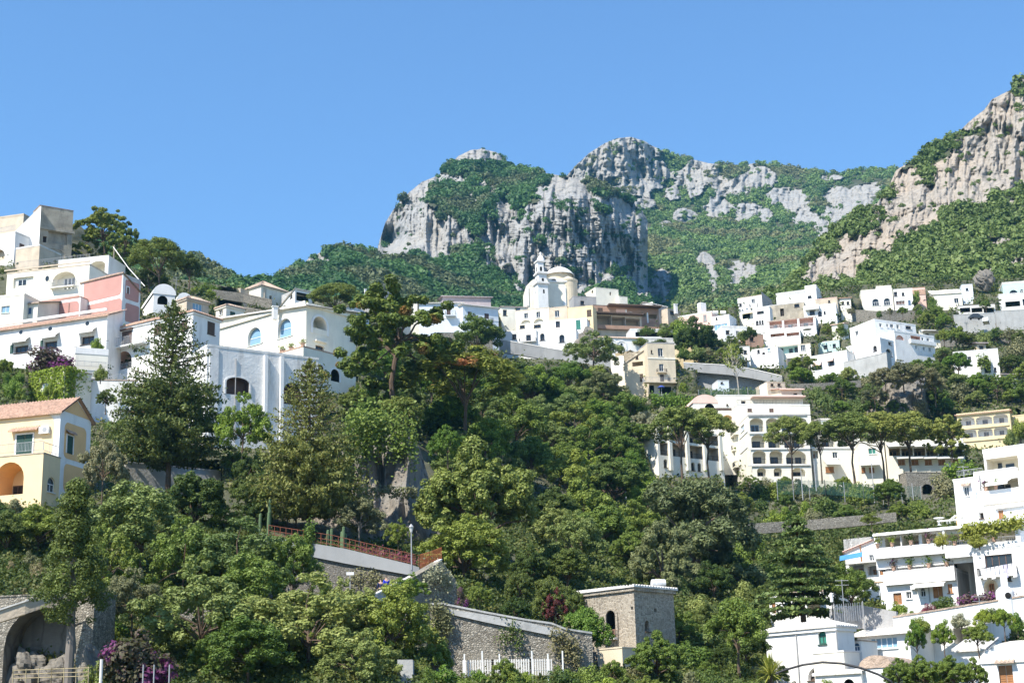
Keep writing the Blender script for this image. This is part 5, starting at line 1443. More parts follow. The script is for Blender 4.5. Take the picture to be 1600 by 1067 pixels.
# ------------------------------------------------------------ terraced apartments, lower right
b = Bld('terraced_apartments', 'white terraced apartment block with long balconies, vines and orange doors', 'apartment block', 'the terraced apartments')
BAP0 = b.box(1496, 892, 965, 1383, 1527, 60, D=155, m=WHITE, inner=WHITE, ph=0.02, feats=[
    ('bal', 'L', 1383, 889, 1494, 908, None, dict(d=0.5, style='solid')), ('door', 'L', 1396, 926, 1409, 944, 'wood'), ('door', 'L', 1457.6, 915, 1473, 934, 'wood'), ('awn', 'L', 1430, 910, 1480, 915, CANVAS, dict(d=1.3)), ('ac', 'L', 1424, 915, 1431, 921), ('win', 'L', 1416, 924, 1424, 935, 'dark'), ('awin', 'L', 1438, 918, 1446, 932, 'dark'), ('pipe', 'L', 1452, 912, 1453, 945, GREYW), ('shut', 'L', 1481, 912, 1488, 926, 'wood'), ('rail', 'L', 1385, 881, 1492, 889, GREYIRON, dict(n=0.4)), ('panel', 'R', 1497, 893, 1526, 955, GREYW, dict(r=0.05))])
b.box(1512, 858, 905, 1372, None, 60, D=158.5, m=WHITE, wR=6, ph=0.1, feats=[
    ('door', 'L', 1426, 886, 1443, 899, 'wood'), ('dark', 'L', 1466, 881, 1496, 894, 'dark', dict(fm=WOOD, bars=5)), ('adoor', 'L', 1374, 880, 1382, 898, 'wood'), ('slab', 'L', 1398, 868, 1510, 871, DKWOOD, dict(n=2.6))])
BAPT = b.box(1592, 818, 870, 1366, None, 62, down=0.1, D=152, m=WHITE, inner=PALECREAM, wR=7, ph=0.35, feats=[
    ('log', 'L', 1383, 839, 1408, 861, 'wood', dict(dep=2.2, doors=[(0.1, 0.6, 0.45)])), ('log', 'L', 1410, 836, 1436, 859, 'wood', dict(dep=2.2, doors=[(0.25, 0.6, 0.75)])), ('log', 'L', 1441, 834, 1464, 856, 'wood', dict(dep=1.5, doors=[(0.0, 0.5, 0.6)])),
    ('log', 'L', 1478, 830, 1588, 868, 'dark', dict(dep=2.4, doors=[(0.07, 0.2, 0.7), (0.26, 0.36, 0.68), (0.5, 0.64, 0.72), (0.74, 0.92, 0.75)])),
    ('bal', 'L', 1367, 853, 1477, 867, None, dict(d=0.7, style='solid')), ('bal', 'L', 1479, 850, 1592, 866, None, dict(d=0.9, style='solid')), ('slab', 'L', 1366, 826, 1592, 829, WHITE, dict(n=0.9)), ('pil', 'L', 1477, 829, 1480, 866, WHITE, dict(n=0.8)), ('pil', 'L', 1408.3, 836, 1409.7, 860, WHITE, dict(n=0.3)), ('ac', 'L', 1470, 846, 1476, 851), ('rail', 'L', 1480, 843, 1590, 850, GREYIRON, dict(n=0.85, step=0.2))])
b.box(1385, 836, 905, 1320, None, 60, D=166, m=WHITE, wR=6, roof='tile', sR=-0.05, sL=-0.30, rm=PALEPINK, oh=0.2, feats=[('log', 'L', 1330, 882, 1350, 896, 'wood', dict(dep=1.6)), ('win', 'L', 1358, 866, 1366, 876, 'dark'), ('log', 'L', 1356, 884, 1370, 898, 'wood', dict(dep=1.2)), ('slab', 'L', 1326, 879, 1374, 881, PARAPET, dict(n=1.2)), ('pipe', 'L', 1345, 850, 1346, 880, WOOD), ('rail', 'L', 1326, 868, 1352, 879, WOOD, dict(n=1.1))])
b = Bld('upper_terrace_house', 'white stepped house with deep balconies and an awning at the right edge', 'house', 'the upper stepped house')
b.box(1660, 784, 830, 1518, None, 50, D=157, m=WHITE, inner=PALECREAM, wR=7, ph=0.5, feats=[('band', 'L', 1555, 790, 1600, 793, PARAPET, dict(n=0.3)), ('dark', 'L', 1530, 799, 1537, 810, 'dark'), ('shut', 'L', 1560, 797, 1568, 809, 'wood')])
b.box(1519, 803, 835, 1495, None, 50, D=166, m=ORANGE, wR=4, ph=0.1, pm=WHITE)
BUP = b.box(1660, 731, 800, 1491, None, 54, D=160, m=WHITE, inner=PALECREAM, wR=7, ph=0.3, feats=[
    ('win', 'L', 1506, 760, 1514, 775, 'dark'), ('pipe', 'L', 1532, 740, 1533, 785, GREYW), ('hood', 'L', 1503, 755, 1517, 759, OLDTERRA, dict(d=0.5)), ('rail', 'L', 1494, 733, 1534, 741, GREYIRON, dict(n=-0.2)), ('log', 'L', 1537, 749, 1592, 772, 'dark', dict(dep=2.0, doors=[(0.4, 0.55, 0.8), (0.58, 0.82, 0.85)])), ('awn', 'L', 1546, 750, 1581, 757, CANVAS, dict(d=1.5)), ('bal', 'L', 1535, 763, 1640, 781, None, dict(d=0.8, style='solid'))])
b.box(1660, 692, 760, 1538, None, 54, D=163, m=WHITE, inner=PALECREAM, wR=7, ph=0.5, feats=[
    ('log', 'L', 1542, 714, 1592, 746, 'dark', dict(dep=2.2, doors=[(0.33, 0.6, 0.8), (0.72, 0.85, 0.9)])), ('bal', 'L', 1526, 735, 1592, 752, None, dict(d=1.0, style='solid'))])
b = Bld('laundry_house', 'white house with a wide brown window, hanging laundry and an arched porch', 'house', 'the laundry house')
b.box(1660, 846, 985, 1525, None, 56, D=147, m=WHITE, inner=PALECREAM, wR=7, ph=0.3, feats=[
    ('win', 'L', 1539, 866, 1582, 886, 'dark', dict(fm=BROWN, bars=4)), ('alog', 'L', 1537, 905, 1560, 932, 'wood', dict(dep=1.6, doors=[(0.05, 0.3, 0.8), (0.6, 0.95, 0.85)])), ('bal', 'L', 1531, 887, 1590, 899, None, dict(d=0.9)), ('dark', 'L', 1572, 899, 1580, 907, 'dark')])

b = Bld('shaded_white_house', 'white house half hidden behind the dark cedar', 'house', 'the house behind the cedar')
b.box(1302, 922, 990, 1203, 1330, 58, D=152, m=WHITE, inner=CREAM, ph=0.2, pm=OLDTERRA, feats=[('door', 'L', 1206, 940, 1212, 958, 'wood'), ('log', 'L', 1262, 940, 1282, 962, 'wood', dict(dep=1.4)), ('win', 'L', 1226, 940, 1236, 952, 'dark'), ('hood', 'L', 1258, 932, 1288, 937, TERRA, dict(d=0.7))])
b = Bld('white_villa', 'white house with a green arched window and round tiled eaves at the bottom', 'house', 'the green-window house')
B = b.box(1305, 978, 1090, 1199, 1338, 46, D=134, m=WHITE, inner=DARK, roof='hip', rise=0.55, oh=0.3, rm=WHITETILE, feats=[
    ('awin', 'L', 1278.5, 985, 1291, 1006, 'teal', dict(fm=GREEN)), ('pipe', 'L', 1246, 984, 1249, 1080, GREYW), ('pipe', 'R', 1306, 984, 1308, 1040, GREYW), ('adark', 'L', 1262, 1042, 1290, 1062, 'dark', dict(bars=4)), ('dark', 'L', 1209, 998, 1211, 1015, 'dark', dict(sill=False)), ('dark', 'L', 1291, 1040, 1300, 1050, 'dark')])
b = Bld('annex_house', 'low white annex with a wide window row under a tiled canopy', 'house', 'the white annex')
b.box(1420, 986, 1070, 1342, None, 50, D=138, m=WHITE, wR=6, roof='tile', sR=0.22, rm=WHITETILE, oh=0.5, feats=[('win', 'L', 1359, 995, 1402, 1013, 'sky', dict(bars=5)), ('band', 'L', 1344, 988, 1419, 990, REDBROWN, dict(n=0.2))])
b.box(1345, 1001, 1060, 1314, None, 50, D=137, m=WHITE, wR=3, ph=0.1, pm=OLDTERRA, feats=[('awin', 'L', 1333, 1003, 1343, 1017, 'blue')])
b.box(1530, 962, 1060, 1418, None, 54, D=139, m=WHITE, inner=PARAPET, wR=8, roof='tile', sR=0.15, rm=WHITETILE, oh=0.5, feats=[('log', 'L', 1490, 980, 1516, 1005, 'grey', dict(dep=2.0)), ('rail', 'L', 1480, 1009, 1505, 1022, FRAME, dict(n=0.3))])
b.box(1318, 1018, 1075, 1299, 1345, 46, D=130, m=PALECREAM, wL=3, ph=0.15, pm=PARAPET)
b.box(1345, 1050, 1095, 1275, None, 50, D=126, m=WHITE, inner=DARK, wR=3, roof='tile', sR=0.1, rm=WHITETILE, oh=0.2, feats=[('alog', 'L', 1318, 1060, 1335, 1075, None, dict(dep=0.6, door=False))])
b = Bld('vault_roof_house', 'low white vault edged with tiles in front of the white annex', 'house')
b.box(1392, 1042, 1095, 1347, None, 56, D=125, m=WHITE, wR=6, roof='vaultL', rise=1.0, oh=0.3, pm=OLDTERRA)
b = Bld('arched_gable_house', 'white house with an arched tiled gable and wooden door in the bottom right corner', 'house', 'the arched gable house')
B = b.box(1660, 1030, 1110, 1536, None, 62, D=119, m=WHITE, wR=7, roof='vaultL', rise=1.6, oh=0.25, pm=WHITETILE, feats=[('door', 'L', 1561, 1039, 1583, 1072, WOOD), ('hood', 'L', 1555, 1030, 1586, 1035, OLDTERRA, dict(d=0.5))])
fL = B['L']
mb = MB(); W_ = fL.L
A = [(W_ / 2 - (W_ / 2 - 0.02) * math.cos(math.pi * k / 20), B['z1'] - 0.02 + 1.5 * math.sin(math.pi * k / 20)) for k in range(21)]
mb.poly([fL.pt(*q, 0.12) for q in A]); mb.build('gable', WHITE, b.root)
b.box(1536, 1014, 1095, 1498, None, 62, D=124, m=WHITE, wR=5, roof='tile', sR=0.2, rm=WHITETILE, oh=0.3)

# ------------------------------------------------------------ vegetation shapes (unit height, unit crown width)
def leaf_quads(c, n, size, rs, aspect=1.0, bend=0.0):
    """one leaf card per centre c, facing n"""
    k = len(c)
    n = n / (np.linalg.norm(n, axis=1, keepdims=True) + 1e-9)
    a = rs.normal(size=(k, 3)); a -= n * np.sum(a * n, 1, keepdims=True); a /= np.linalg.norm(a, axis=1, keepdims=True) + 1e-9
    b = np.cross(n, a)
    s = (size * rs.uniform(0.6, 1.3, k))[:, None]
    l = s * aspect
    v = np.stack([c - a * s * 0.5, c - b * l * 0.5 + n * s * 0.12, c + a * s * 0.5, c + b * l * 0.5 - n * s * 0.1], 1)
    return v.reshape(-1, 3)

def mesh_quads(name, v, m):
    return np_mesh(name, v, np.arange(len(v)).reshape(-1, 4), None, [m])

def unit(v):
    return v / (np.linalg.norm(v, axis=-1, keepdims=True) + 1e-9)

def clumps(rs, cen, rad, per, leaf, flat=1.0, up=0.5, aspect=1.3, spread=1.0, asp=1.0, rough=0.34):
    out = []
    cen = np.asarray(cen, float) * np.array([1, 1, asp])
    for c, r in zip(cen, rad):
        k = max(6, int(per * (r / np.mean(rad)) ** 2))
        d = unit(rs.normal(size=(k, 3)))
        q = d * (rs.uniform(0.35, 1.0, k) ** 0.5)[:, None] * r * spread * np.array([1, 1, flat])
        n = d + rough * rs.normal(size=(k, 3)) + np.array([0, 0, up])
        out.append(leaf_quads(c + q, n, leaf, rs, aspect))
    return np.concatenate(out) / np.array([1, 1, asp])

def mk_trunk(rs, top, ends, r0, lean=0.02):
    mb = MB()
    mid = np.array([rs.uniform(-lean, lean), rs.uniform(-lean, lean), top * 0.5])
    tp = np.array([rs.uniform(-lean, lean), rs.uniform(-lean, lean), top])
    mb.tube([(0, 0, -0.12), (0, 0, 0.02), mid, tp], [r0 * 1.25, r0, r0 * 0.8, r0 * 0.6], 7)
    for e in ends:
        e = np.asarray(e, float)
        st = tp * rs.uniform(0.75, 1.0)
        m2 = st + (e - st) * 0.5 + np.array([0, 0, 0.02 + 0.06 * rs.rand()]) + rs.normal(size=3) * 0.015
        mb.tube([st, m2, e], [r0 * 0.5, r0 * 0.3, r0 * 0.1], 5, False)
    me = bpy.data.meshes.new('trunk')
    me.from_pydata(mb.v, [], mb.f)
    me.update()
    return me

TPL = {}
def add_tpl(kind, crown_v, trunk):
    TPL.setdefault(kind, []).append((np_mesh('crown', crown_v, np.arange(len(crown_v)).reshape(-1, 4), None, [None]), trunk))

def lobed(rs, lobes, lr, per_lobe, shrink=0.9, low=-0.35):
    """leaf clumps on the outside of big rounded lobes, so that the crown has lit tops and dark hollows"""
    cen, rad = [], []
    for c, r in zip(lobes, lr):
        k = int(per_lobe * (r / np.mean(lr)) ** 2)
        d = unit(rs.normal(size=(k, 3)))
        d[:, 2] = np.where(d[:, 2] < low, -d[:, 2], d[:, 2])
        q = c + d * (rs.uniform(0.72, 1.0, k) * r)[:, None] * shrink
        cen.append(q); rad.append(rs.uniform(0.24, 0.42, k) * r)
    return np.concatenate(cen), np.concatenate(rad)

def t_broad(kind, seed, K=9, per=110, leaf=0.025, z0=0.14, lob=(0.17, 0.26), flat=0.85, irr=0.25, trunk_top=0.42, per_lobe=13):
    rs = np.random.RandomState(seed)
    zc, zh = (1 + z0) / 2, (1 - z0) / 2
    lr = rs.uniform(*lob, K)
    L = []
    for k in range(K):
        best = None
        for _ in range(12):                      # spread the lobes
            d = unit(rs.normal(size=3)); d = np.sign(d) * np.abs(d) ** 0.75; d[2] = abs(d[2]) * 1.1 - 0.45
            c = np.array([d[0] * (0.5 - lr[k]) * rs.uniform(0.75, 1.1), d[1] * (0.5 - lr[k]) * rs.uniform(0.75, 1.1), zc + d[2] * (zh - lr[k] * 0.85)])
            m = min([np.linalg.norm(c - q) for q in L] + [9])
            if best is None or m > best[0]: best = (m, c)
        L.append(best[1])
    L[0] = np.array([rs.uniform(-.08, .08), rs.uniform(-.08, .08), 0.985 - lr[0] * 0.9])
    cen, rad = lobed(rs, np.array(L), lr, per_lobe)
    cen[:, 2] = np.maximum(cen[:, 2], z0 + rad)
    v = clumps(rs, cen, rad, per, leaf, flat, asp=1.12)
    add_tpl(kind, v, mk_trunk(rs, trunk_top, L, 0.016 if kind == 'airy' else 0.024))

def t_shrub(kind, seed, K=26, per=150, leaf=0.042):
    rs = np.random.RandomState(seed)
    d = unit(rs.normal(size=(K, 3))); d[:, 2] = np.abs(d[:, 2])
    rad = rs.uniform(0.12, 0.21, K)
    rr = rs.uniform(0.3, 1.0, K)[:, None]
    cen = d * rr * np.array([0.38, 0.38, 0.7]) + np.array([0, 0, 0.14])
    v = clumps(rs, cen, rad, per, leaf, 0.9, asp=0.9)
    v[:, 2] = v[:, 2] * 0.97
    add_tpl(kind, v, mk_trunk(rs, 0.25, cen[:5], 0.03))

def t_umbrella(kind, seed, K=130, per=110, base=0.60, leaf=0.017):
    rs = np.random.RandomState(seed)
    a = rs.uniform(0, 2 * math.pi, K); r = np.sqrt(rs.uniform(0, 1, K)) * 0.45
    rim = 1 + 0.12 * np.sin(2 * a + seed) + 0.07 * np.sin(5 * a)
    z = 0.955 - (0.955 - base - 0.06) * (r / 0.45) ** 2.0 + rs.uniform(-0.02, 0.015, K)
    low = rs.rand(K) < 0.35
    z = np.where(low, z - rs.uniform(0.03, 0.12, K), z)
    cen = np.stack([np.cos(a) * r * rim, np.sin(a) * r * rim, z], 1)
    rad = rs.uniform(0.055, 0.09, K)
    v = clumps(rs, cen, rad, per, leaf, 0.7, 0.8, 2.0, asp=1.3)
    ends = cen[rs.permutation(K)[:12]] - np.array([0, 0, 0.04])
    add_tpl(kind, v, mk_trunk(rs, 0.48, ends, 0.018, 0.04))

def t_dome(kind, seed, K=13, per=130, leaf=0.014):
    """shaggy spreading pine: cascading rounded lobes from near the ground to the top"""
    rs = np.random.RandomState(seed)
    L, lr = [np.array([0, 0, 0.80])], [0.18]
    for k in range(K):
        a = k * 2.4 + rs.uniform(-.3, .3); t = k / (K - 1.0)
        r = 0.16 + 0.20 * t ** 0.6
        L.append(np.array([math.cos(a) * r, math.sin(a) * r, 0.78 - 0.58 * t + rs.uniform(-.05, .05)])); lr.append(rs.uniform(0.14, 0.20))
    cen, rad = lobed(rs, np.array(L), np.array(lr), 17, 0.95, -0.2)
    cen[:, 2] = np.clip(cen[:, 2], 0.05, 0.97)
    v = clumps(rs, cen, rad * 0.9, per, leaf, 0.8, 0.6, 2.2, asp=1.15)
    add_tpl(kind, v, mk_trunk(rs, 0.5, L, 0.03, 0.03))

def t_aleppo(kind, seed, pads=20, per=1100, leaf=0.018):
    rs = np.random.RandomState(seed)
    cen, rad = [], []
    ends = []
    for k in range(pads):
        t = (k + 0.5) / pads
        a = k * 2.4 + rs.uniform(-.4, .4)
        r = (0.42 * (1 - 0.55 * t * t) if t < 0.85 else 0.10) * rs.uniform(0.55, 1.05)
        c = np.array([math.cos(a) * r, math.sin(a) * r, 0.36 + 0.58 * t + rs.uniform(-.03, .03)])
        ends.append(c)
        R_ = rs.uniform(0.09, 0.16)
        for j in range(9):
            cen.append(c + rs.normal(size=3) * R_ * np.array([0.75, 0.75, 0.28])); rad.append(rs.uniform(0.035, 0.065))
    v = clumps(rs, np.array(cen), np.array(rad), per / 9, leaf, 0.8, 0.6, 2.0, asp=1.25)
    add_tpl(kind, v, mk_trunk(rs, 0.62, ends, 0.024, 0.05))

def t_araucaria(kind, seed, tiers=30, leaf=0.012):
    """tiers of upswept branches, open at the tip and dense below"""
    rs = np.random.RandomState(seed)
    vs, mb = [], MB()
    mb.tube([(0, 0, -0.06), (0, 0, 0.1), (0.004, 0, 0.5), (0, 0, 0.99)], [0.024, 0.02, 0.013, 0.003], 7)
    for k in range(tiers):
        t = k / (tiers - 1.0)
        z = 0.17 + 0.80 * t
        L = 0.50 * (1 - t) ** 0.62 * (0.55 + 0.45 * min(1, t / 0.12)) + 0.015
        nb = 6 if t > 0.45 else 8
        for j in range(nb):
            a = 2 * math.pi * j / nb + k * 0.5 + rs.uniform(-.25, .25)
            l = L * rs.uniform(0.75, 1.08)
            n = 6
            rise = 0.06 if t > 0.5 else 0.015
            pts = [np.array([math.cos(a) * l * q, math.sin(a) * l * q, z + (rise * l * 3 * q * q - 0.05 * l * q)]) for q in np.linspace(0, 1, n)]
            mb.tube(pts, np.linspace(0.0042, 0.0012, n), 4, False)
            m = int((150 if t < 0.5 else 70) * (l / 0.3) + 18)
            q = rs.uniform(0.12 if t > .5 else 0.25, 1.05, m)
            base = np.stack([np.cos(a) * l * q, np.sin(a) * l * q, z + rise * l * 3 * q * q - 0.05 * l * q], 1)
            wid = (0.012 + 0.05 * l) * (1.0 if t < 0.5 else 0.5)
            off = rs.normal(size=(m, 3)) * np.array([wid, wid, 0.008])
            vs.append(leaf_quads(base + off, np.array([0, 0, 1.0]) + 0.6 * rs.normal(size=(m, 3)), leaf * (1.15 if t < .5 else 0.95), rs, 2.0) / np.array([1, 1, 1.0]))
    me = bpy.data.meshes.new('trunk'); me.from_pydata(mb.v, [], mb.f); me.update()
    add_tpl(kind, np.concatenate(vs), me)

def t_cedar(kind, seed, tiers=11):
    rs = np.random.RandomState(seed)
    vs, mb = [], MB()
    mb.tube([(0, 0, -0.08), (0, 0, 0.1), (0.01, 0, 0.5), (0, 0, 0.97)], [0.035, 0.03, 0.02, 0.004], 7)
    for k in range(tiers):
        t = k / (tiers - 1.0)
        z = 0.14 + 0.83 * t
        L = 0.50 * (1 - t) ** 0.7 + 0.03
        for j in range(7):
            a = 2 * math.pi * j / 7 + k * 1.1 + rs.uniform(-.3, .3)
            l = L * rs.uniform(0.6, 1.1)
            zz = z + rs.uniform(-0.025, 0.025)
            pts = [np.array([math.cos(a) * l * q, math.sin(a) * l * q, zz + 0.03 * q - 0.05 * q * q]) for q in np.linspace(0, 1, 4)]
            mb.tube(pts, np.linspace(0.009, 0.002, 4), 4, False)
            m = int(520 * l + 40)
            q = rs.uniform(0.25, 1.05, m)
            side = rs.normal(size=m) * 0.22 * l * (0.4 + q * (1.1 - q) * 2)
            base = np.stack([np.cos(a) * l * q - np.sin(a) * side, np.sin(a) * l * q + np.cos(a) * side, zz + 0.03 * q - 0.05 * q * q + rs.normal(size=m) * 0.007 + 0.006], 1)
            vs.append(leaf_quads(base, np.array([0, 0, 1.0]) + 0.45 * rs.normal(size=(m, 3)), 0.028, rs, 1.6))
    me = bpy.data.meshes.new('trunk'); me.from_pydata(mb.v, [], mb.f); me.update()
    add_tpl(kind, np.concatenate(vs), me)

def t_cypress(kind, seed, K=210, base=0.30, asp=2.3):
    rs = np.random.RandomState(seed)
    t = rs.uniform(0, 1, K) ** 0.8
    a = rs.uniform(0, 2 * math.pi, K)
    r = (0.46 * (1 - t) ** 0.75 * np.minimum(1, 0.45 + t * 4)) * rs.uniform(0.35, 1.0, K)
    cen = np.stack([np.cos(a) * r, np.sin(a) * r, base + (0.97 - base) * t], 1)
    rad = rs.uniform(0.06, 0.13, K)
    v = clumps(rs, cen, rad * 0.85, 130, 0.017, 0.9, 0.35, 1.6, asp=asp)
    mb = MB()
    mb.tube([(0, 0, -0.08), (0.01, 0, 0.2), (0, 0, 0.6), (0, 0, 0.95)], [0.05, 0.042, 0.028, 0.006], 8)
    for c in cen[:26]:
        mb.tube([(0, 0, c[2] - 0.03), c], [0.008, 0.002], 4, False)
    me = bpy.data.meshes.new('trunk'); me.from_pydata(mb.v, [], mb.f); me.update()
    add_tpl(kind, v, me)

def t_yucca(kind, seed):
    rs = np.random.RandomState(seed)
    out = []
    for k in range(170):
        a = rs.uniform(0, 2 * math.pi); e = rs.uniform(-0.35, 1.45); L = rs.uniform(0.4, 0.55)
        d = np.array([math.cos(a) * math.cos(e), math.sin(a) * math.cos(e), math.sin(e)])
        s = np.cross(d, (0, 0, 1)); s = s / (np.linalg.norm(s) + 1e-6) * 0.016
        b = np.array([0, 0, 0.5])
        m = b + d * L * 0.55; tip = b + d * L + np.array([0, 0, -0.07 * math.cos(e)])
        out += [b - s * 0.6, b + s * 0.6, m + s, m - s, m - s, m + s, tip + s * 0.12, tip - s * 0.12]
    mb = MB(); mb.tube([(0, 0, -0.1), (0, 0, 0.5)], [0.05, 0.04], 7)
    me = bpy.data.meshes.new('trunk'); me.from_pydata(mb.v, [], mb.f); me.update()
    add_tpl(kind, np.array(out), me)

def t_bare(kind, seed):
    rs = np.random.RandomState(seed)
    mb = MB(); tips = []
    def grow(p, d, L, r, dep):
        q = p + d * L
        mb.tube([p, p + d * L * 0.5 + rs.normal(size=3) * 0.01, q], [r, r * 0.85, r * 0.65], 5, False)
        if dep == 0:
            tips.append(q); return
        for _ in range(3 if dep > 1 else 4):
            grow(p + d * L * rs.uniform(0.55, 1.0), unit(d + rs.normal(size=3) * np.array([0.55, 0.55, 0.3])), L * rs.uniform(0.55, 0.75), r * 0.6, dep - 1)
    grow(np.array([0, 0, -0.05]), np.array([0, 0, 1.0]), 0.45, 0.018, 4)
    tips = np.array(tips)
    tips[:, 2] = np.clip(tips[:, 2], 0.1, 1.0); 
    v = clumps(rs, tips, np.full(len(tips), 0.035), 7, 0.03)
    me = bpy.data.meshes.new('trunk'); me.from_pydata(mb.v, [], mb.f); me.update()
    add_tpl(kind, v, me)

t_broad('oak', 1, 20, 120, 0.018, 0.04, (0.12, 0.19), per_lobe=15); t_broad('oak', 2, 18, 120, 0.018, 0.04, (0.13, 0.20), per_lobe=15)
for s in (3, 4, 5, 6): t_broad('broad', s, 9 + s % 3, 120, 0.023)
for s in (7, 8, 9): t_broad('airy', s, 15, 110, 0.019, 0.03, (0.12, 0.19), 1.0, 0.35, 0.5, 11)
for s in (10, 11, 12): t_shrub('shrub', s)
for s in (13, 14, 15): t_umbrella('umbrella', s)
for s in (16, 17): t_aleppo('aleppo', s)
t_dome('dome', 18); t_dome('dome', 19)
t_araucaria('araucaria', 20); t_araucaria('araucaria', 21)
t_cedar('cedar', 22); t_cypress('cypress', 23); t_cypress('cypress', 26, 120, 0.08); t_yucca('yucca', 24); t_bare('bare', 25)

LEAF = dict(
    dark=leaf_mat('dark_foliage', (0.053, 0.085, 0.017), (0.118, 0.168, 0.036), (0.177, 0.224, 0.058)),
    mid=leaf_mat('mid_green_foliage', (0.104, 0.156, 0.025), (0.195, 0.266, 0.047), (0.277, 0.354, 0.082)),
    bright=leaf_mat('bright_foliage', (0.113, 0.188, 0.025), (0.209, 0.307, 0.044), (0.322, 0.409, 0.069)),
    oak=leaf_mat('holm_oak_foliage', (0.094, 0.139, 0.029), (0.195, 0.250, 0.055), (0.319, 0.366, 0.100), scale=8),
    olive=leaf_mat('olive_foliage', (0.151, 0.162, 0.075), (0.255, 0.255, 0.122), (0.360, 0.341, 0.178)),
    pine=leaf_mat('pine_foliage', (0.101, 0.144, 0.026), (0.218, 0.275, 0.048), (0.321, 0.367, 0.076)),
    stone=leaf_mat('umbrella_pine_foliage', (0.117, 0.157, 0.035), (0.247, 0.301, 0.067), (0.348, 0.392, 0.103)),
    brownpine=leaf_mat('pine_foliage_with_brown', (0.117, 0.157, 0.026), (0.247, 0.288, 0.051), (0.348, 0.367, 0.076), patch=((0.465, 0.223, 0.085), 0.60)),
    arau=leaf_mat('araucaria_foliage', (0.079, 0.112, 0.029), (0.173, 0.204, 0.052), (0.272, 0.289, 0.090)),
    cedar=leaf_mat('cedar_foliage', (0.068, 0.122, 0.039), (0.160, 0.233, 0.072), (0.246, 0.311, 0.098)),
    purple=leaf_mat('bougainvillea_foliage', (0.07, 0.075, 0.03), (0.15, 0.12, 0.07), (0.16, 0.09, 0.11), patch=((0.20, 0.05, 0.165), 0.51)),
    crimson=leaf_mat('crimson_foliage', (0.109, 0.031, 0.034), (0.232, 0.054, 0.070), (0.310, 0.093, 0.093)),
    citrus=leaf_mat('citrus_foliage', (0.113, 0.188, 0.025), (0.227, 0.325, 0.040), (0.378, 0.443, 0.069), patch=((0.600, 0.273, 0.027), 0.66)),
    yellowg=leaf_mat('yellow_green_foliage', (0.209, 0.239, 0.040), (0.360, 0.375, 0.069), (0.492, 0.461, 0.109)),
    silver=leaf_mat('silvery_foliage', (0.303, 0.307, 0.191), (0.473, 0.461, 0.287), (0.600, 0.550, 0.369)),
    dry=leaf_mat('dry_scrub', (0.186, 0.171, 0.078), (0.326, 0.279, 0.139), (0.419, 0.341, 0.186)),
    ivy=leaf_mat('ivy_foliage', (0.142, 0.222, 0.020), (0.246, 0.341, 0.038), (0.340, 0.427, 0.069)),
    scrub=leaf_mat('slope_scrub', (0.049, 0.076, 0.017), (0.124, 0.159, 0.035), (0.215, 0.207, 0.060), scale=0.12),
    shaggy=leaf_mat('shaggy_pine_foliage', (0.118, 0.142, 0.055), (0.218, 0.248, 0.100), (0.289, 0.313, 0.142)),
    light=leaf_mat('light_grey_green_foliage', (0.142, 0.189, 0.050), (0.236, 0.295, 0.084), (0.319, 0.378, 0.126)), farscrub=leaf_mat('far_scrub_foliage', (0.124, 0.171, 0.042), (0.254, 0.313, 0.084), (0.307, 0.354, 0.116), scale=0.03),
    forest=leaf_mat('forest_foliage', (0.058, 0.126, 0.039), (0.180, 0.293, 0.081), (0.105, 0.165, 0.065), scale=0.022, patch=((0.175, 0.195, 0.085), 0.53)))
BARK = mat('brown_bark', (0.12, 0.085, 0.06), 0.95, 0.3, 5)
GREYBARK = mat('grey_bark', (0.20, 0.175, 0.15), 0.95, 0.3, 5)
PALEBARK = mat('pale_bark', (0.42, 0.38, 0.32), 0.95, 0.2, 5)

VEG = []
_cnt = {}
def plant(kind, name, leaf, px, pb, pt, wpx, D=None, label=None, cat=None, desc=None, var=None, rot=None, bark=None, group=None, sink=0.3, trunk=True):
    """a plant whose foot stands at photo row pb, top at pt, crown wpx wide"""
    D = D or DH(px, pb)
    p = P(px, pb, D)
    H = float(zat(p[0], p[1], pt)) - p[2]
    W = wpx * D / F
    i = _cnt.get(kind, 0); _cnt[kind] = i + 1
    crown, tr = TPL[kind][(var if var is not None else i) % len(TPL[kind])]
    t = empty(name, (p[0], p[1], p[2] - sink))
    t.rotation_euler = (0, 0, rot if rot is not None else random.uniform(0, 6.28))
    t.scale = (W, W, H + sink)
    for nm, me, m in (('trunk', tr, bark or BARK), ('crown', crown, LEAF[leaf])):
        if nm == 'trunk' and not trunk: continue
        o = bpy.data.objects.new(nm, me)
        COL.objects.link(o); o.parent = t
        if not len(me.materials): me.materials.append(None)
        o.material_slots[0].link = 'OBJECT'
        o.material_slots[0].material = m
    cat = cat or {'shrub': 'shrub'}.get(kind, 'tree')
    tag(t, label, cat, group)
    VEG.append(dict(o=t, px=px, py=(pb + pt) / 2, w=wpx, h=pb - pt, desc=desc, label=label, cat=cat, name=name, leaf=leaf))
    return t
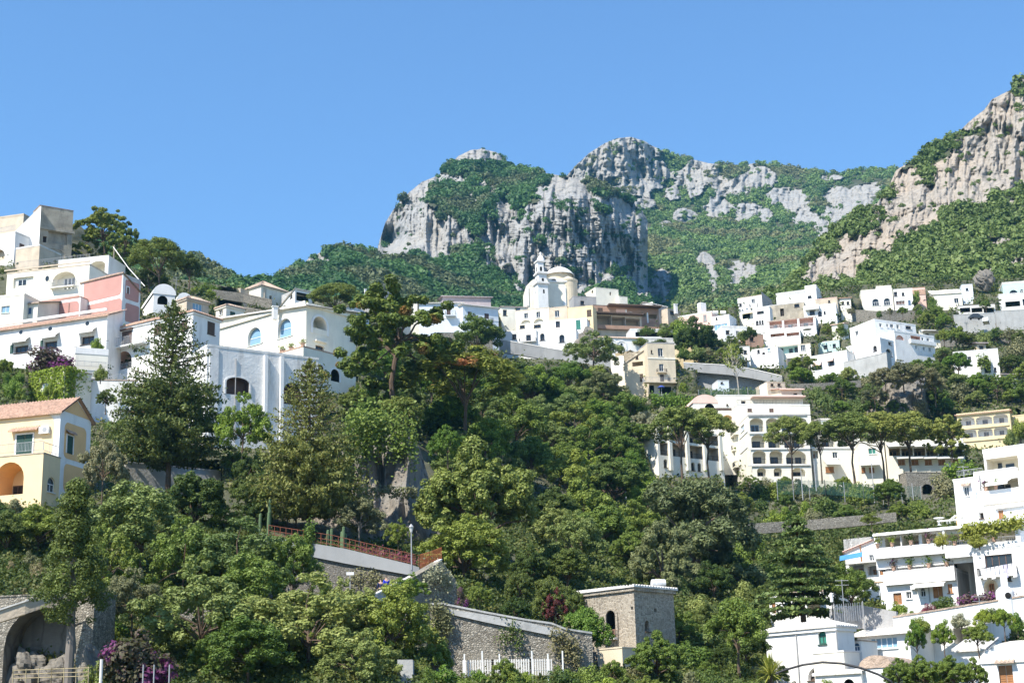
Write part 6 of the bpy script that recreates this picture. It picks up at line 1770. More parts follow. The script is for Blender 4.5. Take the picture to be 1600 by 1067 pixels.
# ------------------------------------------------------------ plants one can point at
plant('araucaria', 'araucaria', 'arau', 262, 770, 466, 215, D=168, label='tall dark araucaria with an open spire top before the white buildings', rot=0.3)
plant('araucaria', 'araucaria', 'arau', 482, 850, 556, 190, D=144, label='dark araucaria with a thin spire tip, right of the weathered white building', rot=1.0)
plant('airy', 'maple_tree', 'bright', 378, 735, 608, 98, D=164, label='bright yellow-green leafy tree against the weathered white building')
plant('cypress', 'conifer', 'dark', 106, 1062, 745, 160, D=94, label='dark ragged conifer with a long bare trunk before the stone arch', var=0, bark=GREYBARK)
plant('airy', 'leafy_tree', 'light', 222, 935, 748, 215, D=122, label='broad light green tree below the big araucaria')
plant('airy', 'leafy_tree', 'olive', 158, 800, 668, 84, D=142, label='bluish green leafy tree beside the orange villa')
plant('airy', 'leafy_tree', 'light', 370, 965, 800, 205, D=120, label='loose grey-green tree in front of the grey cliff wall')
plant('airy', 'leafy_tree', 'mid', 455, 980, 830, 110, D=120, label='leafy green tree reaching over the left end of the road wall')
plant('airy', 'leafy_tree', 'light', 310, 1080, 870, 230, D=102, label='large loose green tree right of the purple bougainvillea')
plant('airy', 'leafy_tree', 'light', 480, 1085, 885, 260, D=104, label='widest loose green tree at the bottom, left of the iron sign post')
plant('airy', 'leafy_tree', 'mid', 612, 1075, 905, 150, D=106, label='loose green tree at the left end of the long stone retaining wall')
plant('airy', 'leafy_tree', 'bright', 640, 950, 893, 70, D=116, label='bright yellow-green young tree at the foot of the stair ramp')
plant('shrub', 'bougainvillea', 'purple', 208, 1075, 942, 140, D=92, label='big purple flowering bougainvillea bush at the lower left', cat='bush')
plant('aleppo', 'pine_tree', 'brownpine', 616, 665, 447, 215, D=205, label='tall irregular pine with layered clumps and some browned twigs', rot=2.0)
plant('umbrella', 'pine_tree', 'brownpine', 728, 700, 540, 215, D=212, label='broad pine with a reddish bare trunk and brown patch, right of the tall pine', rot=0.4)
plant('broad', 'tree', 'pine', 748, 572, 490, 92, D=345, label='rounded green tree in front of the long pale villa')
plant('umbrella', 'umbrella_pine', 'stone', 524, 512, 443, 98, D=330, label='small umbrella pine with spreading limbs behind the cream arched villa')
plant('umbrella', 'umbrella_pine', 'stone', 244, 468, 371, 108, D=285, label='umbrella pine with forked trunk above the vaulted white house')
plant('aleppo', 'pine_tree', 'pine', 158, 425, 328, 100, D=315, label='dark dense pine beside the old stained tower house')
plant('aleppo', 'pine_tree', 'pine', 192, 440, 352, 60, D=310, label='smaller dark pine between the tower house pine and the umbrella pine')
plant('broad', 'tree', 'dark', 295, 452, 393, 60, D=330, label='dark round tree right of the forked umbrella pine')
plant('broad', 'tree', 'dark', 178, 448, 398, 50, D=300, label='dark bushy tree behind the leaning wooden pole')
plant('broad', 'tree', 'dark', 232, 462, 415, 70, D=300, label='dark tree filling the gap under the forked umbrella pine')
plant('oak', 'holm_oak', 'oak', 752, 915, 686, 205, D=150, label='huge rounded olive-green holm oak in the middle of the slope', var=0)
plant('oak', 'holm_oak', 'mid', 725, 940, 800, 160, D=138, label='dense green tree at the foot of the huge holm oak', var=1)
plant('oak', 'tree', 'mid', 915, 920, 745, 150, D=195, label='broad green tree between the huge holm oak and the shaggy pine')
plant('airy', 'tree', 'bright', 700, 735, 660, 66, D=180, label='fresh green tree beside the bare reddish pine trunk')
plant('dome', 'pine_tree', 'shaggy', 1092, 985, 738, 225, D=178, label='biggest shaggy grey-green pine below the arched hotel', rot=1.0)
plant('dome', 'pine_tree', 'shaggy', 1042, 990, 805, 125, D=168, label='shaggy pine standing in front of the biggest shaggy pine')
plant('cedar', 'cedar', 'cedar', 1256, 978, 793, 148, D=144, label='dark cedar with flat layered branches above the green-window house', bark=BARK)
plant('broad', 'magnolia', 'pine', 1333, 968, 880, 88, D=143, label='glossy yellow-green tree touching the cedar on its right side')
plant('oak', 'tree', 'dark', 1092, 575, 495, 74, D=385, label='very dark round tree above the road, right of the tall cream house', var=0)
plant('bare', 'bare_tree', 'mid', 1154, 620, 538, 66, D=325, label='pale bare tree with thin twigs in front of the road wall', bark=PALEBARK)
plant('umbrella', 'umbrella_pine', 'stone', 1066, 748, 632, 117, D=262, label='leftmost umbrella pine before the hotel balcony frame')
plant('umbrella', 'umbrella_pine', 'stone', 1108, 748, 636, 99, D=266, label='second umbrella pine from the left before the hotel')
plant('umbrella', 'umbrella_pine', 'stone', 1238, 748, 646, 81, D=268, label='umbrella pine standing alone in front of the hotel arches')
plant('umbrella', 'umbrella_pine', 'stone', 1284, 742, 656, 71, D=266, label='slim umbrella pine at the right corner of the hotel arches')
plant('umbrella', 'umbrella_pine', 'stone', 1335, 745, 642, 107, D=264, label='umbrella pine with a slanting forked trunk at the awning wing, left of three')
plant('umbrella', 'umbrella_pine', 'stone', 1382, 745, 640, 107, D=266, label='umbrella pine in the middle of the row at the awning wing')
plant('umbrella', 'umbrella_pine', 'stone', 1424, 742, 641, 112, D=270, label='widest umbrella pine over the right part of the awning wing')
plant('aleppo', 'pine_tree', 'stone', 1487, 735, 650, 72, D=268, label='loose dark pine at the right end of the awning wing')
plant('dome', 'pine_tree', 'shaggy', 945, 655, 580, 95, D=300, label='grey-green dome shaped pine left of the tall cream house')
plant('airy', 'olive_tree', 'silver', 1010, 690, 640, 60, D=290, label='silvery olive tree left of the hotel balcony frame', cat='tree')
plant('broad', 'tree', 'mid', 1155, 1055, 932, 108, D=128, label='round green tree between the stone tower and the green-window house')
plant('broad', 'tree', 'bright', 918, 1055, 942, 84, D=118, label='bright green tree covering the left side of the stone tower')
plant('oak', 'bush', 'mid', 1030, 1080, 985, 100, D=117, label='tall green bush in front of the right side of the stone tower', cat='bush')
plant('airy', 'maple_tree', 'crimson', 869, 985, 917, 46, D=128, label='small crimson-leaved tree behind the long stone retaining wall', bark=GREYBARK)
plant('airy', 'pepper_tree', 'mid', 750, 958, 906, 46, D=124, label='light green weeping shrub behind the long stone retaining wall', cat='shrub')
plant('shrub', 'shrub', 'purple', 720, 952, 910, 26, D=123, label='reddish shrub at the left end behind the long retaining wall')
plant('yucca', 'yucca', 'yellowg', 1206, 1085, 1018, 70, D=112, label='spiky yellow-green yucca at the bottom edge', cat='plant')
plant('broad', 'orange_tree', 'citrus', 1435, 1040, 968, 36, D=121, label='small orange tree with a thin trunk before the white annex')
plant('broad', 'orange_tree', 'bright', 1477, 1025, 968, 42, D=123, label='bright green citrus tree above the white balcony railing')
plant('broad', 'orange_tree', 'citrus', 1540, 990, 950, 36, D=130, label='orange tree full of fruit on the middle terrace')
plant('broad', 'orange_tree', 'citrus', 1570, 992, 948, 36, D=130, label='rightmost orange tree full of fruit by the terrace pergola')
plant('broad', 'lemon_tree', 'mid', 1530, 1022, 972, 52, D=122, label='green lemon tree below the two orange trees')
for k, (x, w) in enumerate(((1405, 60), (1447, 70), (1493, 66), (1522, 46))):
    plant('oak', 'clipped_tree', 'mid', x, 1085, 1022 + (4 if k in (0, 3) else 0), w, D=113 - k, label=['leftmost clipped dark green tree in the bottom hedge row', 'second clipped tree from the left in the bottom hedge row', 'third clipped tree from the left in the bottom hedge row', 'rightmost clipped tree in the bottom hedge row'][k], group='clipped trees in a row at the bottom')
plant('shrub', 'bush', 'dark', 1475, 955, 920, 50, D=147, label='dark rounded bush under the grey side wall of the apartments', cat='bush')
plant('shrub', 'bush', 'bright', 1404, 962, 928, 40, D=146, label='light green bush before the orange door of the apartments', cat='bush')
plant('shrub', 'bush', 'crimson', 1452, 965, 938, 30, D=145, label='dark red leaved bush on the apartment garden terrace', cat='bush')
plant('shrub', 'bush', 'silver', 1418, 972, 948, 40, D=143, label='grey-green bush on the edge of the apartment garden terrace', cat='bush')
plant('shrub', 'bush', 'bright', 1380, 985, 955, 36, D=143, label='yellowish bush at the left end of the apartment garden', cat='bush')
plant('shrub', 'bush', 'mid', 1438, 985, 958, 40, D=136, label='mid green bush just above the white annex roof edge', cat='bush')
plant('shrub', 'bush', 'silver', 1502, 975, 948, 34, D=135, label='pale green bush on the white parapet left of the orange trees', cat='bush')
plant('shrub', 'bush', 'dark', 1556, 965, 940, 46, D=134.5, label='dark green bush under the purple pergola', cat='bush')
plant('shrub', 'bush', 'bright', 1590, 985, 950, 30, D=133, label='light green bush at the right edge beside the rightmost orange tree', cat='bush')
plant('shrub', 'bush', 'dark', 1500, 962, 935, 44, D=144, label='green bush with a net below the grey apartment wall', cat='bush')
plant('broad', 'tree', 'oak', 1362, 805 + 18, 800, 36, D=166, label='small glossy tree on the apartment roof terrace')
plant('shrub', 'bougainvillea', 'purple', 1245, 1078, 1055, 44, D=116, label='dark purple shrub beside the yucca', cat='bush')
plant('shrub', 'bush', 'citrus', 1290, 1080, 1056, 34, D=116, label='orange flowering bush below the half-round window', cat='bush')
plant('shrub', 'hydrangea', 'silver', 1012, 632, 616, 12, D=312, label='upper of two pale round bushes left of the hotel', cat='bush')
plant('shrub', 'hydrangea', 'silver', 1034, 642, 629, 13, D=308, label='lower of two pale round bushes left of the hotel', cat='bush')
plant('shrub', 'vine', 'purple', 75, 585, 536, 100, D=204, label='reddish vine over the pergola under the long white house', cat='vine')
plant('shrub', 'vine', 'bright', 152, 545, 520, 24, D=211, label='yellow-green climber on the terrace stair of the long white house', cat='vine')
plant('shrub', 'potted_palm', 'pine', 157, 592, 560, 26, D=198, label='bushy potted plant on the white retaining wall terrace', cat='plant')
plant('oak', 'bush', 'dark', 165, 640, 608, 34, D=193, label='dark clipped ball bush below the white retaining wall', cat='bush')
plant('shrub', 'vine', 'yellowg', 1472, 850, 828, 26, D=150, label='yellow-green vine hanging at the left of the shaded apartment balcony', cat='vine')
plant('shrub', 'vine', 'yellowg', 1530, 850, 826, 34, D=149, label='yellow-green vine hanging in the middle of the shaded apartment balcony', cat='vine')
plant('airy', 'fig_tree', 'olive', 560, 858, 775, 100, D=142, label='spreading fig tree at the foot of the grey cliff', cat='tree', bark=GREYBARK)
plant('airy', 'leafy_tree', 'mid', 622, 862, 808, 50, D=140, label='small leafy tree left of the street lamp')
for k, (x, y0, y1, w) in enumerate([(1010, 522, 504, 34), (1040, 525, 507, 30), (1000, 538, 522, 30), (1032, 540, 525, 40), (1068, 530, 490, 40), (1058, 512, 495, 26)]):
    plant('shrub', 'hedge' if k < 4 else 'bush', 'mid' if k < 4 else 'bright', x, y0, y1, w, D=418 if k < 2 else 410)

CLEAR = [(765, 1000, 520, 572), (1070, 1222, 562, 606), (930, 1000, 520, 562), (955, 1060, 505, 612), (1118, 1140, 590, 606)]
def fill(n, poly, kinds, hpx, wrel=(0.8, 1.25), seed=0, clear=True):
    """scatter single plants over a photo-space quad of hillside; nearer plants are larger"""
    rs = np.random.RandomState(seed)
    x0, x1, ya, yb_ = poly
    pts = []
    tries = 0
    while len(pts) < n and tries < n * 120:
        tries += 1
        x = rs.uniform(x0, x1); y = rs.uniform(ya, yb_)
        h = rs.uniform(*hpx)
        if any((x - a) ** 2 + ((y - b) * 1.4) ** 2 < (0.62 * min(h, c)) ** 2 for a, b, c in pts):
            continue
        if clear and rs.rand() > 0.003 and any(b[0] - 0.4 * h < x < b[1] + 0.4 * h and y > b[2] and y - h < b[3] - 0.2 * (b[3] - b[2]) - 3 for b in NOTCH + CLEAR):
            continue
        pts.append((x, y, h))
    for (x, y, h) in pts:
        k, nm, lf = kinds[rs.randint(len(kinds))]
        plant(k, nm, lf, x, y, y - h, h * rs.uniform(*wrel), sink=0.6)
T = lambda k, l: (k, 'bush' if k == 'shrub' else 'tree', l)
WOODS = [T('broad', 'mid'), T('broad', 'light'), T('oak', 'mid'), T('broad', 'bright'), T('airy', 'bright'), T('airy', 'mid'), T('oak', 'oak'), T('broad', 'mid'), T('airy', 'light'), T('oak', 'dark')]
GARDEN = [T('broad', 'light'), T('broad', 'mid'), T('airy', 'olive'), T('shrub', 'light'), T('shrub', 'mid'), T('broad', 'bright'), T('shrub', 'olive'), T('oak', 'dark'), T('airy', 'mid')]
SCRUB = [T('shrub', 'mid'), T('shrub', 'bright'), T('shrub', 'oak'), T('airy', 'mid'), T('shrub', 'dark'), T('shrub', 'olive')]
# the wooded valley in the middle
fill(26, (780, 1000, 565, 670), WOODS, (48, 84), (1.0, 1.5), seed=1)
fill(24, (700, 1010, 650, 770), WOODS, (58, 100), (1.0, 1.45), seed=2)
fill(14, (860, 1010, 770, 910), WOODS, (70, 115), (1.0, 1.4), seed=3)
fill(14, (545, 720, 595, 700), WOODS, (50, 90), (1.0, 1.4), seed=4)
fill(9, (960, 1040, 690, 800), WOODS, (56, 90), (1.0, 1.4), seed=5)
fill(8, (800, 900, 900, 985), [T('oak', 'dark'), T('broad', 'dark')], (50, 80), seed=6)
# left: between the houses and the road
fill(12, (290, 470, 740, 830), [T('broad', 'dark'), T('oak', 'dark'), T('airy', 'mid')], (40, 70), seed=7)
fill(9, (-10, 80, 800, 860), [T('shrub', 'mid'), T('broad', 'dark'), T('shrub', 'olive')], (40, 60), seed=8)
fill(9, (-10, 105, 580, 625), [T('shrub', 'bright'), T('shrub', 'mid'), T('broad', 'mid')], (22, 40), seed=9)
fill(5, (140, 230, 625, 690), SCRUB, (20, 34), seed=10)
fill(10, (300, 420, 452, 496), [T('shrub', 'mid'), T('shrub', 'bright')], (10, 18), (1.0, 1.8), seed=11)
for k, (x, yb_, yt, w, D, lf) in enumerate([(165, 965, 815, 120, 114, 'mid'), (285, 960, 800, 130, 118, 'mid'), (400, 1030, 860, 170, 110, 'mid'), (545, 1030, 900, 140, 109, 'light'), (205, 1000, 880, 110, 106, 'olive'), (390, 1090, 960, 170, 98, 'mid'), (560, 1095, 980, 150, 99, 'light'), (680, 1075, 985, 60, 107, 'mid'), (150, 900, 780, 90, 126, 'dark'), (60, 870, 790, 110, 128, 'mid'), (10, 880, 800, 90, 126, 'dark'), (300, 850, 735, 120, 142, 'dark'), (410, 850, 745, 110, 146, 'dark')]):
    plant('airy' if k < 8 else 'broad', 'leafy_tree', lf, x, yb_, yt, w, D=D)
for k, (x, yb_, yt, w) in enumerate([(1385, 618, 572, 62), (1412, 606, 562, 70), (1440, 612, 566, 64), (1462, 628, 580, 50), (1368, 640, 600, 46)]):
    plant('airy', 'olive_tree', 'olive', x, yb_, yt, w, D=329 + 2 * (k % 2), label=('second', 'third', 'fourth', 'rightmost', 'leftmost')[k] + ' olive grey tree from the left on top of the boulder crag' if k < 3 else ('rightmost', 'leftmost')[k - 3] + ' olive grey tree on top of the boulder crag')
fill(12, (150, 700, 985, 1090), [T('airy', 'mid'), T('shrub', 'mid'), T('shrub', 'oak'), T('shrub', 'bright')], (40, 80), seed=12)
fill(5, (0, 60, 860, 960), [T('shrub', 'olive'), T('shrub', 'dry')], (24, 40), seed=13)
# bottom middle
fill(26, (690, 1210, 1058, 1100), SCRUB, (28, 54), (1.0, 1.6), seed=14, clear=False)
for k, (x, h_, lf) in enumerate(((748, 34, 'bright'), (798, 38, 'mid'), (820, 30, 'bright'), (770, 22, 'yellowg'))):
    plant('shrub', 'bush', lf, x, 1068, 1068 - h_, h_ * 1.1, D=103 + k, label=('bright green bush in front of the left part of the picket fence', 'taller mid green bush in front of the middle of the picket fence', 'bright green bush in front of the right part of the picket fence', 'small yellow-green bush before the picket fence')[k])
# the slope below the hotel
fill(26, (1150, 1440, 765, 830), SCRUB + [T('broad', 'mid'), T('oak', 'mid')], (26, 50), (1.0, 1.5), seed=15)
fill(24, (1060, 1210, 870, 1050), [T('oak', 'dark'), T('shrub', 'mid'), T('broad', 'dark'), T('airy', 'mid'), T('shrub', 'light')], (36, 70), (0.9, 1.4), seed=16, clear=False)
fill(8, (1420, 1530, 690, 790), [T('airy', 'olive'), T('shrub', 'olive')], (30, 52), seed=17)
# hillside gardens, right
fill(34, (1240, 1500, 585, 660), GARDEN, (26, 48), (1.0, 1.5), seed=18)
fill(40, (1430, 1610, 505, 640), GARDEN, (24, 46), (1.0, 1.5), seed=19)
fill(28, (1050, 1330, 515, 605), GARDEN, (16, 32), (1.0, 1.5), seed=20)
fill(14, (1330, 1600, 485, 520), GARDEN, (12, 24), seed=21)
fill(10, (1340, 1480, 560, 600), [T('airy', 'olive'), T('shrub', 'olive'), T('broad', 'mid')], (26, 44), seed=22)
fill(10, (1480, 1600, 650, 720), GARDEN, (26, 46), seed=23)
fill(8, (1425, 1470, 470, 482), [T('broad', 'dark'), T('shrub', 'bright'), T('shrub', 'mid')], (14, 26), seed=24)
fill(8, (990, 1130, 600, 650), GARDEN, (16, 30), seed=25)
fill(10, (640, 800, 545, 600), WOODS, (30, 50), seed=26)
ORD_ = ['', 'second', 'third', 'fourth', 'fifth', 'sixth', 'seventh']
PNOTCH = []
# ------------------------------------------------------------ walls, roads, rock and small things
def pwall(name, label, cat, path, th, m, cap=None, capm=None, kind=None, lm=None, drop=0.4):
    """a wall that follows photo points (px, row of its top, row of its foot, depth)"""
    top, bot = [], []
    for (px, yt, yb_, D) in path:
        p = P(px, yt, D); top.append(p); bot.append(np.array([p[0], p[1], float(zat(p[0], p[1], yb_)) - drop]))
    base = top[0]
    if name not in ('cement_band',): PNOTCH.append(([q[1] for q in path], [q[2] for q in path], [q[3] + th for q in path], [q[0] for q in path]))
    def strip(mb, t_, b_, off0, off1):
        for i in range(len(t_) - 1):
            d = t_[i + 1] - t_[i]; n = np.array([-d[1], d[0], 0.0]); n /= np.linalg.norm(n) + 1e-9
            mb.hexa([b_[i] + n * off0, b_[i + 1] + n * off0, b_[i + 1] + n * off1, b_[i] + n * off1, t_[i] + n * off0, t_[i + 1] + n * off0, t_[i + 1] + n * off1, t_[i] + n * off1])
    mb = MB(); strip(mb, top, bot, 0, th)
    o = mb.build(name, m, None, tuple(base))
    tag(o, label, cat, None, kind)
    if cap:
        cb = MB(); up = np.array([0, 0, cap])
        strip(cb, [t + up for t in top], [t + np.array([0, 0, 0.004]) for t in top], -0.08, th + 0.08)
        c = cb.build('coping', capm or m, None, tuple(base)); c.parent = o; c.location = (0, 0, 0)
    if lm: LANDMARKS.append((lm, sum(p[0] for p in path) / len(path), sum((p[1] + p[2]) / 2 for p in path) / len(path)))
    return o, top

pwall('stone_retaining_wall', 'long rubble stone retaining wall sloping down to the stone tower', 'wall',
      [(672, 945, 1062, 113.6), (690, 944, 1062, 113.4), (760, 958, 1060, 113.2), (820, 969, 1060, 113), (862, 975, 1058, 113), (884, 984, 1058, 113), (925, 990, 1055, 113.4)], 0.9, STONE, 0.14, CONCRETE, lm='the long stone retaining wall')
pwall('cement_band', 'smooth grey cement band along the top of the stone retaining wall', 'wall band',
      [(676, 947, 953, 113.3), (760, 960, 972, 113.0), (820, 971, 984, 112.8), (880, 985, 996, 112.8)], 0.16, CONCRETE, drop=0.0)
b = Bld('stone_tower', 'square tuff stone tower with a white tiled roof edge and an arched balcony window', 'tower', 'the stone tower')
BT = b.box(990, 916, 1045, 906, 1055, 46, D=131, m=TUFF, inner=DARK, roof='hip', rise=0.25, oh=0.3, rm=WHITETILE, pm=TUFF, feats=[
    ('alog', 'L', 948.5, 953, 963, 998, None, dict(dep=0.9, door=False)), ('bal', 'L', 945, 986, 966, 996, 'coping', dict(d=0.5, railm=REDBROWN)), ('surr', 'L', 948.5, 953, 963, 998, TUFF, dict(t=0.25)),
    ('adark', 'R', 1008, 969, 1015, 986, 'black'), ('dark', 'R', 1022, 950, 1026, 956, 'black', dict(sill=False)), ('dark', 'L', 986, 947, 989, 952, 'black', dict(sill=False))])
b.box(972, 1012, 1050, 934, None, 46, D=129.0, m=BEIGE, wR=2, ph=0.1)
p = P(1029, 917, 136.5)
mb = MB()
L = px2m(22, 137); rr = px2m(6, 137)
mb.tube([p + [0, 0, rr] + np.array([q * L, q * L * 0.2, 0]) for q in (-0.5, -0.46, -0.2, -0.19, 0.19, 0.2, 0.46, 0.5)], [rr * .75, rr, rr, rr * 1.04, rr * 1.04, rr, rr, rr * .75], 14)
o = mb.build('water_tank', FRAME); tag(o, 'white barrel shaped water tank on the stone tower roof', 'water tank')

# the grey cliff under the white buildings
GREYCLIFF = rock_mat('grey_cliff', (0.205, 0.19, 0.165), (0.25, 0.20, 0.145), (0.10, 0.095, 0.09), 0.6, 7.0, 0.1)
def gc_rel(px, py):
    return 2.6 * (np.abs(fbm(px / 26., py / 150., 3, 101) - 0.5) * 4) + 1.0 * fbm(px / 9., py / 24., 4, 102) * 2 - 2.0 + np.where(py > 768, -1.2, 0)
gc = sheet('rock_face', np.linspace(405, 690, 200), lambda x: interp([(405, 800), (430, 762), (470, 740), (520, 712), (560, 692), (600, 678), (640, 682), (656, 700), (668, 740), (690, 830)], x), lambda x: 905 + 0 * x, 160,
    lambda a, b_: 149 + (890 - b_) * 0.055 + np.maximum(0, a - 640) * 0.16, lambda a, b_: np.ones(np.shape(a), bool), [soil, GREYCLIFF], gc_rel, 61, (0, 14, -4), 4.0)
tag(gc, kind='structure'); LANDMARKS.append(('the grey cliff', 560, 770))
ob = sheet('rock_face', np.linspace(1352, 1482, 160), lambda x: interp([(1352, 650), (1364, 622), (1382, 600), (1405, 585), (1420, 580), (1445, 588), (1462, 612), (1475, 635), (1482, 655)], x), lambda x: 668 + 0 * x, 110,
    lambda a, b_: 330 + (660 - b_) * 0.10 + np.maximum(0, a - 1440) * 0.35, lambda a, b_: np.ones(np.shape(a), bool), [soil, GREYCLIFF], lambda a, b_: 2.2 * np.abs(fbm(a / 22., b_ / 40., 3, 105) - 0.5) * 4 + 1.8 * fbm(a / 7., b_ / 8., 4, 106), 63, (0, 16, -3), 5.0)
tag(ob, kind='structure'); LANDMARKS.append(('the grey boulder crag', 1415, 610))

# the walled road
pwall('road_parapet', 'pale grey concrete parapet of the walkway under the grey cliff', 'parapet', [(405, 833, 852, 137), (430, 839, 858, 137), (540, 857, 880, 135), (640, 881, 898, 133), (655, 886, 900, 133)], 0.45, mat('pale_concrete', (0.27, 0.275, 0.275), 0.9, 0.12, 0.4, 0.5, (0.24, 0.24, 0.23)), lm='the walkway parapet', drop=0.0)
pwall('rock_wall', 'dark rough stone wall below the concrete walkway parapet', 'wall', [(405, 852, 940, 137.3), (430, 858, 945, 137.3), (540, 880, 950, 135.3), (640, 898, 950, 133.3), (668, 905, 950, 133.3)], 0.8, masonry_mat('dark_rubble', (0.13, 0.12, 0.10), (0.27, 0.25, 0.22), (0.08, 0.075, 0.065), 0.7, True, 0.5))
pwall('stair_ramp', 'stair ramp wall with a pale sloping coping rising to the orange netting', 'stair wall', [(582, 932, 975, 121), (640, 903, 975, 124), (690, 875, 960, 127)], 0.3, CONCRETE, 0.12, PARAPET, lm='the stair ramp')
pwall('buttress_wall', 'rough stone buttress wall under the top of the stair ramp', 'wall', [(640, 905, 985, 123), (690, 876, 985, 125.5), (712, 905, 985, 126.5), (716, 950, 985, 126.8)], 1.2, STONE)
pwall('road_wall', 'low wall with a grey coping along the lower road below the sign post', 'wall', [(515, 928, 948, 117), (560, 931, 950, 117), (590, 933, 950, 118)], 0.4, STONE, 0.12, CONCRETE)
pwall('concrete_block', 'plain grey concrete pier standing among bushes at the bottom', 'pier', [(621, 1030, 1075, 101), (645, 1030, 1075, 101)], 1.2, CONCRETE)
pwall('garden_wall', 'rough stone garden wall behind the bougainvillea', 'wall', [(265, 950, 1000, 112), (330, 951, 1000, 112), (420, 960, 1000, 112)], 0.6, STONE)
pwall('terrace_stone_wall', 'mossy stone terrace wall below the slope under the hotel', 'wall', [(1165, 818, 830, 212), (1260, 812, 824, 214), (1330, 806, 818, 214), (1400, 800, 810, 214)], 0.6, STONE, lm='the mossy terrace wall')
pwall('vine_terrace_wall', 'upper grey terrace wall on the left ridge slope', 'wall', [(330, 452, 462, 350), (380, 458, 470, 352), (425, 468, 482, 352)], 0.5, STONE)
pwall('vine_terrace_wall', 'lower grey terrace wall on the left ridge slope', 'wall', [(352, 474, 484, 318), (400, 482, 494, 318), (428, 488, 500, 318)], 0.5, STONE)
ROADC = mat('road_concrete', (0.28, 0.28, 0.275), 0.95, 0.15, 0.3, 0.5, (0.15, 0.145, 0.14))
pwall('road_viaduct', 'long grey concrete road wall below the arched white house', 'viaduct', [(765, 528, 545, 407), (850, 543, 559, 405), (905, 552, 567, 402), (962, 561, 575, 398), (1000, 568, 580, 394)], 1.0, ROADC, 0.25, PARAPET, lm='the road wall')
pwall('road_viaduct', 'grey road viaduct parapet right of the very dark round tree', 'viaduct', [(1068, 567, 577, 372), (1100, 569, 580, 370), (1137, 571, 583, 368), (1170, 576, 588, 366), (1201, 583, 594, 364), (1222, 588, 598, 362)], 1.0, ROADC, 0.2, PARAPET, lm='the grey viaduct')
pwall('dark_retaining_wall', 'dark stone retaining wall under the grey viaduct', 'wall', [(1088, 581, 606, 372.5), (1137, 584, 608, 370.5), (1200, 594, 610, 366.5)], 1.0, masonry_mat('dark_stone', (0.30, 0.30, 0.30), (0.48, 0.47, 0.46), (0.24, 0.24, 0.23), 0.6, True, 0.4))
pwall('cypress_wall', 'white and grey garden wall with a coping by the apartment garden', 'wall', [(1300, 950, 978, 141), (1345, 945, 975, 143), (1400, 955, 985, 141)], 0.4, GREYW)
pwall('garden_parapet', 'white garden parapet with old stone coping below the apartments', 'parapet', [(1395, 965, 985, 139.5), (1440, 958, 978, 138.8), (1520, 945, 968, 137.5), (1600, 932, 960, 136)], 0.4, WHITE, 0.15, OLDTERRA)

# stone arch at the lower left
b = Bld('stone_arch', 'broad stone arch with rough rocks in its shade at the lower left corner', 'arch', 'the stone arch')
b.box(148, 925, 1085, -60, 156, 78, D=99, m=STONE, inner=GREYCLIFF, ph=0.1, wR=3, feats=[('alog', 'L', 6, 948, 119, 1083, None, dict(dep=2.0, door=False, arch=1.0))])
pwall('stair_coping', 'pale sloping stair coping above the stone arch', 'stair wall', [(-20, 960, 968, 95.6), (40, 940, 949, 96.2), (100, 919, 929, 97.4)], 0.6, TAN, 0.1, PARAPET)
def boulder(px, pb, pt, wpx, D, label, seed):
    p = P(px, pb, D); H = float(zat(p[0], p[1], pt)) - p[2]; W = px2m(wpx, D)
    r_ = np.random.RandomState(seed)
    bm_v, bm_f = [], []
    nu, nv = 34, 20
    for i in range(nv + 1):
        for j in range(nu):
            th, ph_ = math.pi * i / nv, 2 * math.pi * j / nu
            d = np.array([math.sin(th) * math.cos(ph_), math.sin(th) * math.sin(ph_), math.cos(th)])
            k = 0.45 + 1.1 * float(fbm(np.array([d[0] * 2.4 + d[2] * 1.3 + seed]), np.array([d[1] * 2.4 - d[2] * 1.9]), 5, seed)[0])
            bm_v.append((d[0] * W * 0.5 * k, d[1] * W * 0.4 * k, H * 0.45 + d[2] * H * 0.55 * k))
    for i in range(nv):
        for j in range(nu):
            bm_f.append([i * nu + j, (i + 1) * nu + j, (i + 1) * nu + (j + 1) % nu, i * nu + (j + 1) % nu])
    o = link('rock', np_mesh('rock', bm_v, faces=bm_f, mats=[GREYCLIFF]), None, tuple(p))
    tag(o, label, 'rock', 'rocks')
boulder(40, 1075, 1015, 60, 101.2, 'pale slanting rock lying under the stone arch, left one', 1)
boulder(90, 1075, 1028, 50, 101.0, 'pale rock lying under the stone arch beside the conifer trunk', 2)
boulder(140, 1075, 1010, 36, 96.5, 'rugged rock at the foot of the right pier of the stone arch', 3)
boulder(919, 556, 514, 36, 411, 'grey rock stack with ivy right of the arched white house', 8)
boulder(1538, 450, 422, 34, 492, 'pale grey boulder on the slope beside the tiny blue house', 4)

# ---- fences, rails, posts
def fence(name, label, cat, path, h, m, step=0.3, rails=(0.9, 0.3), r=0.03, slat=None, group=None):
    pts = [P(x, y, D) for (x, y, D) in path]
    mb = MB()
    for a, c in zip(pts[:-1], pts[1:]):
        L = np.linalg.norm(c - a); n = max(1, int(L / step))
        for k in range(n + 1):
            q = a + (c - a) * k / n
            if slat: mb.cbox(q - [0, 0, 0.1], slat, 0.03, h + 0.1)
            else: mb.tube([q - [0, 0, 0.2], q + [0, 0, h]], r, 4)
        for z in rails:
            mb.tube([a + [0, 0, h * z], c + [0, 0, h * z]], r * 0.8, 4)
    o = mb.build(name, m, None, tuple(pts[0]))
    tag(o, label, cat, group)
    return o
RUST = mat('rust_orange_paint', (0.20, 0.07, 0.04), 0.8, 0.2, 2)
NET = mat('orange_safety_net', (0.36, 0.11, 0.05), 0.8, 0.15, 2)
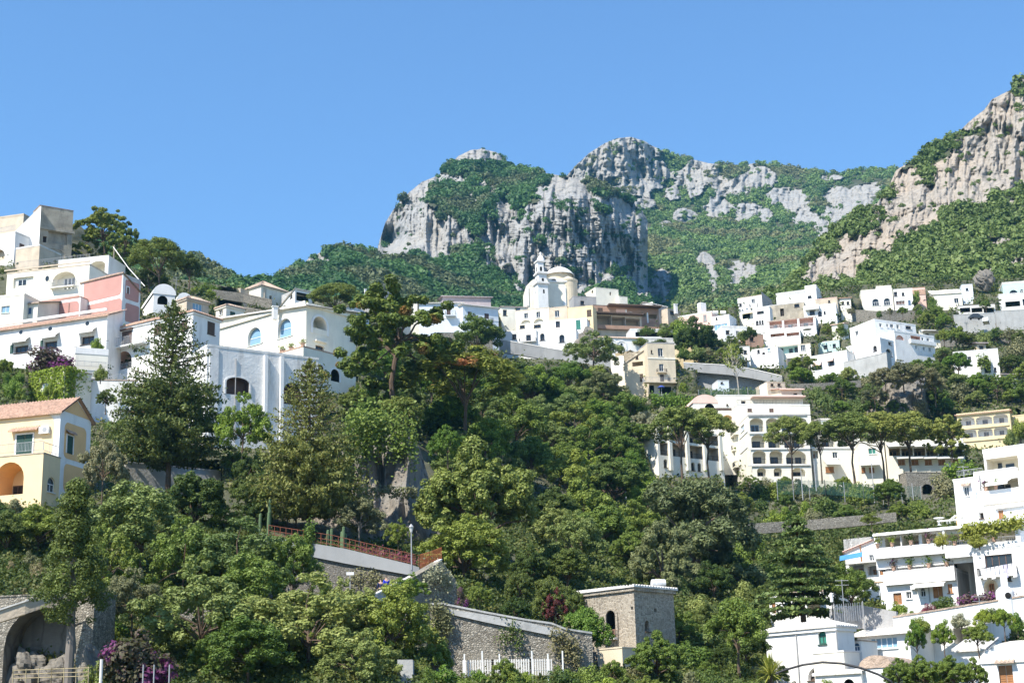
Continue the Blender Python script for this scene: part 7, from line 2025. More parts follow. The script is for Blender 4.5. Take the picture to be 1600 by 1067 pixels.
fence('railing', 'rust orange railing on the walkway parapet under the grey cliff', 'railing', [(420, 837, 137.4), (520, 853, 135.6), (600, 872, 134.2), (655, 885, 133.3)], 1.0, RUST, 0.55, (0.95, 0.5, 0.15), 0.035)
fence('safety_barrier', 'orange safety netting at the top of the stair ramp', 'barrier', [(657, 884, 131), (672, 880, 129.5), (690, 873, 128)], 1.0, NET, 0.16, (0.95, 0.55, 0.15), 0.022)
fence('picket_fence', 'white picket fence in front of the long stone retaining wall', 'fence', [(724, 1054, 107), (770, 1053, 107.5), (830, 1052, 108), (862, 1052, 108.5)], 1.0, PARAPET, 0.16, (0.85, 0.25), 0.025, 0.09)
for k, x in enumerate((726, 754, 781, 832, 857, 880)):
    p = P(x, 1056, 106.8); mb = MB(); mb.cbox(p - [0, 0, 0.4], 0.09, 0.09, 1.5 + 0.2 * (k % 2) + 0.4)
    o = mb.build('fence_post', FRAME, None, tuple(p)); tag(o, ('leftmost', 'second', 'third', 'fourth', 'fifth', 'rightmost')[k] + ' tall white post from the left along the picket fence', 'post', 'white posts along the picket fence')
CANE = mat('cane', (0.42, 0.34, 0.20), 0.9, 0.2, 3)
fence('cane_fence', 'low fence of pale canes at the bottom left corner', 'fence', [(20, 1066, 88), (80, 1064, 88), (138, 1062, 88)], 0.75, CANE, 0.55, (0.9, 0.6, 0.3), 0.03)
for k, x in enumerate((223, 240, 264)):
    p = P(x, 1069, 88); mb = MB(); mb.tube([p - [0, 0, 0.5], p + [0, 0, 1.1]], 0.04, 6)
    o = mb.build('fence_post', GREYIRON, None, tuple(p)); tag(o, ('left', 'middle', 'right')[k] + ' thin grey post below the purple bougainvillea', 'post', 'grey posts below the bougainvillea')
p = P(157, 1072, 88); mb = MB(); mb.tube([p - [0, 0, 0.5], p + [0, 0, 1.5]], 0.09, 8); o = mb.build('stone_post', PARAPET, None, tuple(p)); tag(o, 'thick pale stone post at the left of the bougainvillea', 'post')
for k, (x, y0, y1) in enumerate(((953, 788, 765), (979, 790, 767), (1004, 796, 768), (1030, 800, 773))):
    D = DH(x, y0); p = P(x, y0, D); z = float(zat(p[0], p[1], y1)); mb = MB(); mb.tube([p - [0, 0, 1.5], (p[0], p[1], z)], 0.09, 6)
    o = mb.build('terrace_post', PARAPET, None, tuple(p)); tag(o, ('leftmost', 'second', 'third', 'rightmost')[k] + ' thin pale post from the left on the slope left of the biggest shaggy pine', 'post', 'pale posts on the slope')
GNET = mat('green_netting', (0.035, 0.10, 0.075), 0.9, 0.15, 0.5)
def mesh_fence(label, path, h, m=GNET):
    pts = [P(x, y, D) for (x, y, D) in path]
    t = empty('net_fence', tuple(pts[0])); tag(t, label, 'fence')
    pm, nm = MB(), MB()
    for a, c in zip(pts[:-1], pts[1:]):
        L = np.linalg.norm(c - a); n = max(1, int(L / 2.5))
        for k in range(n + 1):
            q = a + (c - a) * k / n; pm = MB(); pm.tube([q - [0, 0, 1.0], q + [0, 0, h + 0.1]], 0.05, 5); pm.build('post', GREYIRON, t)
        n2 = max(2, int(L / 0.22))
        for k in range(n2):
            q = a + (c - a) * (k + 0.5) / n2; d = (c - a) / L
            w = 0.035
            nm.box(q - d * w, d * 2 * w, np.array([0, 0.02, 0]), np.array([0, 0, h]))
    nm.build('netting', m, t)
mesh_fence('dark green net fence above the hotel roof', [(1092, 621, 322), (1150, 618, 322), (1188, 620, 322)], 1.7)
mesh_fence('green net fence of the court below the awning wing', [(1215, 772, 260), (1290, 772, 260), (1350, 778, 257), (1440, 782, 255)], 2.4)
mesh_fence('dark net fence on the wall behind the green-window house', [(1305, 972, 140), (1350, 968, 141)], 1.6, GREYIRON)
# poles and lamps
def pole(name, label, cat, px, pb, pt, D, r, m, extra=None):
    p = P(px, pb, D); z = float(zat(p[0], p[1], pt)); t = empty(name, tuple(p)); tag(t, label, cat)
    mb = MB(); mb.tube([p - [0, 0, 1.0], (p[0], p[1], z)], [r * 1.1, r * 0.85], 8); mb.build('pole', m, t)
    if extra: extra(t, np.array([p[0], p[1], z]))
    return t
def lantern(t, q):
    mb = MB(); mb.lathe(q, [(0.05, 0), (0.10, 0.05), (0.19, 0.45), (0.20, 0.47)], 6); mb.build('lamp_glass', glass_mat('frosted_lamp', (0.6, 0.6, 0.58), 0.3), t)
    mb = MB(); mb.lathe(q, [(0.25, 0.475), (0.12, 0.65), (0.02, 0.78)], 8); mb.build('lamp_cap', GREYIRON, t)
pole('street_lamp', 'old style street lamp with a glass lantern beside the walkway', 'street lamp', 643, 872, 832, 133, 0.06, GREYIRON, lantern)
def board(t, q):
    mb = MB(); mb.box(q + [-0.28, -0.03, -0.1], (0.56, 0, 0), (0, 0.04, 0), (0, 0, 0.22)); mb.build('sign_board', FRAME, t)
pole('sign_post', 'small white blank sign on a thin post by the lower road', 'sign', 547, 930, 896, 118, 0.03, GREYIRON, board)
pole('wooden_pole', 'leaning bare wooden pole beside the pink house roof', 'pole', 177, 425, 383, 284, 0.16, mat('grey_wood', (0.22, 0.19, 0.15), 0.9, 0.2, 2))
a, c = P(177, 386, 284), P(226, 447, 268)
mb = MB(); mb.tube([a, (a + c) / 2 - [0, 0, 0.4], c], 0.09, 5); o = mb.build('cable', PARAPET, None, tuple(a)); tag(o, 'thick pale cable slanting down from the leaning wooden pole', 'cable')
def cyl(t, q):
    mb = MB(); mb.lathe(q, [(0.02, -0.05), (0.14, 0), (0.14, 0.7), (0.1, 0.8), (0.01, 0.82)], 10); mb.build('lamp_shade', FRAME, t)
pole('garden_lamp', 'post with a white cylinder lamp in front of the cedar', 'lamp', 1302, 968, 940, 139, 0.06, IRON, cyl)
for k, (x, y0, y1, D) in enumerate(((1275, 758, 720, 258), (1366, 776, 716, 255), (1427, 778, 755, 254), (1254, 772, 730, 257))):
    pole('light_pole', ('thin grey light pole below the slim umbrella pine', 'tallest thin pole in front of the awning wing', 'short white pole left of the stone arch wall', 'leaning grey pole right of the lone umbrella pine')[k], 'pole', x, y0, y1, D, 0.08, GREYIRON)
def aerial(t, q):
    mb = MB()
    for z in (-0.1, -0.5): mb.tube([q + [-0.6, 0, z], q + [0.6, 0, z]], 0.025, 4)
    for k in range(5): mb.tube([q + [-0.5 + 0.25 * k, -0.3, -0.1], q + [-0.5 + 0.25 * k, 0.3, -0.1]], 0.02, 3)
    mb.build('aerial_rods', GREYIRON, t)
for k, (x, y0, y1, D, w) in enumerate(((275, 448, 433, 262, 'vaulted white house'), (1321, 978, 905, 138, 'white annex'), (600, 455, 443, 404, 'blank grey block'), (1503, 500, 488, 450, 'road terrace at the upper right'), (1534, 975, 930, 136, 'middle orange terrace'), (1506, 742, 728, 164, 'upper stepped house'))):
    pole('aerial', 'thin television aerial mast by the ' + w, 'aerial', x, y0, y1, D, 0.035, GREYIRON, aerial)
# the big curved lamp arm at the bottom
pts = [P(x, y, D) for x, y, D in ((1212, 1052, 104), (1230, 1045, 103.6), (1255, 1038, 103), (1285, 1034, 102.4), (1315, 1036, 102), (1345, 1043, 101.6), (1372, 1053, 101.3), (1392, 1064, 101), (1400, 1075, 101))]
pts += [pts[-1] - [0, 0, 3.5]]
mb = MB(); mb.tube(pts, 0.075, 8); o = mb.build('lamp_arm', IRON, None, tuple(pts[0])); tag(o, 'dark curved pipe arching low in front of the green-window house', 'pipe')

# ---- small things of the houses
def parasol(label, px, pb, pt, wpx, D, m):
    p = P(px, pb, D); z = float(zat(p[0], p[1], pt)) - p[2]; w = px2m(wpx, D) / 2
    t = empty('parasol', tuple(p)); tag(t, label, 'parasol')
    mb = MB(); mb.tube([p - [0, 0, 0.3], p + [0, 0, z]], 0.035, 6); mb.build('pole', FRAME, t)
    mb = MB(); mb.lathe(p, [(w, z * 0.78), (w * 0.98, z * 0.82), (w * 0.5, z * 0.93), (0.02, z)], 12); mb.build('canopy', m, t)
parasol('white parasol on the pink colonnade house terrace', 1262, 525, 512, 15, 417, CANVAS)
parasol('blue parasol by the porch of the tall cream house', 1034, 618, 602, 12, 345, mat('blue_canvas', (0.05, 0.09, 0.38), 0.8, 0.1))
parasol('beige parasol at the corner of the terraced apartments', 1374, 925, 906, 16, 156, mat('beige_canvas', (0.62, 0.45, 0.30), 0.9, 0.1))
mb = MB(); fc = Face(P(1328, 882, 164)[:2], (0.75, -0.66), (-0.66, -0.75), 3, 0, 9)
p = P(1312, 876, 164)
mb.hexa([p + np.array(q) for q in ((0, 0, 0), (2.2, -1.0, 0.25), (2.6, 0.6, 0.9), (0.4, 1.6, 0.65), (0, 0, 0.06), (2.2, -1.0, 0.31), (2.6, 0.6, 0.96), (0.4, 1.6, 0.71))])
o = mb.build('awning', mat('blue_awning', (0.06, 0.22, 0.50), 0.8, 0.1), None, tuple(p)); tag(o, 'bright blue awning left of the terraced apartments', 'awning')
# laundry on the line
LB = None
t = empty('washing_line', tuple(P(1534, 890, 144))); tag(t, 'line of white laundry hanging on the balcony of the laundry house', 'laundry')
a, c = P(1533, 889, 145.5), P(1590, 878, 142.5)
mb = MB(); mb.tube([a, c], 0.012, 4); mb.build('line', GREYIRON, t)
SHEETC = [mat('white_linen', (0.80, 0.79, 0.80), 0.9, 0.04), mat('lilac_linen', (0.45, 0.42, 0.62), 0.9, 0.1)]
for k in range(8):
    u = (k + 0.3) / 8.6; q = a + (c - a) * u; w = (c - a) * 0.095
    h_ = (1.0, 0.75, 1.1, 0.8, 0.9, 1.2, 0.7, 1.3)[k]
    mb = MB(); n_ = 6
    for j in range(n_):
        o0, o1 = 0.05 * math.sin(j * 1.7 + k), 0.05 * math.sin((j + 1) * 1.7 + k)
        s0, s1 = q + w * j / n_, q + w * (j + 1) / n_
        mb.poly([s0, s1, s1 + [0, o1, -h_], s0 + [0, o0, -h_]])
    mb.build('cloth', SHEETC[1] if k in (5,) else SHEETC[0], t)
# round outdoor oven
p = P(1571, 935, 137); r_ = px2m(14, 137)
t = empty('garden_oven', tuple(p)); tag(t, 'rounded white outdoor oven with a square chimney beside the arched porch', 'oven')
mb = MB(); mb.lathe(p, [(r_, -1.5), (r_, r_ * 0.5)] + [(r_ * math.cos(k * math.pi / 16), r_ * 0.5 + r_ * 0.9 * math.sin(k * math.pi / 16)) for k in range(1, 9)], 20); mb.build('dome', WHITE, t)
mb = MB(); mb.cbox(p + [0.1, 0.2, r_ * 1.2], 0.5, 0.4, r_ * 1.6); mb.build('chimney', WHITE, t)
q = p + np.array([0, -r_ - 0.02, 0.2]); mb = MB(); mb.poly([q + [0.28 * math.cos(k * math.pi / 8), 0, 0.28 * math.sin(k * math.pi / 8)] for k in range(16)]); mb.build('mouth', DARK, t)
# white van by the rubble wall
def car(label, px, py, D, m, L=4.2, yaw=0.15):
    p = P(px, py, D); t = empty('parked_car', tuple(p)); t.rotation_euler = (0, 0, yaw); tag(t, label, 'car')
    def loc(mb, nm, mm, par=t):
        me = bpy.data.meshes.new(nm); me.from_pydata(mb.v, [], mb.f); me.materials.append(mm); me.update(); return link(nm, me, par)
    prof = [(-2.1, 0.35), (-2.1, 0.85), (-1.9, 1.0), (-1.2, 1.65), (0.6, 1.7), (1.2, 1.1), (1.95, 0.95), (2.1, 0.7), (2.1, 0.35)]
    mb = MB()
    A = [np.array([x, -0.82 + (0.12 if z > 1.2 else 0), z]) for x, z in prof]; B_ = [np.array([x, 0.82 - (0.12 if z > 1.2 else 0), z]) for x, z in prof]
    mb.poly(A); mb.poly(B_[::-1])
    for k in range(len(prof)): mb.poly([A[k], A[(k + 1) % len(prof)], B_[(k + 1) % len(prof)], B_[k]])
    loc(mb, 'body', m)
    mb = MB(); mb.poly([(-1.15, -0.80, 1.1), (0.95, -0.80, 1.1), (0.5, -0.73, 1.58), (-0.95, -0.73, 1.58)]); mb.poly([(1.22, -0.66, 1.12), (1.22, 0.66, 1.12), (0.66, 0.62, 1.65), (0.66, -0.62, 1.65)]); loc(mb, 'window', GLASS)
    for x in (-1.3, 1.3):
        for y in (-0.75, 0.75):
            mb = MB(); mb.tube([(x, y - 0.1, 0.32), (x, y + 0.1, 0.32)], 0.32, 14); loc(mb, 'wheel', IRON)
car('white car parked under the rubble wall beside the tall pine', 703, 549, 372, FRAME)
car('dark car parked on the road terrace at the upper right', 1525, 499, 448, mat('dark_car_paint', (0.05, 0.06, 0.07), 0.3, 0.05))
car('white car parked at the right end of the upper right terrace', 1541, 506, 440, FRAME, yaw=1.2)
# people on the stair
SKIN = mat('skin', (0.55, 0.35, 0.25), 0.6, 0.05)
HAIR = mat('dark_hair', (0.03, 0.02, 0.015), 0.7, 0.1)
def person(label, px, py, D, top, legs, yaw):
    p = P(px, py, D); t = empty('person', tuple(p)); t.rotation_euler = (0, 0, yaw); tag(t, label, 'person', 'people on the stair')
    def sk(nm, joints, edges, m, par):
        me = bpy.data.meshes.new(nm); me.from_pydata([j[:3] for j in joints], edges, []); me.materials.append(m)
        o = link(nm, me, par)
        md = o.modifiers.new('skin', 'SKIN'); md.use_smooth_shade = True
        o.modifiers.new('sub', 'SUBSURF').levels = 1
        sv = me.skin_vertices[0].data
        for k, j in enumerate(joints): sv[k].radius = (j[3], j[3] * (j[4] if len(j) > 4 else 1))
        sv[0].use_root = True
        return o
    J = [(0, 0, .95, .15, .7), (0, 0, 1.2, .14, .7), (0, .01, 1.42, .16, .6), (0, .02, 1.52, .055), (0, .04, 1.60, .085), (0, .05, 1.70, .08),
         (.20, 0, 1.42, .055), (.27, .03, 1.14, .045), (.24, .16, .92, .035), (-.20, 0, 1.42, .055), (-.27, -.03, 1.14, .045), (-.26, .08, .90, .035),
         (.10, .02, .88, .085), (.11, .12, .48, .06), (.11, .05, .08, .045), (.11, .17, .04, .04), (-.10, -.02, .88, .085), (-.11, .0, .48, .06), (-.11, -.16, .10, .045), (-.11, -.05, .04, .04)]
    E = [(0, 1), (1, 2), (2, 3), (3, 4), (4, 5), (2, 6), (6, 7), (7, 8), (2, 9), (9, 10), (10, 11), (0, 12), (12, 13), (13, 14), (14, 15), (0, 16), (16, 17), (17, 18), (18, 19)]
    sk('body', J, E, SKIN, t)
    sk('jacket', [(0, 0, .93, .17, .75), (0, 0, 1.2, .16, .75), (0, .01, 1.43, .175, .65), (.20, 0, 1.42, .07), (.27, .03, 1.14, .06), (.245, .13, .97, .05), (-.20, 0, 1.42, .07), (-.27, -.03, 1.14, .06), (-.262, .06, .95, .05)], [(0, 1), (1, 2), (2, 3), (3, 4), (4, 5), (2, 6), (6, 7), (7, 8)], top, t)
    sk('trousers', [(0, 0, .92, .155, .8), (.10, .02, .86, .1), (.11, .12, .48, .075), (.11, .05, .12, .06), (-.10, -.02, .86, .1), (-.11, 0, .48, .075), (-.11, -.15, .14, .06)], [(0, 1), (1, 2), (2, 3), (0, 4), (4, 5), (5, 6)], legs, t)
    sk('hair', [(0, .02, 1.66, .09), (0, .03, 1.74, .085)], [(0, 1)], HAIR, t)
person('person in a bright blue jacket walking up the stair ramp', 604, 934, 126, mat('blue_jacket', (0.03, 0.05, 0.55), 0.8, 0.1), mat('navy_trousers', (0.02, 0.025, 0.06), 0.9, 0.1), 0.4)
person('person in dark navy clothes just left of the blue jacket', 595, 938, 126.5, mat('navy_jacket', (0.025, 0.03, 0.09), 0.9, 0.1), mat('navy_trousers', (0.02, 0.025, 0.06), 0.9, 0.1), 0.2)
# cacti by the cliff
CACT = mat('cactus_green', (0.10, 0.15, 0.07), 0.8, 0.15, 3)
def cactus(label, px, pb, pt, D, n, seed):
    r_ = np.random.RandomState(seed); p = P(px, pb, D); H = float(zat(p[0], p[1], pt)) - p[2]
    mb = MB()
    for k in range(n):
        q = p + np.array([r_.uniform(-.6, .6), r_.uniform(-.3, .3), 0]) * (n > 1); h_ = H * (1 if k == 0 else r_.uniform(.5, .95))
        mb.tube([q - [0, 0, 0.5], q + [0.02, 0, h_ * 0.5], q + [0.05, 0, h_ * 0.96], q + [0.05, 0, h_]], [0.13, 0.15, 0.13, 0.04], 8)
    o = mb.build('cactus', CACT, None, tuple(p)); tag(o, label, 'cactus', 'column cacti under the cliff')
cactus('single pale column cactus at the left end of the rust orange railing', 419, 832, 799, 139, 1, 1)
cactus('cluster of column cacti at the middle of the rust orange railing', 538, 855, 823, 137, 4, 2)
cactus('pair of small column cacti left of the cactus cluster', 516, 850, 825, 137.5, 2, 3)
cactus('thin tall column cacti in the shade behind the left end of the railing', 411, 822, 780, 141, 3, 4)
# climbing plants on walls and pergolas
def climber(name, label, cat, pts_n, leaf, size, seed, wild=0.6):
    """a mat of leaves over the given (point, normal, spread) samples"""
    rs_ = np.random.RandomState(seed)
    c = np.array([q[0] for q in pts_n]); n = np.array([q[1] for q in pts_n])
    v = leaf_quads(c, n + wild * rs_.normal(size=n.shape), size, rs_, 1.2)
    o = link(name, mesh_quads(name, v, LEAF[leaf]))
    tag(o, label, cat); return o
rs_ = np.random.RandomState(5)
fL, fR = BIVY['L'], BIVY['R']
S = []
wz = fL.rect(66, 598, 81, 611)
while len(S) < 5200:
    if rs_.rand() < 0.8:
        u, z = rs_.uniform(-0.1, fL.L), rs_.uniform(BIVY['z0'] - 2, BIVY['z1'] + 0.5); f_ = fL
        if wz[0] < u < wz[1] and wz[2] < z < wz[3]: continue
    else:
        u = abs(rs_.normal()) * fR.L * 0.35; z = BIVY['z1'] + 0.4 - abs(rs_.normal()) * 1.6 - (0 if u < 2 else 0); f_ = fR
        if rs_.rand() < 0.5: u, z = rs_.uniform(0, 1.6), rs_.uniform(BIVY['z0'], BIVY['z1'])
    nn = rs_.uniform(0.03, 0.35); S.append((f_.pt(u, z, nn), np.array([f_.n[0], f_.n[1], 0.4])))
climber('ivy', 'bright green ivy covering the front wall of the small ivy house', 'ivy', S, 'ivy', 0.26, 6)
def strip_climber(name, label, cat, path, hw, n, leaf, size, seed, hang=0.3):
    rs_ = np.random.RandomState(seed); S = []
    P3 = [P(*q) for q in path]
    for _ in range(n):
        k = rs_.randint(len(P3) - 1); u = rs_.rand()
        q = P3[k] + (P3[k + 1] - P3[k]) * u + np.array([rs_.normal() * 0.2, rs_.uniform(-hw, hw), rs_.normal() * hang])
        S.append((q, np.array([0, -0.5, 0.8])))
    return climber(name, label, cat, S, leaf, size, seed, 0.8)
strip_climber('vine', 'yellow-green grape vine along the edge of the shaded apartment canopy', 'vine', [(1505, 832, 151.5), (1540, 826, 150.5), (1598, 817, 149)], 0.8, 2600, 'yellowg', 0.24, 7, 0.35)
strip_climber('bougainvillea', 'purple bougainvillea pergola in front of the laundry house', 'bougainvillea', [(1500, 940, 139.5), (1540, 936, 138.5), (1576, 930, 138)], 0.9, 2000, 'purple', 0.20, 8, 0.22)
strip_climber('vine', 'green vine over the stone arch wall under the awning wing', 'vine', [(1475, 742, 259), (1500, 736, 259), (1525, 738, 258)], 1.2, 1500, 'bright', 0.4, 9, 0.7)
strip_climber('vine', 'green vine around the door of the white cubic house', 'vine', [(1528, 566, 369), (1540, 563, 369), (1546, 572, 369)], 0.6, 600, 'mid', 0.45, 10, 0.9)
strip_climber('hedge', 'long clipped hedge with orange flowers left of the hotel roof', 'hedge', [(1020, 624, 318), (1060, 628, 314), (1086, 632, 312)], 1.2, 1800, 'bright', 0.4, 11, 0.7)
strip_climber('vine', 'hanging green creeper on the rock above the grey cliff', 'creeper', [(540, 690, 156), (570, 682, 157), (600, 676, 158), (650, 690, 158)], 1.5, 4200, 'mid', 0.28, 12, 1.5)
strip_climber('creeper', 'ivy hanging down the left side of the grey cliff', 'creeper', [(520, 720, 152.5), (535, 745, 151.5), (545, 770, 150.5)], 0.5, 1800, 'dark', 0.26, 13, 1.2)
strip_climber('creeper', 'tufts of plants along the ledge across the grey cliff', 'creeper', [(560, 772, 150.6), (610, 768, 150.6), (650, 770, 151.5)], 0.4, 900, 'olive', 0.22, 14, 0.35)
for o_, (px, py) in ((POTS[0], (473, 541)), (POTS[1], (441, 552)), (POTS[2], (455, 547))):
    t, p = o_
    r3 = np.random.RandomState(int(px)); c = p + np.array([0, 0, 0.75]) + r3.normal(size=(160, 3)) * np.array([0.32, 0.32, 0.22])
    o = link('foliage', mesh_quads('foliage', leaf_quads(c - np.array(t.location), r3.normal(size=(160, 3)) + [0, 0, 0.5], 0.16, r3), LEAF['mid']), t)

# ---- garden terraces on the right hillside and the small houses among them
for k, (nm, path) in enumerate([
    ('below the two-arch villa', [(1312, 482, 500, 468), (1370, 486, 508, 466), (1432, 484, 500, 468)]),
    ('above the white cubic house', [(1470, 532, 540, 410), (1530, 530, 538, 410), (1600, 526, 534, 412)]),
    ('right of the white cubic house', [(1566, 566, 576, 370), (1600, 564, 574, 372), (1650, 562, 572, 374)]),
    ('behind the slanting white house', [(1230, 560, 568, 376), (1270, 556, 564, 380), (1300, 548, 556, 386)]),
    ('left of the boulder crag', [(1230, 600, 608, 344), (1290, 598, 606, 346), (1345, 594, 602, 348)])]):
    pwall('garden_wall', 'rough stone garden terrace wall ' + nm, 'wall', path, 0.6, STONE)
b = Bld('pergola_house', 'low white house with a flat roof beside the large stepped villa', 'house')
b.box(1436, 516, 545, None, 1486, 8, D=428, wL=7, m=PALECREAM, ph=0.2, feats=[('dark', 'R', 1446, 521, 1452, 527, 'dark'), ('dark', 'R', 1466, 522, 1472, 529, 'dark'), ('slab', 'R', 1440, 517.5, 1480, 519, PARAPET, dict(n=1.6))])
b = Bld('pergola_terrace', 'long dark pergola terrace left of the house at the right edge', 'terrace')
b.box(1497, 478, 500, None, 1556, -6, D=464, wL=6, m=PARAPET, inner=DKWOOD, ph=0.15, pm=DKWOOD, feats=[('log', 'R', 1500, 481, 1516, 488, None, dict(dep=2.5, door=False)), ('log', 'R', 1518, 481, 1535, 488, None, dict(dep=2.5, door=False)), ('log', 'R', 1537, 481, 1553, 488, None, dict(dep=2.5, door=False))])
b = Bld('terrace_cottage', 'cream cottage with two dark windows right of the bare stone house', 'house')
b.box(1312, 466, 490, None, 1330, -6, D=466, wL=6, m=PALECREAM, roof='tile', sL=0.2, rm=TERRA, oh=0.4, feats=[('dark', 'R', 1315, 471, 1319, 476, 'dark'), ('dark', 'R', 1323, 471, 1327, 476, 'dark')])
b = Bld('pale_terrace_house', 'pale low house with a pink tiled roof left of the large stepped villa', 'house')
b.box(1318, 505, 530, 1300, 1334, 60, D=410, wR=4, m=PALECREAM, roof='tile', sR=0.2, rm=PALEPINK, oh=0.3, feats=[('dark', 'L', 1306, 513, 1311, 519, 'dark')])
b = Bld('garden_cottage', 'small white cottage under the grey viaduct, right of the very dark round tree', 'house')
b.box(1148, 543, 562, None, 1172, -4, D=384, wL=5, m=WHITE, ph=0.2, pm=PARAPET, feats=[('dark', 'R', 1152, 547, 1157, 553, 'dark'), ('dark', 'R', 1162, 547, 1167, 553, 'dark')])
b = Bld('ochre_terrace_house', 'ochre walled terrace house behind the very dark round tree', 'house')
b.box(1058, 541, 575, None, 1090, 4, D=392, wL=5, m=YELLOW, ph=0.3, pm=PARAPET, feats=[('dark', 'R', 1061, 545, 1066, 552, 'dark')])
b = Bld('tan_cottage', 'tan cottage cut by the right edge above the white cubic house', 'house')
b.box(1587, 519, 540, None, 1650, 8, D=420, wL=7, m=BEIGE, ph=0.2, feats=[('dark', 'R', 1592, 523, 1597, 529, 'dark')])
b = Bld('hut', 'small dark-roofed hut in the bushes above the white cubic house', 'hut')
b.box(1526, 536, 556, None, 1541, 8, D=398, wL=5, m=BEIGE, roof='tile', sL=0.2, rm=MAUVE, oh=0.6, feats=[('dark', 'R', 1530, 540, 1537, 546, 'dark')])
b = Bld('grey_roof_shed', 'grey roofed shed at the right edge beside the white cubic house', 'shed')
b.box(1585, 585, 610, None, 1650, 8, D=352, wL=6, m=BLUEWHITE, roof='tile', sL=0.25, rm=MAUVE, oh=0.5, feats=[('dark', 'R', 1592, 594, 1600, 602, 'dark')])
b = Bld('white_terrace_house', 'white terraced cottage between the roof tank house and the pink colonnade house', 'house')
b.box(1128, 511, 535, None, 1168, 10, D=420, wL=6, m=WHITE, ph=0.4, feats=[('dark', 'R', 1134, 516, 1140, 522, 'dark'), ('win', 'R', 1150, 517, 1155, 523, 'dark')])
b = Bld('brown_hut', 'brown hut with a pale roof left of the pink colonnade house', 'hut')
b.box(1166, 522, 542, None, 1193, 12, D=410, wL=5, m=REDBROWN, ph=0.1, pm=PARAPET, feats=[('dark', 'R', 1171, 526, 1178, 533, 'black')])
b = Bld('ochre_stair_house', 'small ochre house with an outside stair below the round-window arcade', 'house')
b.box(984, 548, 585, 962, 992, 60, D=385, m=YELLOW, wR=4, roof='tile', sL=-0.5, rm=OLDTERRA, oh=0.2, feats=[('dark', 'L', 970, 560, 976, 567, 'dark')])
# ---- pots and furniture on the terraces of the lower right
TP = [(BAPT['L'], r, u, n) for r, us, n in ((BAPT['L'].rect(1367, 853, 1477, 867), (0.93, 0.72, 0.45, 0.2), 0.63), (BAPT['L'].rect(1479, 850, 1592, 866), (0.85, 0.6, 0.3), 0.83)) for u in us]
TP += [(BAP0['L'], BAP0['L'].rect(1383, 889, 1494, 908), u, 0.43) for u in (0.85, 0.62, 0.35, 0.1)] + [(BUP['L'], BUP['L'].rect(1535, 763, 1640, 781), u, 0.73) for u in (0.9, 0.75)]
for k, (fc, r, u, nn) in enumerate(TP):
    p = fc.pt(r[0] + (r[1] - r[0]) * u, r[3] + 0.25, nn); t = empty('potted_plant', tuple(p))
    mb = MB(); mb.lathe(p - [0, 0, 0.25], [(0.0, 0), (0.16, 0), (0.22, 0.38), (0.25, 0.40), (0.25, 0.46), (0.0, 0.44)], 10); mb.build('pot', TERRA, t)
    r3 = np.random.RandomState(300 + k); n_ = 90
    c = r3.normal(size=(n_, 3)) * np.array([0.22, 0.22, 0.24]) + np.array([0, 0, 0.55])
    o = link('foliage', mesh_quads('foliage', leaf_quads(c, r3.normal(size=(n_, 3)) + [0, 0, 0.5], 0.17, r3), LEAF[('mid', 'bright', 'dark', 'purple')[k % 4]]), t)
    row = 0 if k < 7 else 1 if k < 11 else 2
    i_, n2 = (k, 7) if row == 0 else (k - 7, 4) if row == 1 else (k - 11, 2)
    tag(t, ('leftmost' if i_ == 0 else 'rightmost' if i_ == n2 - 1 else ORD_[i_]) + ' potted plant ' + ('' if i_ in (0, n2 - 1) else 'from the left ') + ('on the upper long balcony of the terraced apartments', 'on the lower long balcony of the terraced apartments', 'on the awning balcony of the upper stepped house')[row], 'potted plant', 'potted plants on the balconies')
def table_set(label, px, py, D):
    p = P(px, py, D); t = empty('garden_table', tuple(p)); tag(t, label, 'table')
    mb = MB(); mb.lathe(p, [(0.0, 0.70), (0.55, 0.70), (0.55, 0.74), (0.0, 0.74)], 14); mb.build('table_top', FRAME, t)
    mb = MB(); mb.lathe(p, [(0.25, 0), (0.06, 0.06), (0.05, 0.69)], 8); mb.build('leg', FRAME, t)
def lounger(label, px, py, D, yaw):
    p = P(px, py, D); t = empty('sun_lounger', tuple(p)); t.rotation_euler = (0, 0, yaw); tag(t, label, 'sun lounger', 'sun loungers on the roof terrace')
    mb = MB(); mb.box((-0.95, -0.3, 0.3), (1.3, 0, 0), (0, 0.6, 0), (0, 0, 0.08)); me = bpy.data.meshes.new('seat'); me.from_pydata(mb.v, [], mb.f); me.materials.append(CANVAS); link('seat', me, t)
    mb = MB(); mb.box((0.36, -0.3, 0.3), (0.6, 0, 0.42), (0, 0.6, 0), (-0.04, 0, 0.07)); me = bpy.data.meshes.new('backrest'); me.from_pydata(mb.v, [], mb.f); me.materials.append(CANVAS); link('backrest', me, t)
    for x in (-0.85, 0.3):
        for y in (-0.25, 0.25):
            mb = MB(); mb.tube([(x, y, 0), (x, y, 0.3)], 0.025, 5); me = bpy.data.meshes.new('leg'); me.from_pydata(mb.v, [], mb.f); me.materials.append(FRAME); link('leg', me, t)
for k, (x, y, D) in enumerate(((1480, 818, 158), (1493, 817, 158), (1506, 815, 158))):
    lounger(('left', 'middle', 'right')[k] + ' white sun lounger on the apartment roof terrace', x, y, D, -0.5)
table_set('round white table on the apartment roof terrace', 1468, 820, 157)
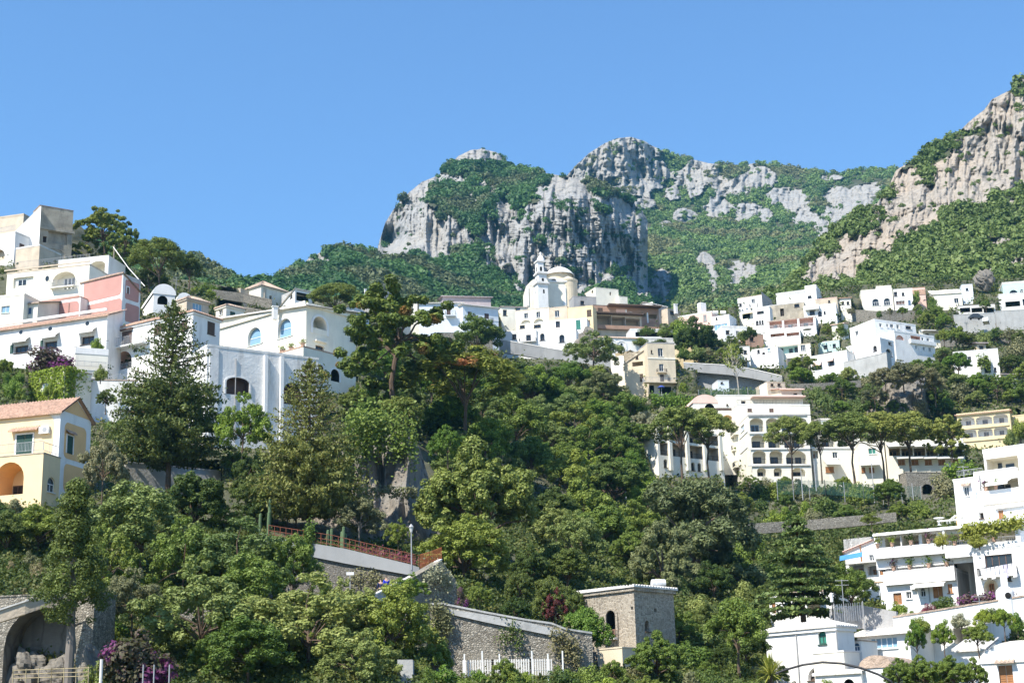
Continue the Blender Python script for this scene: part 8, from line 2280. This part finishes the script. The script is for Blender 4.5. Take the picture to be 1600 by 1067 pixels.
for (x0, y0, x1, y1, D0, D1, w) in ((0, 555, 170, 532, 214, 212, 'across the front of the long white house'), (610, 560, 690, 548, 370, 372, 'above the pale road by the tall pine'), (330, 440, 420, 470, 330, 330, 'on the left ridge slope')):
    a, c = P(x0, y0, D0), P(x1, y1, D1)
    mb = MB(); mb.tube([a, (a * .75 + c * .25) - [0, 0, .25], (a + c) / 2 - [0, 0, .35], (a * .25 + c * .75) - [0, 0, .25], c], 0.03, 4); o = mb.build('cable', IRON, None, tuple(a)); tag(o, 'thin dark overhead cable ' + w, 'cable')

strip_climber('creeper', 'green creeper hanging over the left end of the long stone retaining wall', 'creeper', [(672, 950, 113), (690, 962, 112.9), (700, 975, 112.9)], 0.25, 900, 'olive', 0.16, 21, 0.5)
strip_climber('creeper', 'dark creeper patches in the middle of the long stone retaining wall', 'creeper', [(780, 1000, 112.7), (800, 985, 112.7), (815, 1005, 112.6)], 0.2, 380, 'dark', 0.14, 22, 0.5)
strip_climber('creeper', 'dry twigs and creeper on the right end of the long stone retaining wall', 'creeper', [(862, 1000, 112.6), (890, 1010, 112.6), (905, 1030, 112.6)], 0.25, 900, 'dry', 0.15, 23, 0.6)
strip_climber('creeper', 'grey-green creeper falling over the rough buttress wall', 'creeper', [(665, 900, 123.4), (690, 897, 124.6), (705, 912, 125.6)], 0.3, 900, 'silver', 0.15, 24, 0.5)
strip_climber('creeper', 'green climber growing up the walkway parapet', 'creeper', [(470, 870, 136), (480, 848, 136), (488, 830, 136)], 0.4, 1500, 'mid', 0.17, 25, 0.6)
strip_climber('creeper', 'small weeds growing from the dark rough stone wall', 'creeper', [(545, 905, 134.9), (575, 902, 134.4), (595, 905, 134)], 0.3, 700, 'olive', 0.15, 26, 0.5)
strip_climber('flower_border', 'row of red and orange flowers on the walkway behind the railing', 'flowers', [(560, 858, 136.3), (620, 870, 135), (650, 880, 134.2)], 0.4, 900, 'crimson', 0.13, 27, 0.25)
# ------------------------------------------------------------ the near hillside, cut back where buildings stand
hx = np.linspace(-380, 1980, 560)
HT = np.interp(hx, _htop[:, 0], _htop[:, 1])
hn = 420
tt = np.linspace(0, 1, hn)[:, None]
HPX = np.repeat(hx[None, :], hn, 0)
HPY = 1300 + (HT[None, :] - 1300) * tt
HD = np.exp(_hill(HPX, HPY))
HD = HD * (1 + 0.018 * (fbm(HPX / 60., HPY / 40., 4, 61) - 0.5)) + 1.2 * (fbm(HPX / 14., HPY / 9., 3, 62) - 0.5)
for (tp_, bt_, dd_, xs_) in PNOTCH:
    m = (HPX >= xs_[0] - 3) & (HPX <= xs_[-1] + 3)
    yt_ = np.interp(HPX, xs_, tp_); yb2 = np.interp(HPX, xs_, bt_); dw = np.interp(HPX, xs_, dd_)
    m &= (HPY > yt_ + 2) & (HPY < yb2 + 1)
    HD = np.where(m, np.maximum(HD, dw + 1.6), HD)
HD = np.maximum.accumulate(HD, axis=0)
for (x0, x1, ya, yb_, FL, FR, cx) in NOTCH:
    m = (HPX > x0) & (HPX < x1) & (HPY < yb_ + 1) & (HPY > ya - 30)
    if not m.any(): continue
    r = ray(HPX[m], HPY[m])[:, :2]
    d = np.zeros(m.sum())
    isL = HPX[m] < cx
    for fc, sel in ((FL, isL), (FR, ~isL)):
        den = r @ fc.n
        t = (fc.o @ fc.n) / np.where(np.abs(den) < 1e-4, -1e-4, den)
        t = np.where((t > 0) & (t < 2000), t, 0)
        d = np.where(sel, t, d)
    d = np.minimum(d, float(fc.o[1]) + 45)
    lim = np.where(HPY[m] > ya + 2, d + 2.5, d * 0 + HD[m])
    HD[m] = np.maximum(HD[m], lim)
HV = P(HPX, HPY, HD)
bk = HV[-1:] + np.array([0, 60.0, -8]); bk2 = HV[-1:] + np.array([0, 160.0, -60])
# foreground: from the lowest row down to the ground in front of the camera
f1 = HV[:1].copy(); f1[..., 1] *= 0.5; f1[..., 0] *= 0.8; f1[..., 2] = -2.5
f0 = HV[:1].copy(); f0[..., 1] = -60; f0[..., 2] = -3.0
HVV = np.concatenate([f0, f1, HV, bk, bk2], 0)
a, b2 = HVV.shape[:2]
idx = np.arange(a * b2).reshape(a, b2)
ff = np.stack([idx[:-1, :-1], idx[:-1, 1:], idx[1:, 1:], idx[1:, :-1]], -1).reshape(-1, 4)
EARTH = mat('earth_and_rock', (0.075, 0.08, 0.04), 1.0, 0.4, 0.12, 0.35, (0.20, 0.185, 0.155), 0.8, 1.2, rgb2=(0.13, 0.125, 0.075))
hill = link('hillside', np_mesh('hillside', HVV.reshape(-1, 3), ff, None, [EARTH], True))
tag(hill, kind='structure')
g = MB(); g.poly([(-30000, -30000, -4), (30000, -30000, -4), (30000, 30000, -4), (-30000, 30000, -4)])
ground = g.build('ground', mat('dry_ground', (0.16, 0.15, 0.11), 1.0, 0.3, 0.02)); tag(ground, kind='structure')

# ------------------------------------------------------------ scrub that covers the hillside
def hill_point(px, py):
    fi = (px - hx[0]) / (hx[1] - hx[0])
    i = np.clip(fi.astype(int), 0, len(hx) - 2); fx = fi - i
    top = HT[i] * (1 - fx) + HT[i + 1] * fx
    ft = (py - 1300) / (top - 1300) * (hn - 1)
    ok = (ft >= 0) & (ft < hn - 1)
    j = np.clip(ft.astype(int), 0, hn - 2); fy = np.clip(ft - j, 0, 1)
    i2 = i
    A = HV[j, i2] * (1 - fx)[:, None] + HV[j, i2 + 1] * fx[:, None]
    B_ = HV[j + 1, i2] * (1 - fx)[:, None] + HV[j + 1, i2 + 1] * fx[:, None]
    step = np.linalg.norm(B_ - A, axis=1)
    return A * (1 - fy)[:, None] + B_ * fy[:, None], ok & (step < 9)

rs = np.random.RandomState(71)
N = 108000
px = rs.uniform(-260, 1900, N); py = np.where(rs.rand(N) < 0.5, rs.uniform(400, 1120, N), rs.uniform(820, 1120, N))
pts, ok = hill_point(px, py)
dens = fbm(px / 45., py / 30., 4, 72)
ok &= dens > 0.27
# bare rock and walls stay clear
for (x0, x1, y0, y1) in ((420, 670, 690, 850), (1360, 1470, 570, 650)):
    ok &= ~((px > x0) & (px < x1) & (py > y0) & (py < y1))
pts = pts[ok]; n = len(pts)
D = pts[:, 1]
vs = []
for k in range(11):
    r = (0.4 + 0.9 * rs.rand(n)) * (0.25 + D / 330.)
    q = rs.normal(size=(n, 3)) * (r * 0.5)[:, None]; q[:, 2] = np.abs(q[:, 2]) * 0.9
    vs.append(leaf_quads(pts + q, np.array([0, -0.3, 0.8]) + 0.8 * rs.normal(size=(n, 3)), 0.05 + D / 760., rs, 1.4))
sc_ = link('undergrowth', mesh_quads('undergrowth', np.concatenate(vs), LEAF['scrub']))
tag(sc_, kind='stuff')

# ------------------------------------------------------------ far woods on the mountains
def crown_tpl(seed, n=46):
    r_ = np.random.RandomState(seed)
    K = 9
    d = unit(r_.normal(size=(K, 3))); d[:, 2] = np.abs(d[:, 2]) * 0.9
    cen = d * np.array([0.55, 0.55, 0.55]) + np.array([0, 0, 0.25])
    return clumps(r_, cen, r_.uniform(0.32, 0.5, K), n / K * 1.0, 0.30, 0.9, 0.35, 1.2, rough=0.28)
CT = [crown_tpl(s, 105) for s in range(80, 88)]
def forest(S, n, rad, seed, kz=1.1, label=None, yl=None, leaf='forest'):
    PX, PY, D_, V, rk = S
    r_ = np.random.RandomState(seed)
    ny, nx = PX.shape
    hcol = (PY[0] - PY[-1]); hcol = hcol / hcol.sum()
    i = r_.choice(nx - 1, n, p=hcol[:-1] / hcol[:-1].sum()); j = (r_.rand(n) * (ny - 1)).astype(int)
    keep = ~rk[j, i] & ~rk[np.minimum(j + 2, ny - 1), i]
    sprinkle = rk[j, i] & (fbm(PX[j, i] / 12., PY[j, i] / 9., 3, seed + 5) > 0.67)
    keep |= sprinkle
    if yl is not None: keep &= PY[j, i] < yl
    sm = np.where(sprinkle, 0.5, 1.0)[keep]
    i, j = i[keep], j[keep]
    p = V[j, i] + (V[np.minimum(j + 1, ny - 1), np.minimum(i + 1, nx - 1)] - V[j, i]) * r_.rand(len(i))[:, None] 
    fs = 0.62 + 0.85 * fbm(PX[j, i] / 22., PY[j, i] / 16., 3, seed + 9) + 0.35 * (r_.rand(len(i)) > 0.93)
    out = []
    for k in range(len(i)):
        R_ = r_.uniform(*rad) * sm[k] * fs[k]
        a = r_.uniform(0, 6.28); c, s_ = math.cos(a), math.sin(a)
        t = CT[r_.randint(len(CT))]
        q = np.stack([t[:, 0] * c - t[:, 1] * s_, t[:, 0] * s_ + t[:, 1] * c, t[:, 2] * kz], 1) * R_
        out.append(q + p[k] - np.array([0, 0, R_ * 0.25]))
    o = link('forest', mesh_quads('forest', np.concatenate(out).astype(np.float32), LEAF[leaf]))
    tag(o, kind='stuff')
forest(S_MAS, 7500, (3.2, 6.0), 91)
forest(S_BACK, 8000, (4.2, 7.2), 92)
forest(SHEETS['cliff'], 5600, (1.8, 4.0), 93, leaf='farscrub')
forest(SHEETS['hill'], 900, (2.0, 4.0), 94)
# ------------------------------------------------------------ air
hz = MB()
hz.box((-2200, -80, -5.2), (4400, 0, 0), (0, 2900, 0), (0, 0, 1000))
vm, vt, vo = _nodes('thin_haze')
pv = vt.nodes.new('ShaderNodeVolumePrincipled')
pv.inputs['Color'].default_value = (0.20, 0.66, 1.0, 1)
pv.inputs['Density'].default_value = 0.00007
pv.inputs['Anisotropy'].default_value = 0.2
vt.links.new(pv.outputs[0], vo.inputs['Volume'])
hzo = hz.build('haze', vm)
tag(hzo, kind='stuff')
# ------------------------------------------------------------ what each plant is and where it stands
ADJ = dict(dark='dark green', mid='mid green', bright='bright green', oak='olive green', olive='grey-green', pine='pine green', stone='grey-green', silver='silvery', dry='straw coloured', purple='purple', cedar='deep green', citrus='fruiting', yellowg='yellow-green', arau='dark', crimson='crimson', brownpine='browning')
ORD = ['', 'second', 'third', 'fourth', 'fifth', 'sixth', 'seventh', 'eighth', 'ninth', 'tenth', 'eleventh', 'twelfth']
def describe():
    groups = {}
    for v in VEG:
        if v['label']: continue
        L = min(LANDMARKS, key=lambda l: (l[1] - v['px']) ** 2 + (1.3 * (l[2] - v['py'])) ** 2)
        dx, dy = v['px'] - L[1], v['py'] - L[2]
        if abs(dx) > 1.2 * abs(dy): rel = 'left of' if dx < 0 else 'right of'
        else: rel = 'above' if dy < 0 else 'below'
        v['k'] = (ADJ.get(v['leaf'], 'green') + ' ' + v['name'].replace('_', ' '), rel + ' ' + L[0])
        groups.setdefault(v['k'], []).append(v)
    for (d, w), vs in groups.items():
        vs.sort(key=lambda v: v['px'])
        n = len(vs)
        for i, v in enumerate(vs):
            if n == 1: s = ('tall ' if v['h'] > v['w'] else 'rounded ') + d + ' ' + w
            elif n == 2: s = ('left ' if i == 0 else 'right ') + 'of two, ' + d + ' ' + w
            elif i == 0: s = 'leftmost ' + d + ' ' + w
            elif i == n - 1: s = 'rightmost ' + d + ' ' + w
            else: s = ORD[i] + ' ' + d + ' from the left ' + w
            v['o']['label'] = s
            v['o']['group'] = {'tree': 'trees on the slope', 'shrub': 'bushes on the slope'}.get(v['cat'], 'plants on the slope')
describe()
